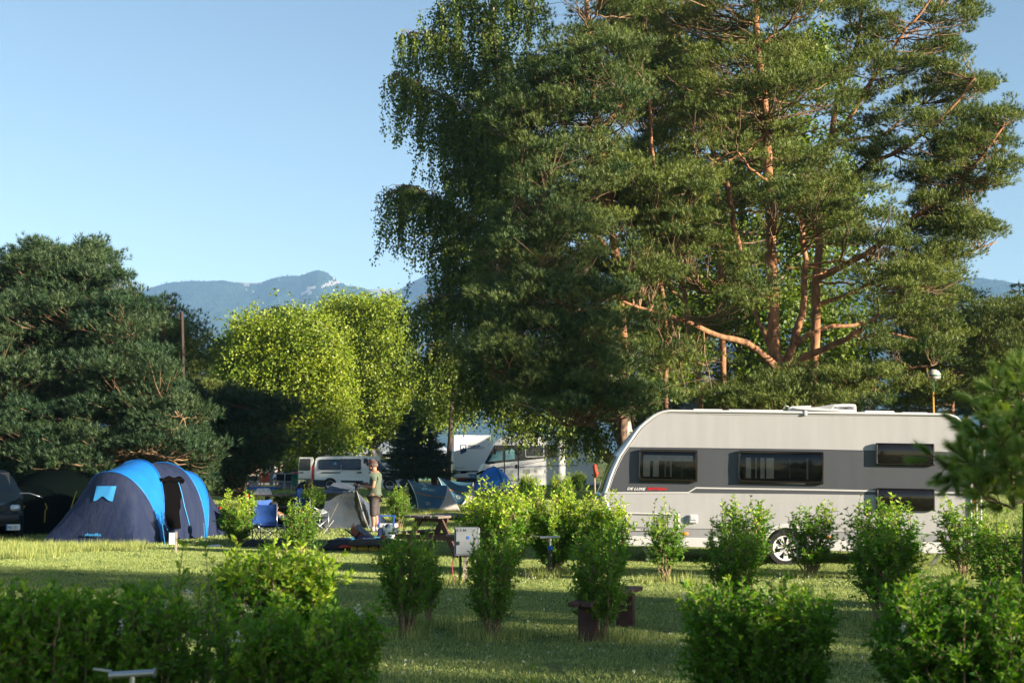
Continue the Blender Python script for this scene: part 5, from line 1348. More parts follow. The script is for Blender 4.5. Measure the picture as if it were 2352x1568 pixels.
if hh[0] is not None:
    inv = BT.matrix_world.inverted(); p = inv @ hh[0]
    text_mesh('lettering', 'skandika', .10, 'tent_blue_light', BT, (p.x - .1, p.y - .02, p.z), rot=(pi / 2 - .55, 0, 0), xs=1.1, bold=.001)
for (a, b) in (((372, 1200), (380, 1256)), ((468, 1200), (470, 1242))):
    p0 = Gd(*b); mb = MB(); mb.tube([W(a[0], a[1], p0.y), p0], .006, 5); mb.build('guy_strap', 'tent_blue_light', BT, world=True)

# grey tent the man is pitching
GT = thing('ridge_tent', 'half-pitched grey tent sagging in front of the man', 'tent', GY(810, 36.0))
def quad_cloth(par, name, mat, a, b, c, d, n=8, bul=0.0, wr=.006, seed=1, th=.004):
    rg = random.Random(seed); a, b, c, d = map(Vector, (a, b, c, d)); nrm = (b - a).cross(d - a).normalized(); rows = []
    for j in range(n + 1):
        t = j / n; r = []
        for i in range(n + 1):
            s = i / n; p = a.lerp(b, s).lerp(d.lerp(c, s), t); p += nrm * (bul * sin(pi * s) * sin(pi * t) + rg.uniform(-wr, wr) * min(1, 4 * s * (1 - s) * 4 * t * (1 - t) + .1)); r.append(p)
        rows.append(r)
    mb = MB(); mb.sheet(rows, th); return mb.build(name, mat, par, world=True, smooth=True, auto=70)
P = lambda u, v, Y: W(u, v, Y)
gBL = Gd(733, 1216); gBR = Gd(842, 1214); gR = Gd(899, 1205); gL = Gd(742, 1196); gT1 = P(766, 1110, 35.6); gT2 = P(818, 1122, 35.3); gT1b = P(752, 1126, 35.2); gT3 = P(800, 1110, 36.3)
gBB = Gd(868, 1196)
quad_cloth(GT, 'front_panel', 'tent_grey', gBL, gBR, gT2, gT1b, 10, -.06, .012, 3)
quad_cloth(GT, 'right_panel', 'tent_grey', gBR, gR, gT3, gT2, 10, -.05, .012, 4)
quad_cloth(GT, 'roof_flap', 'tent_grey', P(740.5, 1132, 35.0), P(812, 1131, 34.9), gT2, P(766, 1108, 35.6), 8, -.05, .008, 5)
quad_cloth(GT, 'roof_panel', 'tent_grey', P(766, 1108, 35.6), gT2, gT3, P(775, 1107, 36.4), 6, .03, .01, 6)
quad_cloth(GT, 'rear_panel', 'tent_grey', gL, gBL, gT1b, P(775, 1107, 36.4), 6, .03, .01, 7)
quad_cloth(GT, 'rear_panel', 'tent_grey', gR, gL, P(775, 1107, 36.4), gT3, 6, .03, .01, 8)
mb = MB(); mb.tube([P(790, 1128, 34.9), gBL.lerp(gBR, .12)], .008, 5); mb.tube([gT2, gBR + Vector((.03, -.05, 0))], .008, 5); mb.build('seam', 'tent_beige', GT, world=True)
mb = MB(); mb.tube([P(832, 1170, 34.9), Gd(848, 1216)], .007, 5); mb.tube([P(770, 1190, 35.2), P(745, 1222, 33)], .006, 5); mb.build('guy_line', 'white_cord', GT, world=True)
mb = MB(); q = [P(800 + 3.2 * i, 1126 + 2.5 * sin(i * 1.9), 34.7) for i in range(8)]; mb.tube(q, .02, 6); mb.build('white_tie', 'white_print', GT, world=True, smooth=True)

def wing_tent(tl, tr, br, bl, Yn, Yf, label, logo, cord, tri):
    t = thing('tarp_tent', label, 'tent', GY((bl[0] + br[0]) / 2, Yn), group='two teal quick-pitch tents')
    n = 14; rows = []
    for j in range(n + 1):
        a = j / n; r = []
        for i in range(n + 1):
            s = i / n
            u = (tl[0] * (1 - s) + tr[0] * s) * (1 - a) + (bl[0] * (1 - s) + br[0] * s) * a
            v = (tl[1] * (1 - s) + tr[1] * s + 7 * 4 * s * (1 - s) * .55) * (1 - a) + (bl[1] * (1 - s) + br[1] * s) * a
            Y = Yf + (Yn - Yf) * (a ** .8) + .25 * sin(pi * s)
            u += -6 * sin(pi * a) * (1 - 2 * s) * -1 if s < .5 else 5 * sin(pi * a) * (2 * s - 1)
            r.append(W(u, v, Y))
        rows.append(r)
    mb = MB(); mb.sheet(rows, .008); fl = mb.build('flysheet', 'tent_teal', t, world=True, smooth=True, auto=80)
    back = [[rows[0][i], Vector((rows[0][i].x, rows[0][i].y + 1.2, .02))] for i in range(n + 1)]
    mb = MB(); mb.sheet(back, .006); mb.build('far_side', 'tent_teal', t, world=True, smooth=True)
    for nm, pts3 in (('inner_tent', tri), ):
        mb = MB(); A1, A2, A3 = [W(*p) for p in pts3]
        mb.sheet([[A1.lerp(A2, s / 6.) for s in range(7)], [A1.lerp(A2, s / 6.).lerp(A3, .5) * 1.0 for s in range(7)], [A3 + (A2 - A3) * .02 * s / 6. for s in range(7)]], .006); mb.build(nm, 'tent_beige', t, world=True, smooth=True)
    mb = MB(); mb.tube([rows[j][0] + Vector((0, -.012, 0)) for j in range(n + 1)], .014, 5); mb.tube([rows[j][n] + Vector((0, -.012, 0)) for j in range(n + 1)], .014, 5); mb.build('edge_pole', 'white_cord', t, world=True, smooth=True)
    h = [x for x in hits([fl], [(cord[0][0] + (cord[1][0] - cord[0][0]) * k / 8., cord[0][1] + (cord[1][1] - cord[0][1]) * k / 8. + 2.5 * sin(pi * k / 8.)) for k in range(9)], .03) if x is not None]
    if len(h) > 2: mb = MB(); mb.tube(h, .011, 5); mb.build('cord', 'orange_cord', t, world=True)
    h = hits([fl], [(logo[0] + 4.6 * cos(k * pi / 7), logo[1] + 3.6 * sin(k * pi / 7)) for k in range(15)], .02)
    if all(x is not None for x in h): mb = MB(); mb.tube(h, .008, 4, cap=False); hh_ = hits([fl], [(logo[0] - 1, logo[1] + 3), (logo[0], logo[1] - 2), (logo[0] + 2.5, logo[1] - 1)], .02); mb.tube(hh_, .008, 4); mb.build('logo', 'white_cord', t, world=True)
    return t
wing_tent((937, 1101.6), (1027.8, 1114.5), (1008.6, 1170), (960, 1173), 47.2, 48.2, 'teal quick-pitch tent with orange cord, the nearer and left one of two', (983, 1155.5), ((946, 1128), (1022, 1141.5)), [(1008.6, 1170, 47.2), (1058, 1173, 47.2), (1027.8, 1116, 48.1)])
wing_tent((1006, 1095.8), (1087, 1107.5), (1062, 1158), (1018, 1155), 52.4, 53.4, 'teal quick-pitch tent standing behind and right of its twin', (1052, 1141), ((1030, 1123), (1078, 1131)), [(1062, 1158, 52.4), (1094, 1152, 52.4), (1087, 1108.5, 53.3)])
# blue dome tent
DT = thing('small_dome_tent', 'small bright blue dome tent in front of the motorhome', 'tent', GY(1133, 71))
c = GY(1133, 71); R = 1.0; rows = []
DRZ = lambda t: (R * (1 - t ** 1.75) ** .62, 1.28 * t)
for i in range(13):
    q_, z_ = DRZ(i / 12.); rows.append([(c.x + q_ * cos(2 * pi * k / 24) * (1 + .05 * cos(4 * 2 * pi * k / 24 - 2)), c.y + q_ * sin(2 * pi * k / 24), z_) for k in range(24)])
mb = MB(); mb.grid(rows, close=True); mb.build('canopy', 'tent_dome_blue', DT, world=True, smooth=True)
for a0 in (.5, 2.1):
    mb = MB(); mb.tube([(c.x + s_ * (DRZ(t_)[0] * 1.05 + .01) * cos(a0), c.y + s_ * (DRZ(t_)[0] * 1.05 + .01) * sin(a0), DRZ(t_)[1] + .01) for s_, t_ in [(1, k / 10.) for k in range(11)] + [(-1, 1 - k / 10.) for k in range(1, 11)]], .018, 5); mb.build('pole_sleeve', 'navy_print', DT, world=True, smooth=True)
# dark tent at far left, behind the car
KT = thing('tunnel_tent', 'almost black tunnel tent with yellow cords under the dark pine', 'tent', GY(110, 34.5))
c = GY(100, 34.6); rows = []
for j in range(9):
    y = c.y - .9 + j * .45; s = 1 - .25 * abs(j - 4) / 4.; rows.append([(c.x + 1.35 * s * cos(pi * k / 20), y, 1.55 * s * sin(pi * k / 20) ** .85) for k in range(21)])
mb = MB(); mb.sheet(rows, .01); mb.build('flysheet', 'tent_dark_green', KT, world=True, smooth=True)
for r_ in (rows[0], rows[-1]): mb = MB(); mb.add([tuple(q) for q in r_], [tuple(range(21))]); mb.build('end_panel', 'tent_dark_green', KT, world=True)
mb = MB(); mb.tube([P(12, 1141, 33.4), P(35, 1132, 33.4), P(68, 1132, 33.4), P(98, 1142, 33.4)], .012, 5); mb.build('bent_pole', 'steel', KT, world=True, smooth=True)
for nm, q, r_ in (('yellow_loop', [(104, 1155), (108, 1166), (104, 1172), (103, 1186), (102, 1199)], .012), ('yellow_loop', [(48, 1162), (58, 1162), (53, 1168), (48, 1162)], .02), ('yellow_cord', [(176, 1127), (165, 1160), (157, 1187), (150, 1215)], .012), ('yellow_cord', [(52, 1238), (90, 1235), (132, 1234)], .012)):
    mb = MB(); mb.tube([P(u, v, 33.2) for u, v in q], r_, 5); mb.build(nm, 'yellow_cord', KT, world=True)
# small white and red tent by the big one
WT = thing('low_tent', 'low pale tent with a red ridge behind the blue tent', 'tent', Gd(505, 1218))
quad_cloth(WT, 'side_panel', 'tent_beige', Gd(478, 1222), Gd(538, 1219), P(505, 1168, 33.9), P(476, 1167, 34.2), 6, -.03, .004)
quad_cloth(WT, 'far_panel', 'tent_beige', Gd(478, 1205), Gd(538, 1203), P(505, 1168, 33.9), P(476, 1167, 34.2), 6, .03, .004)
mb = MB(); mb.tube([P(473, 1166, 34.2), P(507, 1167, 33.9)], .03, 6); mb.build('ridge', 'lamp_red', WT, world=True)
# ================================================================== vehicles behind
pmat('silver_paint', (.74, .75, .73), .32, metal=.15, var=.04, coat=.5)
pmat('dark_car_paint', (.003, .008, .017), .35, var=.1, coat=.15, spec=.3)
pmat('car_glass', (.02, .03, .045), .06, var=.2, coat=.5)
pmat('headlamp', (.6, .63, .66), .12, metal=.4)
pmat('pane_cyan', (.20, .42, .48), .25, var=.15, scale=2)
pmat('bumper_blue', (.015, .03, .06), .5)
def vehicle(root, L, prof_px, width, paint, inset, st=(0, .05, .14, .5, .86, .95, 1), nose=.10, tail=.05, name='body'):
    P_ = px_poly(L, prof_px); xs_ = [p[0] for p in P_]; x0, x1 = min(xs_), max(xs_); rows = []
    for s in st:
        e = abs(2 * s - 1); k = max(0, (e - .5) / .5) ** 2.2
        row = []
        for x, z in P_:
            f = max(0, (x - (x1 - .9)) / .9); g_ = max(0, ((x0 + .5) - x) / .5)
            xx = x - nose * k * f + tail * k * g_
            ii = inset(z); y = ii + (width - 2 * ii) * s
            row.append((xx, y, z - .02 * k * (z > 1.2)))
        rows.append(row)
    mb = MB(); mb.grid(rows, close=True); n = len(P_)
    mb.add([rows[0][i] for i in range(n)], [tuple(range(n))]); mb.add([rows[-1][i] for i in range(n)], [tuple(range(n))[::-1]])
    return mb.build(name, paint, root, smooth=True, auto=35), P_
def side_piece(root, L, inset, pts, name, mat, off=.008, th=.012, parent=None, dens=1):
    # polygon on the near side, following the lean of the body
    Q = px_poly(L, pts); mb = MB(); n = len(Q)
    V = [(x, inset(z) - off, z) for x, z in Q] + [(x, inset(z) - off + th, z) for x, z in Q]
    F = [tuple(range(n)), tuple(range(2 * n - 1, n - 1, -1))] + [((i + 1) % n, i, i + n, (i + 1) % n + n) for i in range(n)]
    mb.add(V, F); return mb.build(name, mat, parent or root)
c2 = lambda pts: [(459.4 + x * .21875, 992.25 + y * .21875) for x, y in pts]
VAN = thing('van', 'silver passenger van with its rear door swung open', 'van', GY(770, 74.5), radians(-5))
Lv = plane_local(VAN, 0)
ins = lambda z: .02 + (.20 * ((z - .95) / .9) ** 1.4 if z > .95 else .02 * (.95 - z))
body, PV = vehicle(VAN, Lv, c2([(1192, 545), (1186, 480), (1184, 380), (1190, 300), (1200, 268), (1225, 256), (1300, 251), (1500, 248), (1700, 248), (1800, 252), (1850, 264), (1910, 292), (1980, 338), (2050, 388), (2110, 404), (2165, 424), (2205, 446), (2235, 478), (2246, 515), (2244, 560), (2225, 575), (1700, 582), (1250, 578)]), 1.88, 'silver_paint', ins, nose=.32, tail=.08)
side_piece(VAN, Lv, ins, c2([(1240, 385), (1236, 300), (1250, 285), (1475, 280), (1475, 392), (1260, 392)]), 'side_window', 'car_glass')
side_piece(VAN, Lv, ins, c2([(1483, 280), (1672, 277), (1686, 290), (1690, 385), (1680, 396), (1483, 394)]), 'side_window', 'car_glass')
side_piece(VAN, Lv, ins, c2([(1765, 285), (1840, 288), (1935, 360), (1966, 418), (1880, 418), (1775, 400)]), 'front_side_window', 'car_glass')
side_piece(VAN, Lv, ins, c2([(1712, 275), (1745, 272), (1762, 300), (1764, 540), (1712, 540)]), 'sliding_door_gap', 'black_plastic')
side_piece(VAN, Lv, ins, c2([(1190, 497), (1310, 500), (1300, 578), (1192, 574)]), 'bumper_corner', 'bumper_blue', .02, .03)
side_piece(VAN, Lv, ins, c2([(1478, 503), (1712, 508), (1712, 530), (1478, 525)]), 'rub_strip', 'bumper_blue', .02, .03)
side_piece(VAN, Lv, ins, c2([(2110, 500), (2170, 470), (2240, 478), (2248, 560), (2120, 575), (2085, 530)]), 'front_bumper', 'bumper_blue', .01, .02)
side_piece(VAN, Lv, ins, c2([(1275, 417), (1475, 417), (1475, 428), (1275, 428)]), 'slide_rail', 'black_plastic', .01, .02)
side_piece(VAN, Lv, ins, c2([(1474, 270), (1480, 270), (1480, 560), (1474, 560)]), 'door_seam', 'black_plastic', .006, .008)
side_piece(VAN, Lv, ins, c2([(1645, 418), (1695, 414), (1695, 430), (1645, 430)]), 'door_handle', 'black_plastic', .02, .02)
side_piece(VAN, Lv, ins, c2([(1770, 420), (1800, 416), (1800, 428), (1770, 430)]), 'door_handle', 'black_plastic', .02, .02)
side_piece(VAN, Lv, ins, c2([(2070, 418), (2090, 410), (2150, 440), (2165, 465), (2110, 460), (2075, 450)]), 'headlamp', 'headlamp', .02, .06)
side_piece(VAN, Lv, ins, c2([(1170, 360), (1195, 358), (1192, 490), (1172, 495)]), 'rear_lamp', 'lamp_red', .02, .06)
# windscreen and bonnet vents across the front
fr = px_poly(Lv, c2([(1870, 262), (1925, 292), (1985, 334), (2055, 382)]))
mb = MB(); mb.sheet([[(x + .02, .20 + ins(z) * .6 + (1.88 - .4 - ins(z) * 1.2) * s / 8., z + .03) for x, z in fr] for s in range(9)], .01); mb.build('windscreen', 'car_glass', VAN, smooth=True, auto=60)
fb_ = px_poly(Lv, c2([(2249, 500)]))[0]
mb = MB(); mb.box((fb_[0] - .02, .94, .62), (.06, 1.1, .22), bev=.02); mb.build('grille', 'black_plastic', VAN)
mb = MB(); mb.box((fb_[0] + .03, .94, .42), (.03, .52, .11)); mb.build('number_plate', 'white_print', VAN)
mb = MB(); mb.box((px_poly(Lv, c2([(1925, 370)]))[0][0], -.12, px_poly(Lv, c2([(1925, 395)]))[0][1]), (.14, .16, .20), bev=.05); mb.build('mirror', 'black_plastic', VAN, smooth=True)
for (x_, y_) in ((1365, 568), (1992, 566)):
    x, z = px_poly(Lv, c2([(x_, y_)]))[0]; z = .31
    mb = MB(); mb.prism([(x + .37 * cos(radians(a)), .30 + .37 * sin(radians(a))) for a in range(-10, 200, 15)], -.004, .02); mb.build('wheel_well', 'black_plastic', VAN)
    wheel('wheel', VAN, (x, .085, z), .325, .2, .215, 'alloy', 5)
    wheel('wheel', VAN, (x, 1.80, z), .325, .2, .215, 'alloy', 5)
dr_ = px_poly(Lv, c2([(1030, 500), (1040, 262), (1185, 262), (1195, 300), (1170, 360), (1168, 495)]))
mb = MB(); mb.prism([(x, z) for x, z in dr_], .0, .06); rd = mb.build('rear_door', 'silver_paint', VAN, bevel=.02)
mb = MB(); mb.prism(px_poly(Lv, c2([(1037, 400), (1048, 278), (1150, 276), (1162, 290), (1160, 390), (1145, 402)])), -.006, .002); mb.build('door_window', 'car_glass', rd)
mb = MB(); mb.prism(px_poly(Lv, c2([(1045, 420), (1085, 418), (1085, 430), (1045, 430)])), -.02, .002); mb.build('door_handle', 'black_plastic', rd)
mb = MB(); mb.prism(px_poly(Lv, c2([(1032, 484), (1166, 484), (1166, 492), (1032, 492)])), -.01, .002); mb.build('rub_strip', 'bumper_blue', rd)
mb = MB(); mb.prism(px_poly(Lv, c2([(1385, 385), (1395, 330), (1420, 310), (1440, 345), (1470, 340), (1470, 385)])), -.01 + ins(1.4), .0 + ins(1.4)); mb.build('cushion', 'tent_blue_light', VAN)

# integrated motorhome, side-on with its nose to the left
c3 = lambda pts: [(882 + x * .23438, 973.9 + y * .23438) for x, y in pts]
MH = thing('motorhome', 'white integrated motorhome seen from the side, nose to the left', 'motorhome', GY(1230, 82), radians(-3))
Lm = plane_local(MH, 0); ins2 = lambda z: 0.0
vehicle(MH, Lm, c3([(900, 570), (895, 530), (903, 480), (915, 440), (935, 405), (965, 388), (985, 380), (1030, 290), (1070, 205), (1110, 150), (1170, 115), (1260, 105), (2040, 100), (2052, 115), (2056, 580), (1990, 592), (1300, 596), (950, 592)]), 2.25, 'motorhome_white', ins2, nose=.02, tail=.45)
side_piece(MH, Lm, ins2, c3([(985, 382), (1050, 262), (1080, 205), (1380, 205), (1700, 200), (1700, 325), (1575, 332), (1400, 352), (1320, 360), (1170, 372), (1020, 395)]), 'dark_window_band', 'car_glass', .006, .01)
side_piece(MH, Lm, ins2, c3([(1027, 366), (1070, 290), (1100, 262), (1162, 258), (1162, 350)]), 'cab_window', 'pane_cyan', .012, .01)
side_piece(MH, Lm, ins2, c3([(1190, 250), (1282, 240), (1282, 340), (1190, 350)]), 'cab_window', 'pane_cyan', .012, .01)
side_piece(MH, Lm, ins2, c3([(1385, 200), (1570, 200), (1570, 318), (1395, 322), (1385, 312)]), 'living_window', 'white_print', .010, .01)
side_piece(MH, Lm, ins2, c3([(1392, 206), (1563, 206), (1563, 312), (1398, 316), (1392, 308)]), 'window_glass', 'car_glass', .016, .01)
for (a, b_) in ((1178, 1186), (1314, 1323)): side_piece(MH, Lm, ins2, c3([(a, 205), (b_, 205), (b_, 560), (a, 560)]), 'door_seam', 'black_plastic', .013, .01)
side_piece(MH, Lm, ins2, c3([(1180, 548), (1322, 548), (1322, 556), (1180, 556)]), 'door_seam', 'black_plastic', .013, .01)
side_piece(MH, Lm, ins2, c3([(1290, 395), (1308, 392), (1308, 432), (1290, 434)]), 'door_handle', 'black_plastic', .03, .03)
side_piece(MH, Lm, ins2, c3([(1075, 425), (1330, 400), (1580, 355), (1580, 359), (1330, 404), (1075, 430)]), 'trim_line', 'navy_print', .012, .01)
side_piece(MH, Lm, ins2, c3([(1120, 424), (1650, 404), (1900, 396), (1900, 402), (1650, 411), (1120, 430)]), 'trim_line', 'navy_print', .012, .01)
for (a, b_, c_, d_) in ((1365, 1432, 440, 480), (1478, 1505, 445, 475), (1575, 1600, 445, 475)):
    side_piece(MH, Lm, ins2, c3([(a, c_), (b_, c_), (b_, d_), (a, d_)]), 'vent', 'rail_grey', .014, .01)
side_piece(MH, Lm, ins2, c3([(900, 480), (960, 452), (1000, 452), (975, 478), (905, 500)]), 'headlamp', 'acrylic_dark', .012, .02)
x, z = px_poly(Lm, c3([(1088, 245)]))[0]; mb = MB(); mb.box((x, -.22, z - .05), (.12, .12, .5), bev=.05); mb.beam((x, -.2, z + .15), (x + .15, 0, z + .2), .05); mb.build('mirror', 'black_plastic', MH, smooth=True)
x, z = px_poly(Lm, c3([(1080, 420)]))[0]; text_mesh('lettering', 'carthago', .085, 'navy_print', MH, (x + .1, -.016, z + .0), xs=1.6) if False else None
side_piece(MH, Lm, ins2, c3([(1143, 442), (1163, 440), (1163, 456), (1148, 468), (1143, 468)]), 'emblem', 'navy_print', .016, .01)
x, z = px_poly(Lm, c3([(1902, 565)]))[0]
mb = MB(); mb.prism([(x + .43 * cos(radians(a)), .32 + .43 * sin(radians(a))) for a in range(-10, 200, 12)], -.016, .0); mb.build('wheel_well', 'black_plastic', MH)
wheel('wheel', MH, (x, .07, .33), .34, .2, .235, 'alloy', 9, True)
x2, z2 = px_poly(Lm, c3([(1040, 565)]))[0]
mb = MB(); mb.prism([(x2 + .43 * cos(radians(a)), .32 + .43 * sin(radians(a))) for a in range(-10, 200, 12)], -.016, .0); mb.build('wheel_well', 'black_plastic', MH)
wheel('wheel', MH, (x2, .07, .33), .34, .2, .235, 'alloy', 9, True)
# second motorhome, seen from behind
M2 = thing('motorhome', 'white motorhome seen from behind with dark blue lettering', 'motorhome', GY(1085, 85.5), 0)
L2m = plane_local(M2, 0)
x0, zt = L2m(1039, 999); x1, _ = L2m(1130, 1000)
mb = MB(); mb.box(((x0 + x1) / 2, 3.2, (zt + .42) / 2), (x1 - x0, 6.4, zt - .42), bev=.10); mb.build('body', 'motorhome_white', M2, smooth=True, auto=30)
def rp(pts, nm, mat, a=-.012, b_=-.0, par=None): mb = MB(); mb.prism(px_poly(L2m, c3(pts)), a, b_); return mb.build(nm, mat, par or M2)
rp([(675, 455), (800, 455), (1060, 455), (1060, 462), (830, 468), (790, 482), (675, 482)], 'rear_light_bar', 'acrylic_dark')
rp([(690, 462), (750, 462), (745, 478), (690, 478)], 'rear_lamp', 'rail_grey', -.02, -.01)
rp([(815, 496), (835, 490), (1060, 490), (1060, 500), (845, 500)], 'light_strip', 'black_plastic')
rp([(838, 497), (905, 497), (905, 520), (838, 520)], 'number_plate', 'tent_blue_light', -.022, -.01)
rp([(700, 575), (715, 540), (740, 530), (1060, 530), (1060, 585), (700, 585)], 'rear_diffuser', 'black_plastic')
rp([(722, 536), (800, 534), (800, 541), (720, 545)], 'reflector', 'lamp_red', -.022, -.01)
mb = MB(); q = px_poly(L2m, c3([(747, 205), (755, 198), (800, 198), (808, 206), (808, 268), (750, 296)])); mb.prism(q, -.012, 0); em = mb.build('emblem', 'navy_print', M2)
mb = MB(); mb.prism(px_poly(L2m, c3([(756, 207), (797, 207), (797, 228), (788, 236), (778, 222), (768, 238), (756, 240)])), -.018, -.01); mb.build('emblem_field', 'white_print', em)
x, z = L2m(*c3([(822, 215)])[0]); text_mesh('lettering', 'PREMIUM', .155, 'navy_print', M2, (x, -.006, z), xs=1.15, bold=.003)
x, z = L2m(*c3([(822, 234)])[0]); text_mesh('lettering', 'KEMPERFLOTT', .155, 'navy_print', M2, (x, -.006, z), xs=1.0, bold=.003)
x, z = L2m(*c3([(690, 427)])[0]); text_mesh('lettering', 'CARTHAGO', .07, 'navy_print', M2, (x, -.006, z), xs=1.6, bold=.001)
x, z = L2m(*c3([(842, 508)])[0]); text_mesh('lettering', '•1748', .12, 'white_print', M2, (x, -.025, z), xs=.9)
for xx in (x0 + .3, x1 - .3):
    for yy in (1.4, 5.2): 
        mb = MB(); mb.tube([(xx - .1, yy, .34), (xx + .1, yy, .34)], .34, 20); mb.build('wheel', 'rubber', M2)

# dark car cut by the left edge
CA = thing('car', 'dark blue car nose with a pale number plate at the left edge', 'car', GY(-25, 31.8), radians(19))
Lc = plane_local(CA, 0)
p1 = lambda pts: [(x * .1055, 1084.1 + y * .1055) for x, y in pts]
# car faces the viewer: front outline extruded away
def section(s):
    # half outlines (x, z) from the right side, front view; returns list for y-station s
    return s
xr = Lc(*p1([(505, 900)])[0])[0]; xl = xr - 1.78
def cz(v): return Lc(20, 1084.1 + v * .1055)[1]
st = [(0.0, .30, .62, .72), (.06, .26, .80, .80), (.25, .22, .86, .86), (.75, .22, 1.0, .88), (1.15, .22, 1.02, .88), (1.75, .22, 1.48, .66), (2.5, .22, 1.52, .64), (3.6, .22, 1.48, .64), (4.2, .25, 1.0, .80), (4.35, .3, .9, .75)]
rows = []
for (y, zb, ztp, wt) in st:
    hw = .89 - (.10 if y < .05 else 0); r = []
    for (fx, fz) in ((-1, 0), (-1, .35), (-1, .62), (-wt, .93), (-wt * .8, 1), (0, 1.03), (wt * .8, 1), (wt, .93), (1, .62), (1, .35), (1, 0)):
        zz = zb + (ztp - zb) * min(1.0, fz) + (.02 if fz > 1 else 0)
        if ztp > 1.2 and abs(fx) == 1: zz = zb + (.95 - zb) * fz / .62
        r.append((xl + .89 + hw * fx, y, zz))
    rows.append(r)
mb = MB(); mb.grid(rows); mb.add(rows[0], [tuple(range(11))]); mb.add(rows[-1], [tuple(range(11))[::-1]]); mb.build('body', 'dark_car_paint', CA, smooth=True, auto=40)
mb = MB(); mb.box((xl + .89, -.03, .46), (1.66, .14, .26), bev=.05); mb.build('bumper', 'black_plastic', CA, smooth=True)
mb = MB(); mb.box((xl + .89, -.02, .68), (1.10, .05, .13), bev=.02); mb.build('grille', 'black_plastic', CA)
for sx in (-1, 1):
    mb = MB(); mb.box((xl + .89 + sx * .72, -.01, .70), (.22, .12, .15), bev=.04); mb.build('headlamp', 'headlamp', CA, smooth=True)
    for yy in (.8, 3.5):
        mb = MB(); mb.tube([(xl + .89 + sx * .72, yy, .31), (xl + .89 + sx * .90, yy, .31)], .31, 22); mb.build('wheel', 'rubber', CA, smooth=True, auto=40)
xp, zp = Lc(*p1([(285, 1190)])[0])
mb = MB(); mb.box((xp, -.115, zp), (.30, .02, .13), bev=.005); pl = mb.build('number_plate', 'white_print', CA)
mb = MB(); mb.box((xp - .135, -.128, zp), (.03, .01, .12)); mb.build('plate_band', 'tent_blue', pl)
text_mesh('lettering', 'NJU-151', .085, 'black_print', pl, (xp - .112, -.127, zp), xs=.68, bold=.001)
mb = MB(); mb.sheet([[(xl + .89 + a * .6, 1.22, 1.05) for a in (-1, -.5, 0, .5, 1)], [(xl + .89 + a * .56, 1.73, 1.47) for a in (-1, -.5, 0, .5, 1)]], .01); mb.build('windscreen', 'black_plastic', CA)
# ================================================================== people
pmat('skin', (.38, .18, .11), .55, var=.08, scale=12); pmat('shirt_green', (.075, .10, .07), .85, col2=(.10, .125, .085), scale=8, bump=.5, bscale=9)
pmat('shorts_brown', (.060, .050, .050), .85, var=.2, scale=10, bump=.5, bscale=10); pmat('cap_brown', (.085, .045, .035), .8); pmat('hair_grey', (.12, .10, .085), .9)
pmat('black_cloth', (.015, .015, .018), .85, var=.3, scale=8); pmat('sock_white', (.55, .52, .48), .85)
pmat('shoe_dark', (.05, .04, .035), .7)
def skin_body(name, mat, parent, verts, edges, root_i=0, sub=2, extra=None):
    """grow one continuous surface over joints: verts [(co, (rx, ry))]"""
    me = bpy.data.meshes.new(name); me.from_pydata([v[0] for v in verts], edges, [])
    o = bpy.data.objects.new(name + '_grow', me); COL.objects.link(o)
    sk = o.modifiers.new('skin', 'SKIN')
    for i, v in enumerate(verts):
        r = v[1] if isinstance(v[1], tuple) else (v[1], v[1]); me.skin_vertices[0].data[i].radius = r; me.skin_vertices[0].data[i].use_root = (i == root_i)
    sb = o.modifiers.new('sub', 'SUBSURF'); sb.levels = sub; sb.render_levels = sub
    bpy.context.view_layer.update(); dg = bpy.context.evaluated_depsgraph_get()
    m2 = bpy.data.meshes.new_from_object(o.evaluated_get(dg)); m2.name = name
    bpy.data.objects.remove(o); bpy.data.meshes.remove(me)
    if extra: 
        bm = bmesh.new(); bm.from_mesh(m2); extra(bm); bm.to_mesh(m2); bm.free()
    m2.polygons.foreach_set('use_smooth', [True] * len(m2.polygons)); m2.materials.clear()
    return link(name, m2, mat, parent)
MAN = thing('person', 'man in a green T-shirt, brown shorts and cap threading a tent pole', 'person', GY(858, 34.6), radians(-12))
# local frame: x to the right of the picture, -x the way he faces, z up
def head_geo(bm, c=(-.02, 0, 1.62), s=1.0, fx=-1):
    # cranium, jaw, nose, ears as one shaped blob set
    def blob(cc, r, n=14):
        res = bmesh.ops.create_uvsphere(bm, u_segments=n, v_segments=n, radius=1)
        for v in res['verts']: v.co = Vector((cc[0] + v.co.x * r[0] * s, cc[1] + v.co.y * r[1] * s, cc[2] + v.co.z * r[2] * s))
    c = Vector(c)
    blob(c + Vector((0, 0, .03)), (.098, .078, .10)); blob(c + Vector((fx * .045, 0, -.055)), (.058, .056, .062)); blob(c + Vector((fx * .098, 0, -.012)), (.020, .014, .026), 8)
    blob(c + Vector((fx * .085, 0, -.058)), (.015, .024, .012), 8)
    for sy in (-1, 1): blob(c + Vector((.018, sy * .078, -.01)), (.02, .010, .030), 8); blob(c + Vector((fx * .082, sy * .030, .016)), (.010, .014, .008), 8)
    bmesh.ops.create_cone(bm, cap_ends=True, segments=12, radius1=.062 * s, radius2=.056 * s, depth=.14 * s, matrix=Matrix.Translation(c + Vector((.03, 0, -.11))))
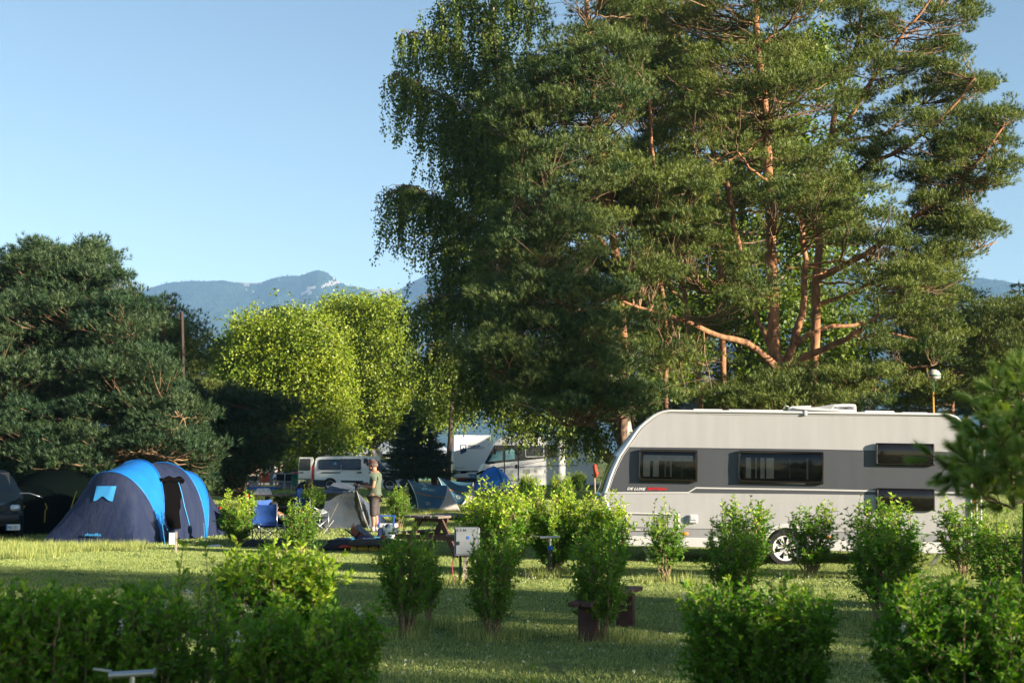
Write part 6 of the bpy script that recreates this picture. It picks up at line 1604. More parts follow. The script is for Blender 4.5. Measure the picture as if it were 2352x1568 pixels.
def hand_geo(bm, wrist, d, up, curl=.5):
    """palm with four bent fingers and a thumb leaving its side"""
    d = Vector(d).normalized(); up = Vector(up).normalized(); sd = d.cross(up).normalized()
    def seg(a, b, r0, r1):
        z = (b - a); Lz = z.length; q = z.to_track_quat('Z', 'Y').to_matrix().to_4x4(); q.translation = (a + b) / 2
        bmesh.ops.create_cone(bm, cap_ends=True, segments=8, radius1=r0, radius2=r1, depth=Lz, matrix=q)
    w = Vector(wrist); pc = w + d * .05
    res = bmesh.ops.create_cube(bm, size=1, matrix=Matrix.Translation(pc) @ Matrix((d, sd, up)).transposed().to_4x4() @ Matrix.Diagonal((.095, .075, .030, 1)))
    for k, ln in enumerate((.070, .080, .074, .058)):
        a = w + d * .095 + sd * (.028 - .0187 * k); b = a + (d * cos(curl * .6) - up * sin(curl * .6)) * ln * .5; c_ = b + (d * cos(curl * 2) - up * sin(curl * 2)) * ln * .55
        seg(a, b, .0095, .0085); seg(b, c_, .0085, .007)
    a = w + d * .03 + sd * .036; b = a + (d * .6 + sd * .5 - up * .3).normalized() * .035; seg(a, b, .011, .010); seg(b, b + (d * .9 - up * .35).normalized() * .03, .010, .008)
Lsh, Rsh = (.06, .19, 1.42), (.06, -.19, 1.42)
hR, hL = Vector((-.36, -.12, 1.155)), Vector((-.38, .02, 1.20))
verts = [((.05, 0, .94), (.15, .13)), ((.05, 0, 1.08), (.13, .12)), ((.055, 0, 1.24), (.135, .14)), ((.06, 0, 1.40), (.12, .12)), ((.045, 0, 1.50), (.055, .055)),
         ((.07, .19, 1.41), .058), ((.08, .24, 1.24), .048), ((.02, .24, 1.12), .042), ((-.18, .13, 1.16), .036), ((-.34, .05, 1.20), .026),
         ((.07, -.19, 1.41), .058), ((.10, -.245, 1.24), .048), ((.08, -.26, 1.10), .042), ((-.12, -.20, 1.12), .036), ((-.31, -.14, 1.155), .026),
         ((.05, .09, .86), .10), ((.03, .10, .50), .060), ((.05, .11, .30), .055), ((.07, .10, .08), .036),
         ((.05, -.09, .86), .10), ((.02, -.10, .50), .060), ((.05, -.11, .30), .055), ((.04, -.11, .08), .036)]
edges = [(0, 1), (1, 2), (2, 3), (3, 4), (3, 5), (5, 6), (6, 7), (7, 8), (8, 9), (3, 10), (10, 11), (11, 12), (12, 13), (13, 14), (0, 15), (15, 16), (16, 17), (17, 18), (0, 19), (19, 20), (20, 21), (21, 22)]
def man_extra(bm):
    head_geo(bm, (-.01, -.01, 1.635), 1.08)
    hand_geo(bm, (-.33, -.135, 1.157), (-1, .25, .15), (0, .2, 1), .7); hand_geo(bm, (-.36, .045, 1.205), (-1, -.3, -.05), (0, -.1, 1), .8)
skin_body('body', 'skin', MAN, verts, edges, 0, 2, man_extra)
skin_body('shirt', 'shirt_green', MAN, [((.045, 0, .90), (.185, .165)), ((.04, 0, 1.05), (.160, .150)), ((.05, 0, 1.22), (.152, .160)), ((.06, 0, 1.38), (.130, .140)), ((.05, 0, 1.46), (.075, .08)),
    ((.07, .19, 1.40), .078), ((.085, .235, 1.24), .075), ((.07, -.19, 1.40), .078), ((.10, -.24, 1.22), .075)], [(0, 1), (1, 2), (2, 3), (3, 4), (3, 5), (5, 6), (3, 7), (7, 8)], 1)
skin_body('shorts', 'shorts_brown', MAN, [((.05, 0, .96), (.172, .152)), ((.05, .085, .80), .115), ((.04, .10, .60), .100), ((.045, .105, .40), .092), ((.05, -.085, .80), .115), ((.035, -.10, .60), .100), ((.045, -.105, .38), .092)],
    [(0, 1), (1, 2), (2, 3), (0, 4), (4, 5), (5, 6)], 0)
mb = MB()
rows = []
for i in range(9):
    a = pi / 2 * i / 8; rows.append([(-.005 + .112 * cos(a) * cos(t_) , -.01 + .092 * cos(a) * sin(t_), 1.672 + .095 * sin(a)) for t_ in [2 * pi * k / 20 for k in range(20)]])
mb.grid(rows, close=True)
mb.sheet([[(-.06 - .11 * s - .02, -.01 + w * (.075 - .02 * s), 1.682 - .018 * s - .02 * w * w) for w in (-1, -.5, 0, .5, 1)] for s in (0, .5, 1)], .006)
cp = mb.build('cap', 'cap_brown', MAN, smooth=True, auto=60)
mb = MB(); mb.box((-.095, -.055, 1.715), (.02, .03, .022), bev=.005); mb.build('badge', 'red_print', cp)
mb = MB(); mb.lathe([(.10, 0), (.105, .03), (.10, .07)], 20, Matrix.Translation((.012, -.01, 1.60)) @ Matrix.Diagonal((1, .84, 1, 1))); mb.build('hair', 'hair_grey', MAN, smooth=True)
mb = MB(); mb.tube([(-.30, -.14, 1.155), (-.325, -.135, 1.156)], .032, 12); mb.box((-.31, -.17, 1.155), (.035, .012, .035), bev=.005); mb.build('wristwatch', 'steel', MAN)
for (x, y, z) in ((.02, .10, 0), (-.01, -.11, 0)):
    mb = MB(); mb.tube([(x + .05, y, .05), (x + .05, y, .15)], .044, 10); mb.build('sock', 'sock_white', MAN, smooth=True)
    mb = MB(); rr_ = [[(x + .09 - .27 * t_, y + w * (.045 - .01 * abs(2 * t_ - .9)), .005 + h_) for w, h_ in ((-1, 0), (-1, .05 - .02 * t_), (-.4, .085 - .045 * t_), (.4, .085 - .045 * t_), (1, .05 - .02 * t_), (1, 0))] for t_ in (0, .15, .4, .7, .9, 1)]
    mb.grid(rr_); mb.add(rr_[0], [tuple(range(6))]); mb.add(rr_[-1], [tuple(range(6))]); mb.build('shoe', 'shoe_dark', MAN, smooth=True, auto=60)
mb = MB(); mb.box((-.40, -.02, 1.10), (.10, .09, .16), bev=.02); mb.beam((-.42, -.03, 1.22), (.0, .06, 1.04), .09, .07); b_ = mb.build('pouch', 'black_cloth', MAN, smooth=True, auto=30)
for o in (b_,):
    o.parent = None; o.matrix_world = MAN.matrix_world.copy(); o.name = 'camera_bag'; meta(o, 'black pouch held in the hands of the man in the cap', 'bag')

SIT = thing('person', 'crouching figure in black with bare legs half hidden by the sunlit shrub', 'person', GY(656, 30.9), radians(10)); SIT.scale = (.85, .85, .82)
sv = [((0, 0, .36), (.16, .15)), ((-.06, 0, .55), (.15, .15)), ((-.16, 0, .72), (.14, .15)), ((-.24, 0, .80), (.06, .06)), ((.10, .12, .36), .09), ((.30, .13, .52), .07), ((.28, .12, .25), .055), ((.26, .12, .06), .04),
      ((.10, -.12, .36), .09), ((.32, -.13, .50), .07), ((.30, -.12, .25), .055), ((.28, -.12, .06), .04), ((-.14, .2, .68), .055), ((.05, .24, .52), .045), ((.22, .16, .50), .032), ((-.14, -.2, .68), .055), ((.04, -.24, .50), .045), ((.22, -.16, .48), .032)]
se = [(0, 1), (1, 2), (2, 3), (0, 4), (4, 5), (5, 6), (6, 7), (0, 8), (8, 9), (9, 10), (10, 11), (2, 12), (12, 13), (13, 14), (2, 15), (15, 16), (16, 17)]
def sit_extra(bm):
    head_geo(bm, (-.28, 0, .92), .95, 1); hand_geo(bm, (.22, .16, .50), (1, 0, -.2), (0, 0, 1), .6); hand_geo(bm, (.22, -.16, .48), (1, 0, -.2), (0, 0, 1), .6)
    for sy in (.12, -.12):
        m_ = Matrix.Translation((.31, sy, .035)) @ Matrix.Diagonal((.24, .085, .065, 1)); bmesh.ops.create_cube(bm, size=1, matrix=m_)
skin_body('body', 'skin', SIT, sv, se, 0, 2, sit_extra)
skin_body('clothes', 'black_cloth', SIT, [((0, 0, .34), (.19, .18)), ((-.06, 0, .55), (.175, .175)), ((-.16, 0, .72), (.165, .175)), ((-.14, .2, .68), .078), ((.0, .235, .56), .07), ((-.14, -.2, .68), .078), ((.0, -.235, .54), .07), ((.12, .12, .38), .11), ((.12, -.12, .38), .11)],
    [(0, 1), (1, 2), (2, 3), (3, 4), (2, 5), (5, 6), (0, 7), (0, 8)], 0)
mb = MB(); mb.lathe([(.0, .115), (.07, .11), (.108, .065), (.118, 0), (.11, -.07)], 18, Matrix.Translation((-.29, 0, .95)) @ Matrix.Diagonal((1, .85, 1, 1)), cap=False); mb.build('hair', 'black_cloth', SIT, smooth=True)

# ================================================================== camp furniture
pmat('chair_blue', (.015, .055, .26), .7, col2=(.02, .085, .36), scale=4, bump=.4, bscale=7)
pmat('chair_navy', (.012, .02, .09), .75)
pmat('wood_grey', (.20, .17, .145), .85, col2=(.10, .085, .075), scale=3, bump=.5, bscale=18, stretch=(.3, 3, 3))
pmat('wood_brown', (.10, .045, .034), .7, col2=(.05, .025, .02), scale=3, bump=.4, bscale=18, stretch=(.3, 3, 3))
def chair(label, loc, rz, mat='chair_blue', group='blue folding camping chairs'):
    t = thing('folding_chair', label, 'chair', loc, rz, group)
    w = .27
    def tb(name, pts, r=.011): mb = MB(); mb.tube(pts, r, 7); return mb.build(name, 'steel', t, smooth=True)
    for s in (-1, 1):
        tb('rear_post', [(s * w, -.22, .02), (s * w, -.25, .86)]); tb('front_leg', [(s * w, .22, .02), (s * w, .22, .60)])
        tb('side_brace', [(s * w, -.22, .05), (s * w, .22, .40)], .009); tb('side_brace', [(s * w, .22, .05), (s * w, -.22, .40)], .009)
        mb = MB(); mb.sheet([[(s * w + a * .035, y, .60 + .01 * sin(y * 9)) for a in (-1, 1)] for y in (-.24, -.12, 0, .12, .24)], .008); mb.build('armrest', mat, t)
    for y in (-.22, .22):
        tb('cross_brace', [(-w, y, .04), (w, y, .40)], .009); tb('cross_brace', [(w, y + .015, .04), (-w, y + .015, .40)], .009)
    mb = MB(); mb.sheet([[(-w + 2 * w * i / 8., -.22 + .44 * j / 6., .41 - .05 * sin(pi * i / 8.) * sin(pi * j / 6. + .2)) for i in range(9)] for j in range(7)], .006); mb.build('seat', mat, t, smooth=True, auto=60)
    mb = MB(); mb.sheet([[(-w + 2 * w * i / 8., -.255 + .055 * sin(pi * i / 8.) * (1 - abs(j / 6. - .5)), .44 + .42 * j / 6. - .025 * sin(pi * i / 8.) * (j / 6.)) for i in range(9)] for j in range(7)], .006); mb.build('backrest', mat, t, smooth=True, auto=60)
    return t
chair('blue folding chair with its back to the viewer between two sunlit shrubs', Gd(617, 1250), radians(-12))
chair('blue folding chair mostly hidden behind the foremost blue chair', Gd(588, 1232), radians(35))
chair('navy folding chair heaped with papers and clothes right of the sunlit shrub', Gd(724, 1228), radians(-60), 'chair_navy')
def heap(name, label, cat, u, v, Y, w, d, h, mat, seed, rz=0, group=None, sq=.5):
    """soft bundle: a squashed, creased lump resting on the grass"""
    rg = random.Random(seed); mb = MB(); rows = []
    for i in range(9):
        a = pi / 2 * i / 8; r = []
        for k in range(22):
            t_ = 2 * pi * k / 22; n_ = _mn.noise(Vector((cos(t_) * 1.7 + seed, sin(t_) * 1.7, i * .35))); q = 1 + .28 * n_
            cc, ss = cos(t_), sin(t_)
            r.append((w / 2 * np.sign(cc) * abs(cc) ** sq * cos(a) ** .5 * q, d / 2 * np.sign(ss) * abs(ss) ** sq * cos(a) ** .5 * q, h * sin(a) ** .8 * (1 + .3 * n_)))
        rows.append(r)
    mb.grid(rows, close=True); mb.add(rows[0], [tuple(range(22))[::-1]]); o = mb.build(name, mat, None, smooth=True)
    p = Gd(u, v) if Y is None else W(u, v, Y); o.location = p; o.rotation_euler = (0, 0, rz); return meta(o, label, cat, group)
for nm, c in (('cloth_red', (.45, .05, .03)), ('cloth_yellow', (.50, .36, .05)), ('cloth_slate', (.10, .12, .16)), ('cloth_white', (.55, .56, .58)), ('pack_orange', (.42, .11, .05)), ('mat_cyan', (.05, .32, .50)), ('bag_teal', (.05, .08, .10)), ('cloth_purple', (.09, .05, .16)), ('cloth_blue', (.05, .13, .25)), ('box_grey', (.14, .18, .21)), ('towel_orange', (.50, .09, .03)), ('cloth_grey', (.16, .17, .2)), ('bin_green', (.01, .10, .055)), ('lid_red', (.35, .08, .09)), ('plastic_blue', (.01, .08, .38))):
    pmat(nm, c, .8, var=.25, scale=14, bump=.4, bscale=16)
heap('duffel_bag', 'flat open black bag spilling clothes on the grass', 'bag', 806 * .0 + 790, 1264, None, .78, .5, .20, 'black_cloth', 11)
heap('clothes_bundle', 'slate shirt with yellow print on the black bag', 'clothes', 786, 1249, 28.6, .42, .25, .12, 'cloth_slate', 12)
heap('clothes_bundle', 'mustard yellow cloth folded on the black bag', 'clothes', 801, 1253, 28.2, .22, .2, .07, 'cloth_yellow', 13)
heap('clothes_bundle', 'white cloth strip at the front of the black bag', 'clothes', 815, 1262, None, .34, .2, .07, 'cloth_white', 14)
heap('clothes_bundle', 'bright red straps lying left of the black bag', 'clothes', 766, 1252, None, .26, .2, .10, 'cloth_red', 15)
heap('clothes_bundle', 'red cloth peeping from the black bag', 'clothes', 800, 1257, 28.0, .36, .1, .05, 'cloth_red', 16)
heap('clothes_bundle', 'crumpled blue and white packet by the black bag corner', 'clothes', 824, 1266, None, .22, .16, .07, 'cloth_blue', 17)
heap('black_bundle', 'dark rolled bag under the blue folding chair', 'bag', 590, 1256, None, .62, .3, .13, 'black_cloth', 18)
heap('black_bundle', 'brown-black heap right of the blue folding chair', 'bag', 660, 1252, None, .75, .35, .14, 'shorts_brown', 19)
heap('small_litter', 'small white and blue scraps on the lawn beside the big tent', 'litter', 494, 1256, None, .30, .12, .05, 'cloth_white', 20)
heap('clothes_bundle', 'cyan sleeping mat lying behind the rucksack', 'mat', 838, 1240, None, .9, .3, .07, 'mat_cyan', 21, sq=.9)
heap('black_bundle', 'dark brown tent sack on the yellow bag', 'bag', 855, 1252, 27.9, .86, .34, .13, 'shorts_brown', 22, sq=.7)
heap('black_bundle', 'mauve jumper crumpled behind the grey box', 'clothes', 836, 1243, 29.0, .34, .22, .12, 'cloth_purple', 23)
heap('rucksack', 'slate blue rucksack leaning on the cool box', 'bag', 892, 1238, None, .30, .2, .30, 'bag_teal', 24)
heap('clothes_bundle', 'purple and red clothes right of the tent sack', 'clothes', 884, 1250, None, .34, .22, .13, 'cloth_purple', 25)
heap('trainers', 'pale silver trainers beside the cool box', 'shoes', 907, 1240, None, .30, .2, .14, 'cloth_white', 26)
heap('clothes_bundle', 'red cap on the heap next to the slate rucksack', 'clothes', 881, 1241, 28.4, .14, .12, .10, 'cloth_red', 27)
# yellow bag
t = thing('tent_bag', 'long flat yellow bag with black straps on the grass', 'bag', Gd(846, 1266), radians(-3))
mb = MB(); mb.box((0, 0, .055), (.66, .3, .11), bev=.03); mb.build('bag', 'cloth_yellow', t, smooth=True)
for x in (-.2, .02, .22):
    mb = MB(); mb.box((x, 0, .058), (.03, .306, .118), bev=.01); mb.build('strap', 'black_cloth', t)
# grey box with pale lid
t = thing('storage_box', 'slate grey plastic box with a paler lid on the tent sack', 'box', W(848, 1251.5, 27.9), radians(12))
mb = MB(); mb.box((0, 0, .06), (.24, .18, .12), bev=.015); mb.build('box', 'box_grey', t); mb = MB(); mb.box((0, 0, .13), (.26, .2, .02), bev=.008); mb.build('lid', 'rail_grey', t)
# orange rucksack leaning, frame
t = thing('rucksack', 'orange and grey hiking rucksack leaning over its frame', 'bag', Gd(838, 1258), radians(10))
M_ = Matrix.Rotation(radians(-52), 4, 'Y')
mb = MB(); mb.box((0, 0, 0), (.26, .26, .56), bev=.09); mb.v = [tuple(M_ @ Vector(p) + Vector((-.05, 0, .24))) for p in mb.v]; mb.build('pack', 'pack_orange', t, smooth=True)
mb = MB(); mb.box((.08, -.14, .02), (.12, .05, .44), bev=.02); mb.v = [tuple(M_ @ Vector(p) + Vector((-.05, 0, .24))) for p in mb.v]; mb.build('pocket', 'cloth_grey', t, smooth=True)
mb = MB(); mb.box((-.1, -.13, .14), (.03, .04, .5), bev=.01); mb.box((.0, -.14, .1), (.25, .03, .03)); mb.box((0, -.14, -.12), (.25, .03, .03)); mb.v = [tuple(M_ @ Vector(p) + Vector((-.05, 0, .24))) for p in mb.v]; mb.build('straps', 'black_cloth', t)
mb = MB(); mb.beam((-.36, -.1, .42), (-.08, -.16, .02), .035, .02); mb.beam((-.36, .1, .42), (-.08, .12, .02), .035, .02); mb.beam((-.36, -.1, .42), (-.36, .1, .42), .05, .03); mb.build('frame', 'steel', t)
# cool box
t = thing('cool_box', 'white and dark blue cool box with its blue handle raised', 'cool box', Gd(890, 1234), radians(-6))
mb = MB(); mb.box((0, 0, .11), (.40, .27, .22), bev=.02, taper=1.04); mb.build('tub', 'chair_navy', t)
mb = MB(); mb.box((0, 0, .275), (.44, .30, .10), bev=.02); ld = mb.build('lid', 'white_paint', t); mb = MB(); mb.box((.03, -.155, .285), (.18, .01, .05)); mb.build('lid_panel', 'cloth_white', ld)
mb = MB()
for s in (-1, 1): mb.beam((s * .17, -.155, .25), (s * .17, -.10, .50), .035, .02)
mb.beam((-.187, -.10, .50), (.187, -.10, .50), .03, .03); mb.build('handle', 'plastic_blue', t)
t = thing('paper_stack', 'magazines and striped wrapping tossed on the navy chair', 'papers', Gd(724, 1228) + Vector((0, 0, .46)))
for k in range(5):
    mb = MB(); mb.box((RNG.uniform(-.1, .22), RNG.uniform(-.1, .1), .02 + .03 * k), (.26, .18, .012), rot=Euler((RNG.uniform(-.5, .5), RNG.uniform(-.6, .6), RNG.uniform(0, 3))).to_matrix().to_4x4()); mb.build('sheet', ('cloth_white', 'cloth_blue', 'cloth_white', 'towel_orange', 'cloth_white')[k], t)

def table(label, c, rz, Lt=1.5, mat='wood_grey', group='wooden picnic tables'):
    t = thing('picnic_table', label, 'table', c, rz, group)
    for k in range(5):
        mb = MB(); mb.box((0, (k - 2) * .155, .745 + .003 * (k % 2)), (Lt + .03 * (k % 3), .145, .045), bev=.006); mb.build('plank', mat, t)
    for sx in (-1, 1):
        x = sx * (Lt / 2 - .28)
        for sy in (-1, 1):
            mb = MB(); mb.beam((x, sy * .22, .72), (x, sy * .62, .0), .045, .10, up=(0, 1, 0)); mb.build('leg', 'wood_brown', t)
        mb = MB(); mb.box((x + .05, 0, .69), (.045, .74, .09)); mb.build('cleat', 'wood_brown', t)
        mb = MB(); mb.box((x - .05, 0, .36), (.045, 1.50, .09)); mb.build('crossbeam', 'wood_brown', t)
    for sy in (-1, 1):
        mb = MB(); mb.box((0, sy * .66, .43), (Lt, .22, .04), bev=.006); mb.build('bench_plank', mat, t)
    return t
table('weathered picnic table beside the grey meter box', GY(1016, 26.9), radians(58), 1.35)
table('picnic table loaded with camping things behind the left shrubs', GY(652, 40.5), radians(14), 1.5)
t = heap('jacket', 'dark jacket draped on the left picnic table', 'clothes', 695, 1150, 40.2, .35, .4, .45, 'black_cloth', 41)
heap('cloth_pile', 'pale cloth and blue foil on the left picnic table', 'clothes', 602, 1136, 40.2, .5, .3, .16, 'cloth_white', 42)
heap('jacket', 'blue coat hanging off the end of the left picnic table', 'clothes', 688, 1168, 39.6, .3, .3, .5, 'chair_blue', 43)
t = thing('spray_can', 'small red and white can standing on the far table end', 'can', W(568, 1150, 39.9)); mb = MB(); mb.lathe([(.035, 0), (.035, .16), (.02, .19)], 12); mb.build('can', 'white_print', t, smooth=True, auto=40); mb = MB(); mb.lathe([(.036, .10), (.036, .17), (.022, .2)], 12); mb.build('cap', 'red_print', t)
# low bench
a = Gd(1331.6, 1386, .41); b = Gd(1452, 1347, .41); mid = (a + b) / 2; rz_ = atan2((b - a).y, (b - a).x)
t = thing('bench', 'low reddish-brown plank bench half hidden by a narrow shrub', 'bench', (mid.x, mid.y, 0), rz_); Lb = (b - a).length
for k in (-1, 1):
    mb = MB(); mb.box((0, k * .065, .40), (Lb, .12, .045), bev=.006); mb.build('plank', 'wood_brown', t)
for s in (-1, 1):
    mb = MB(); mb.box((s * (Lb / 2 - .28), 0, .19), (.08, .20, .38), bev=.01); mb.build('leg', 'wood_brown', t)
# electricity box
pmat('box_pale_grey', (.13, .15, .175), .55, col2=(.18, .20, .225), scale=5); pmat('post_green', (.015, .07, .04), .6); pmat('post_wood', (.38, .33, .27), .85, col2=(.22, .18, .14), scale=8)
t = thing('meter_box', 'grey electricity box on a post with a red cable', 'box', Gd(1062, 1340), radians(4))
mb = MB(); mb.box((.065, 0, .62), (.37, .20, .41), bev=.01); bx_ = mb.build('box', 'box_pale_grey', t)
mb = MB(); mb.box((.065, -.105, .62), (.33, .012, .37), bev=.005); dd_ = mb.build('door', 'box_pale_grey', t)
mb = MB(); mb.box((-.06, -.118, .60), (.035, .02, .05), bev=.006); mb.build('lock', 'black_plastic', dd_)
mb = MB(); mb.box((.08, -.115, .68), (.035, .006, .04)); mb.build('sticker', 'plastic_blue', dd_)
text_mesh('lettering', '2 5 N', .05, 'black_print', dd_, (-.09, -.113, .785), xs=1.2)
mb = MB(); mb.tube([(-.03, .02, 0), (-.03, .02, .42)], .02, 8); mb.build('green_post', 'post_green', t, smooth=True)
mb = MB(); mb.box((.04, .0, .21), (.06, .05, .42)); mb.build('wooden_post', 'post_wood', t)
mb = MB(); mb.tube([(-.13, .05, .42), (-.15, .02, .25), (-.14, 0, .12), (-.09, -.04, .01)], .008, 6); mb.build('cable', 'lid_red', t, smooth=True)
# standing taps
def tap(label, loc, h, rz, s=1.0):
    t = thing('water_tap', label, 'tap', loc, rz)
    mb = MB(); mb.tube([(0, 0, 0), (0, 0, h * .72)], .032 * s, 12); mb.build('post', 'black_plastic', t, smooth=True, auto=40)
    mb = MB(); mb.tube([(0, 0, h * .70), (0, 0, h * .80)], .042 * s, 12); mb.build('valve', 'plastic_blue', t, smooth=True, auto=40)
    mb = MB(); mb.tube([(0, 0, h * .8), (0, 0, h)], .018 * s, 10); mb.tube([(-.14 * s, 0, h), (.14 * s, 0, h * 1.02)], .022 * s, 10); mb.tube([(.14 * s, 0, h * 1.02), (.15 * s, 0, h * 1.02)], .03 * s, 10); mb.tube([(-.14 * s, 0, h), (-.15 * s, 0, h)], .03 * s, 10)
    hd = mb.build('tee', 'steel', t, smooth=True, auto=40); mb = MB(); mb.beam((-.14 * s, 0, h + .02), (-.26 * s, 0, h + .03), .02 * s, .008); mb.build('lever', 'steel', t)
    return t
tap('dark standing water tap with a blue valve before the brightest shrub', Gd(1264, 1328), .62, radians(-8), 1.0)
tap('galvanised pipe tap blurred in the lower left foreground', GY(315, 7.2), .80, radians(-6), .78)
t = thing('marker_post', 'pale plastic post blurred at the lower left corner', 'post', GY(-2, 6.6)); mb = MB(); mb.tube([(0, 0, 0), (0, 0, .62), (0, 0, .80), (0, 0, .86)], [.055, .055, .05, .02], 14); mb.build('post', 'box_pale_grey', t, smooth=True)
# pitch number plate by the tent
t = thing('pitch_sign', 'small blank white plate on a short wooden post by the big tent', 'sign', Gd(404, 1271)); mb = MB(); mb.box((0, 0, .21), (.035, .035, .42)); mb.build('post', 'post_wood', t); mb = MB(); mb.box((-.075, -.03, .29), (.105, .008, .22)); mb.build('plate', 'white_print', t)
# bins
def bin_(label, loc, s=1.0):
    t = thing('litter_bin', label, 'bin', loc, 0, 'green litter bins'); mb = MB(); mb.lathe([(.13, .25), (.13, .28), (.155, .60), (.155, .62)], 16); mb.build('bin', 'bin_green', t, smooth=True, auto=40)
    mb = MB(); mb.lathe([(.19, .80), (.19, .82), (.12, .86), (0, .87)], 18); mb.build('lid', 'lid_red', t, smooth=True, auto=40); mb = MB(); mb.tube([(0, .14, 0), (0, .14, .8)], .02, 6); mb.box((0, 0, .7), (.24, .2, .16), bev=.03); mb.build('holder', 'bin_green', t); t.scale = (s, s, s); return t
bin_('green litter bin with a reddish lid and a bottle on it', GY(692, 45))
bin_('green litter bin close to the open rear door of the van', GY(678, 73), 1.15)
t = thing('bottle', 'green plastic bottle standing on the litter bin lid', 'bottle', W(700, 1120, 45)); mb = MB(); mb.lathe([(.04, 0), (.04, .17), (.015, .23), (.015, .27)], 12); mb.build('bottle', 'bag_green' if 'bag_green' in MATS else pmat('bag_green', (.02, .35, .18), .3), t, smooth=True)
# red glove on a stick by the old birch
t = thing('garden_stake', 'wooden stake with a red cloth tied on by the old birch', 'stake', GY(1367, 57)); mb = MB(); mb.tube([(0, 0, 0), (-.03, 0, .9), (-.05, 0, 1.45)], .035, 6); mb.build('stake', 'post_wood', t); mb = MB(); mb.tube([(-.02, -.04, 1.5), (.0, -.06, 1.25), (.05, -.05, 1.1), (.02, -.05, .98)], [.05, .09, .08, .04], 8); mb.build('cloth', 'cloth_red', t, smooth=True)
# tall dark metal pole
pmat('rust_pole', (.035, .022, .02), .7)
t = thing('metal_pole', 'tall dark rusty pole rising between the pine and the hazy mountain', 'pole', GY(424, 41)); mb = MB(); mb.tube([(0, 0, 0), W(421, 860, 41) - GY(424, 41), W(417.5, 716, 41) - GY(424, 41)], .052, 8); mb.build('pole', 'rust_pole', t, smooth=True, auto=40); pt = W(416, 727, 41) - GY(424, 41); mb = MB(); mb.box(pt + Vector((-.06, 0, 0)), (.08, .07, .14)); mb.build('bracket', 'rust_pole', t)

# far camp things left of the van
t = thing('awning_tent', 'tall grey awning tent left of the silver van', 'tent', GY(665, 80))
quad_cloth(t, 'front_wall', 'tent_grey', GY(634, 79), GY(684, 79), W(684, 1052, 80), W(668, 1052, 80), 8, -.05, .01, 31)
quad_cloth(t, 'side_wall', 'tent_grey', GY(684, 79), GY(690, 84), W(690, 1056, 84), W(684, 1052, 80), 4, .02, .01, 32)
quad_cloth(t, 'back_wall', 'tent_grey', GY(690, 84), GY(640, 84), W(668, 1056, 83), W(690, 1056, 84), 4, .02, .01, 33)
c6 = lambda x, y: (496 + x * .09375, 1001.4 + y * .09375)
t = thing('clothes_rack', 'drying rack hung with an orange towel left of the awning tent', 'rack', GY(600, 76))
mb = MB()
for u in (c6(760, 0)[0], c6(1095, 0)[0], c6(1480, 0)[0]): mb.tube([GY(u, 76), W(u, 1086, 76)], .03, 6)
mb.tube([W(564, 1087, 76), W(637, 1086.5, 76)], .025, 6); mb.build('frame', 'lid_red', t, world=True)
for nm, x0_, x1_, y0_, y1_, m_ in (('towel', 1110, 1310, 920, 1130, 'towel_orange'), ('towel', 1312, 1400, 935, 1190, 'cloth_grey'), ('towel', 1405, 1475, 925, 1080, 'cloth_blue'), ('towel', 820, 1050, 960, 1110, 'cloth_white'), ('towel', 1052, 1090, 930, 1050, 'black_cloth')):
    quad_cloth(t, nm, m_, W(*c6(x0_, y1_), 75.8), W(*c6(x1_, y1_), 75.8), W(*c6(x1_, y0_), 75.8), W(*c6(x0_, y0_), 75.8), 5, .0, .02, int(x0_))
t = thing('barbecue', 'black barbecue under the drying rack', 'barbecue', GY(584, 75.5)); mb = MB(); mb.box((0, 0, .62), (.55, .4, .22), bev=.04); mb.build('bowl', 'black_plastic', t); mb = MB()
for sx in (-.2, .2): mb.beam((sx, 0, 0), (sx, 0, .55), .04)
mb.build('legs', 'steel', t); mb = MB(); mb.box((0, .02, .25), (.44, .3, .3)); mb.build('shelf', 'cloth_grey', t)
def camp_chair_far(label, u, Y, rz):
    t = thing('camp_chair', label, 'chair', GY(u, Y), rz, 'white framed chairs by the awning tent'); mb = MB()
    for sx in (-.24, .24):
        mb.beam((sx, -.2, 0), (sx, .1, .85), .03); mb.beam((sx, .25, 0), (sx, -.05, .45), .03)
    mb.beam((-.24, .1, .85), (.24, .1, .85), .03); mb.beam((-.24, -.2, .42), (.24, -.2, .42), .03); mb.build('frame', 'white_paint', t); mb = MB(); mb.box((0, .06, .65), (.44, .02, .35)); mb.box((0, -.02, .43), (.44, .36, .02)); mb.build('fabric', 'black_cloth', t)
camp_chair_far('white framed camp chair in front of the grey awning tent', 644, 77, .1); camp_chair_far('folded white chairs leaning left of the awning chair', 616, 76.4, .6); camp_chair_far('camp chair nearest to the far green bin', 664, 77.3, -.3)
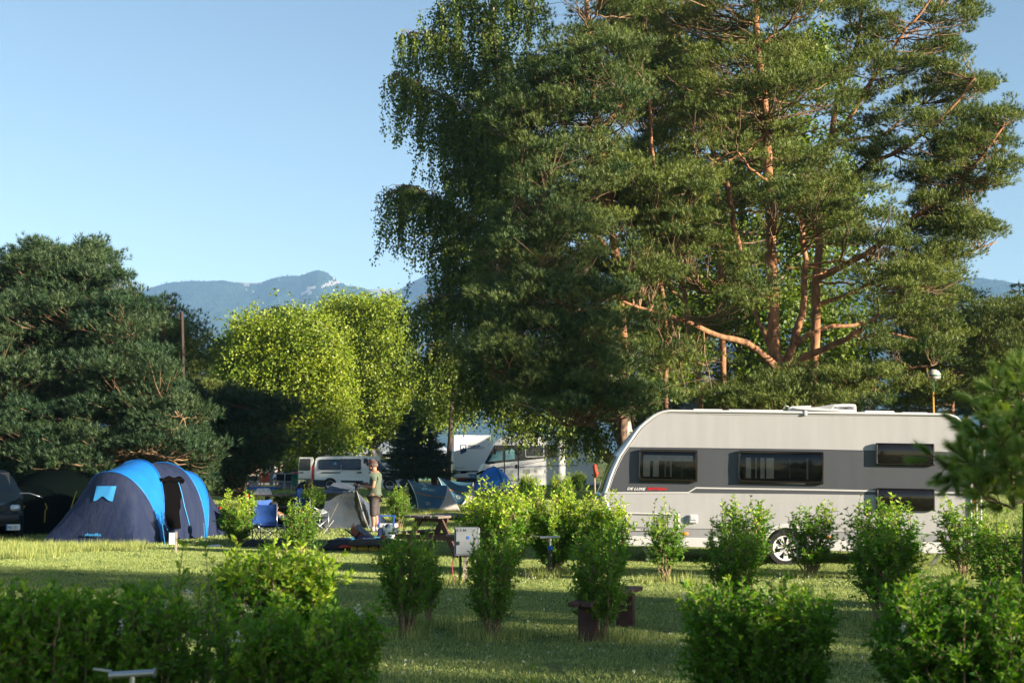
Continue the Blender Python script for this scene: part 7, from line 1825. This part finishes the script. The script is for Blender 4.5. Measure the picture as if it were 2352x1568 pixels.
# ================================================================== background buildings
pmat('roof_grey', (.26, .29, .34), .6, var=.1, scale=1.5); pmat('wall_beige', (.50, .40, .32), .85, var=.12, scale=.6); pmat('timber', (.16, .09, .06), .85, col2=(.09, .055, .04), scale=4, stretch=(8, 8, .4)); pmat('banner_orange', (.75, .24, .05), .7, var=.1, scale=2); pmat('banner_teal', (.10, .22, .17), .7)
def house(name, label, u0, u1, Y, dep, v_eave, v_ridge, wall, roof, ridge_in=0.15, doors=True):
    a, b = GY(u0, Y), GY(u1, Y); ze = W(u0, v_eave, Y).z; zr = W(u0, v_ridge, Y + dep / 2).z; c = (a + b) / 2; w = (b - a).length
    t = thing(name, label, 'house', c)
    mb = MB(); mb.box((0, dep / 2, ze / 2), (w, dep, ze)); mb.build('wall', wall, t)
    mb = MB(); o_ = .5
    e = [(-w / 2 - o_, -o_, ze - .05), (w / 2 + o_, -o_, ze - .05), (w / 2 + o_, dep + o_, ze - .05), (-w / 2 - o_, dep + o_, ze - .05), (-w / 2 + w * ridge_in, dep / 2, zr), (w / 2 - w * ridge_in, dep / 2, zr)]
    e2 = [(x, y, z + .12) for x, y, z in e]
    mb.add(e + e2, [(0, 3, 2, 1), (6, 7, 11, 10), (7, 8, 11), (8, 9, 10, 11), (9, 6, 10), (0, 1, 7, 6), (1, 2, 8, 7), (2, 3, 9, 8), (3, 0, 6, 9)]); mb.build('roof', roof, t)
    n = max(2, int(w / 3.2))
    for k in range(n):
        x = -w / 2 + w * (k + .5) / n; mb = MB(); mb.box((x, -.03, ze * .55), (1.0, .08, 1.1)); wn = mb.build('window', 'white_paint', t); mb = MB(); mb.box((x, -.08, ze * .55), (.84, .03, .94)); mb.build('pane', 'car_glass', wn)
    for k in range(n + 1):
        x = -w / 2 + w * k / n; mb = MB(); mb.box((x, -o_ + .1, ze / 2), (.14, .14, ze)); mb.build('porch_post', 'timber', t)
    return t
house('wooden_house', 'low house with a pale grey roof behind the maples', 840, 1012, 112, 7, 1040, 1006, 'timber', 'roof_grey')
house('bungalow', 'beige bungalow half hidden behind the left maple', 560, 800, 118, 8, 1052, 1024, 'wall_beige', 'roof_grey')
house('timber_lodge', 'dark timber lodge with a grey roof behind the orange pine trunks', 1640, 2004, 78, 9, 904, 800, 'timber', 'roof_grey', .0)
house('cabin', 'brown cabin seen between the old birch and the caravan nose', 1455, 1600, 80, 6, 945, 905, 'timber', 'wood_grey', .05)
t = thing('gable_frame', 'brown gable frame of the lodge showing above the caravan', 'building', GY(1990, 72)); mb = MB(); z0 = 0
pA, pB, pC = W(1925, 815, 72), W(1982, 788, 72), W(2003, 838, 72); o0 = GY(1990, 72)
mb.beam(pA - o0, pB - o0, .25, .18); mb.build('rafter', 'wood_brown', t); mb = MB(); mb.beam(pB - o0, pC - o0, .25, .18); mb.beam(pC - o0, Vector((pC.x - o0.x, 0, 0)), .2, .2); mb.build('post', 'wood_brown', t)
t = thing('banner', 'orange banner with white brush lettering tied to the fence', 'banner', GY(972, 100)); q = [(946, 1074), (997.5, 1074), (997.5, 1090.7), (946, 1090.7)]
quad_cloth(t, 'cloth', 'banner_orange', W(946, 1090.7, 100), W(997.5, 1090.7, 100), W(997.5, 1074, 100), W(946, 1074, 100), 6, .0, .02, 51)
rg = random.Random(5); mb = MB()
for k in range(13):
    u = 949 + k * 3.6; mb.tube([W(u + rg.uniform(-1, 1), 1078 + rg.uniform(-1, 1), 99.9), W(u + rg.uniform(0, 2.4), 1081, 99.9), W(u + rg.uniform(-1, 1.5), 1085 + rg.uniform(-1, 1), 99.9)], .05, 4)
mb.build('brush_lettering', 'white_print', t, world=True)
quad_cloth(t, 'lower_banner', 'banner_teal', W(946, 1102, 100), W(997.5, 1102, 100), W(997.5, 1091.5, 100), W(946, 1091.5, 100), 4, 0, .01, 52)
mb = MB()
for u in (943, 972, 1000): mb.tube([GY(u, 100.2), W(u, 1070, 100.2)], .05, 6)
mb.build('posts', 'post_wood', t, world=True)
t = thing('notice_board', 'pale beige panel left of the motorhomes', 'board', GY(1007, 96)); mb = MB(); mb.box((0, 0, 1.15 + .0), (.45, .06, .95)); mb.build('panel', 'wall_beige', t); mb = MB()
for sx in (-.2, .2): mb.beam((sx, .05, 0), (sx, .05, 1.6), .06)
mb.build('posts', 'post_wood', t)
t = thing('blue_tarpaulin', 'violet-blue tarpaulin slung behind the small spruce', 'tarpaulin', GY(1010, 92)); quad_cloth(t, 'sheet', 'cloth_purple', W(996, 1074, 92), W(1024, 1076, 92), W(1026, 1046, 92), W(998, 1052, 92), 6, .1, .03, 53)
mb = MB(); mb.tube([GY(1025, 92), W(1026, 1044, 92)], .06, 6); mb.tube([GY(996, 92), W(997, 1050, 92)], .06, 6); mb.build('pole', 'steel', t, world=True)
t = thing('tree_trunk', 'tall dark trunk against the left edge of the rear motorhome', 'tree', GY(1028, 84)); mb = MB(); mb.tube([GY(1027, 84), W(1030, 1060, 84), W(1034, 1010, 84), W(1036, 960, 84), W(1040, 900, 84)], [.22, .17, .15, .13, .10], 9); mb.build('trunk', 'pine_bark_low', t, world=True, smooth=True)
t = thing('sail_banner', 'cream curved sail canopy above the nose of the van', 'canopy', GY(868, 90)); q = [[W(853, 1031, 90), W(866, 1028, 90), W(878, 1040, 90)], [W(856, 1040, 90), W(868, 1038, 90.4), W(881, 1048, 90)], [W(861, 1052, 90), W(870, 1050, 90), W(882, 1053, 90)]]
mb = MB(); mb.sheet(q, .02); mb.build('sail', 'tent_beige', t, world=True, smooth=True, sub=2); mb = MB(); mb.tube([GY(882, 90), W(881, 1048, 90)], .05, 6); mb.tube([GY(858, 90.2), W(854, 1031, 90.2)], .05, 6); mb.build('pole', 'steel', t, world=True)
# ball lamp, hoop, road on the right
t = thing('ball_lamp', 'white ball lamp on a yellow pole behind the caravan roof', 'lamp', GY(2146, 42)); o0 = GY(2146, 42); c = W(2144, 862.5, 42) - o0
rows = [[(c.x + .21 * cos(a) * cos(k * pi / 10), c.y + .21 * cos(a) * sin(k * pi / 10), c.z + .19 * sin(a)) for k in range(20)] for a in [(-pi / 2 + pi * j / 12) for j in range(13)]]
mb = MB(); mb.grid(rows, close=True); mb.build('globe', 'rail_grey', t, smooth=True); mb = MB(); mb.lathe([(.222, -.02), (.228, 0), (.222, .02)], 20, Matrix.Translation(c), cap=False); mb.build('band', 'bin_green', t)
zt_ = W(2146, 889, 42).z; zm = W(2146, 898, 42).z
mb = MB(); mb.tube([(0, 0, 0), (0, 0, zm)], .036, 10); mb.build('pole', pmat('pole_yellow', (.38, .22, .03), .5), t, smooth=True); mb = MB(); mb.tube([(0, 0, zm), (0, 0, c.z - .15)], .055, 10); mb.build('collar', 'bin_green', t, smooth=True)
t = thing('basketball_hoop', 'basketball hoop with a red rim beyond the caravan end', 'hoop', GY(2266, 60)); o0 = GY(2266, 60); rc = W(2287, 1004, 60) - o0
mb = MB(); mb.tube([rc + Vector((.23 * cos(k * pi / 9), .23 * sin(k * pi / 9), 0)) for k in range(19)], .02, 6, cap=False); mb.build('rim', 'lamp_red', t, smooth=True)
mb = MB()
for k in range(12): a = k * pi / 6; mb.tube([rc + Vector((.23 * cos(a), .23 * sin(a), 0)), rc + Vector((.13 * cos(a + .3), .13 * sin(a + .3), -.38))], .008, 4)
mb.build('net', 'white_cord', t)
mb = MB(); mb.box((0.39, .3, rc.z + .28), (.9, .04, .75)); mb.build('backboard', 'wood_brown', t); mb = MB(); mb.tube([(-.02, .3, 0), (-.02, .3, 3.1)], .05, 8); mb.build('pole', 'white_paint', t, smooth=True)
pmat('asphalt', (.12, .115, .12), .9, var=.15, scale=2, bump=.3, bscale=30); pmat('gravel', (.36, .31, .25), .95, col2=(.24, .20, .16), scale=3, bump=.5, bscale=20)
def sheet_poly(name, pts, z, mat): mb = MB(); mb.add([(p[0], p[1], z) for p in pts], [tuple(range(len(pts)))]); o = mb.build(name, mat); o['kind'] = 'structure'; return o
sheet_poly('gravel_path', [(17, 56), (80, 50), (80, 60), (17, 64)], .012, 'gravel'); sheet_poly('road', [(14, 64.4), (80, 60.5), (80, 82), (14, 86)], .016, 'asphalt')
sheet_poly('camp_lane', [(-30, 88), (14, 88), (14, 95), (-30, 95)], .012, 'gravel')
t = thing('small_fence', 'low blue and white edging board left of the far camp', 'fence', GY(595, 75)); mb = MB(); mb.box((0, 0, .10), (1.9, .04, .16)); mb.build('board', 'plastic_blue', t)

# trees standing to the right of the picture; their shade falls across the lawn
def shade_tree_master():
    rng = np.random.default_rng(201); t = thing('shade_tree', 'tree standing out of view to the right of the camp', 'tree', (0, 0, 0), 0, 'trees to the right of the lawn')
    mb = MB(); mb.tube([(0, 0, 0), (.05, 0, 4), (0, .05, 8), (0, 0, 11)], [.28, .22, .12, .04], 8); mb.build('trunk', 'pine_bark', t, smooth=True)
    n = 300; g = rng.normal(size=(n, 3)); g /= np.linalg.norm(g, axis=1, keepdims=True); g *= rng.random((n, 1)) ** .5; c = g * [2.3, 2.3, 4.2] + [0, 0, 7.6]
    P = np.repeat(c, 40, 0) + rng.normal(0, .35, (n * 40, 3)); V, F, T = inst(LEAF_Q[0], LEAF_Q[1], P, rng.normal(size=P.shape), rng.uniform(.12, .24, len(P)), rng)
    link('crown', npmesh('crown', V, F, T), 'birch_leaf', t, kind='stuff'); return t
SH = shade_tree_master()
spots_ = [(26, 18.2, .9, 1.0), (27, 14.2, .75, .9), (24, 11.3, .42, .8), (26, 7.0, .85, .9), (34, 8.4, .8, 1.1), (33, 37.6, .75, 1.5), (30, 71, 1.5, 1.35), (33, 80, 1.2, 1.2), (31, 88, 1.4, 1.3)]
for k, (X, c, rw, hs) in enumerate(spots_):
    o = SH if k == 0 else copy_tree(SH)
    o['label'] = 'tree outside the view on the right, ' + ('beside the front lawn', 'beside the middle of the lawn', 'a low one by the front lawn', 'nearest to the viewer', 'behind the nearest one', 'slim and tall, level with the tents', 'tall, level with the van', 'tall, behind the one level with the van', 'tall and farthest away')[k]
    o.location = (X, c - .51 * X, 0); o.scale = (rw, rw, hs); o.rotation_euler = (0, 0, k * 1.3)
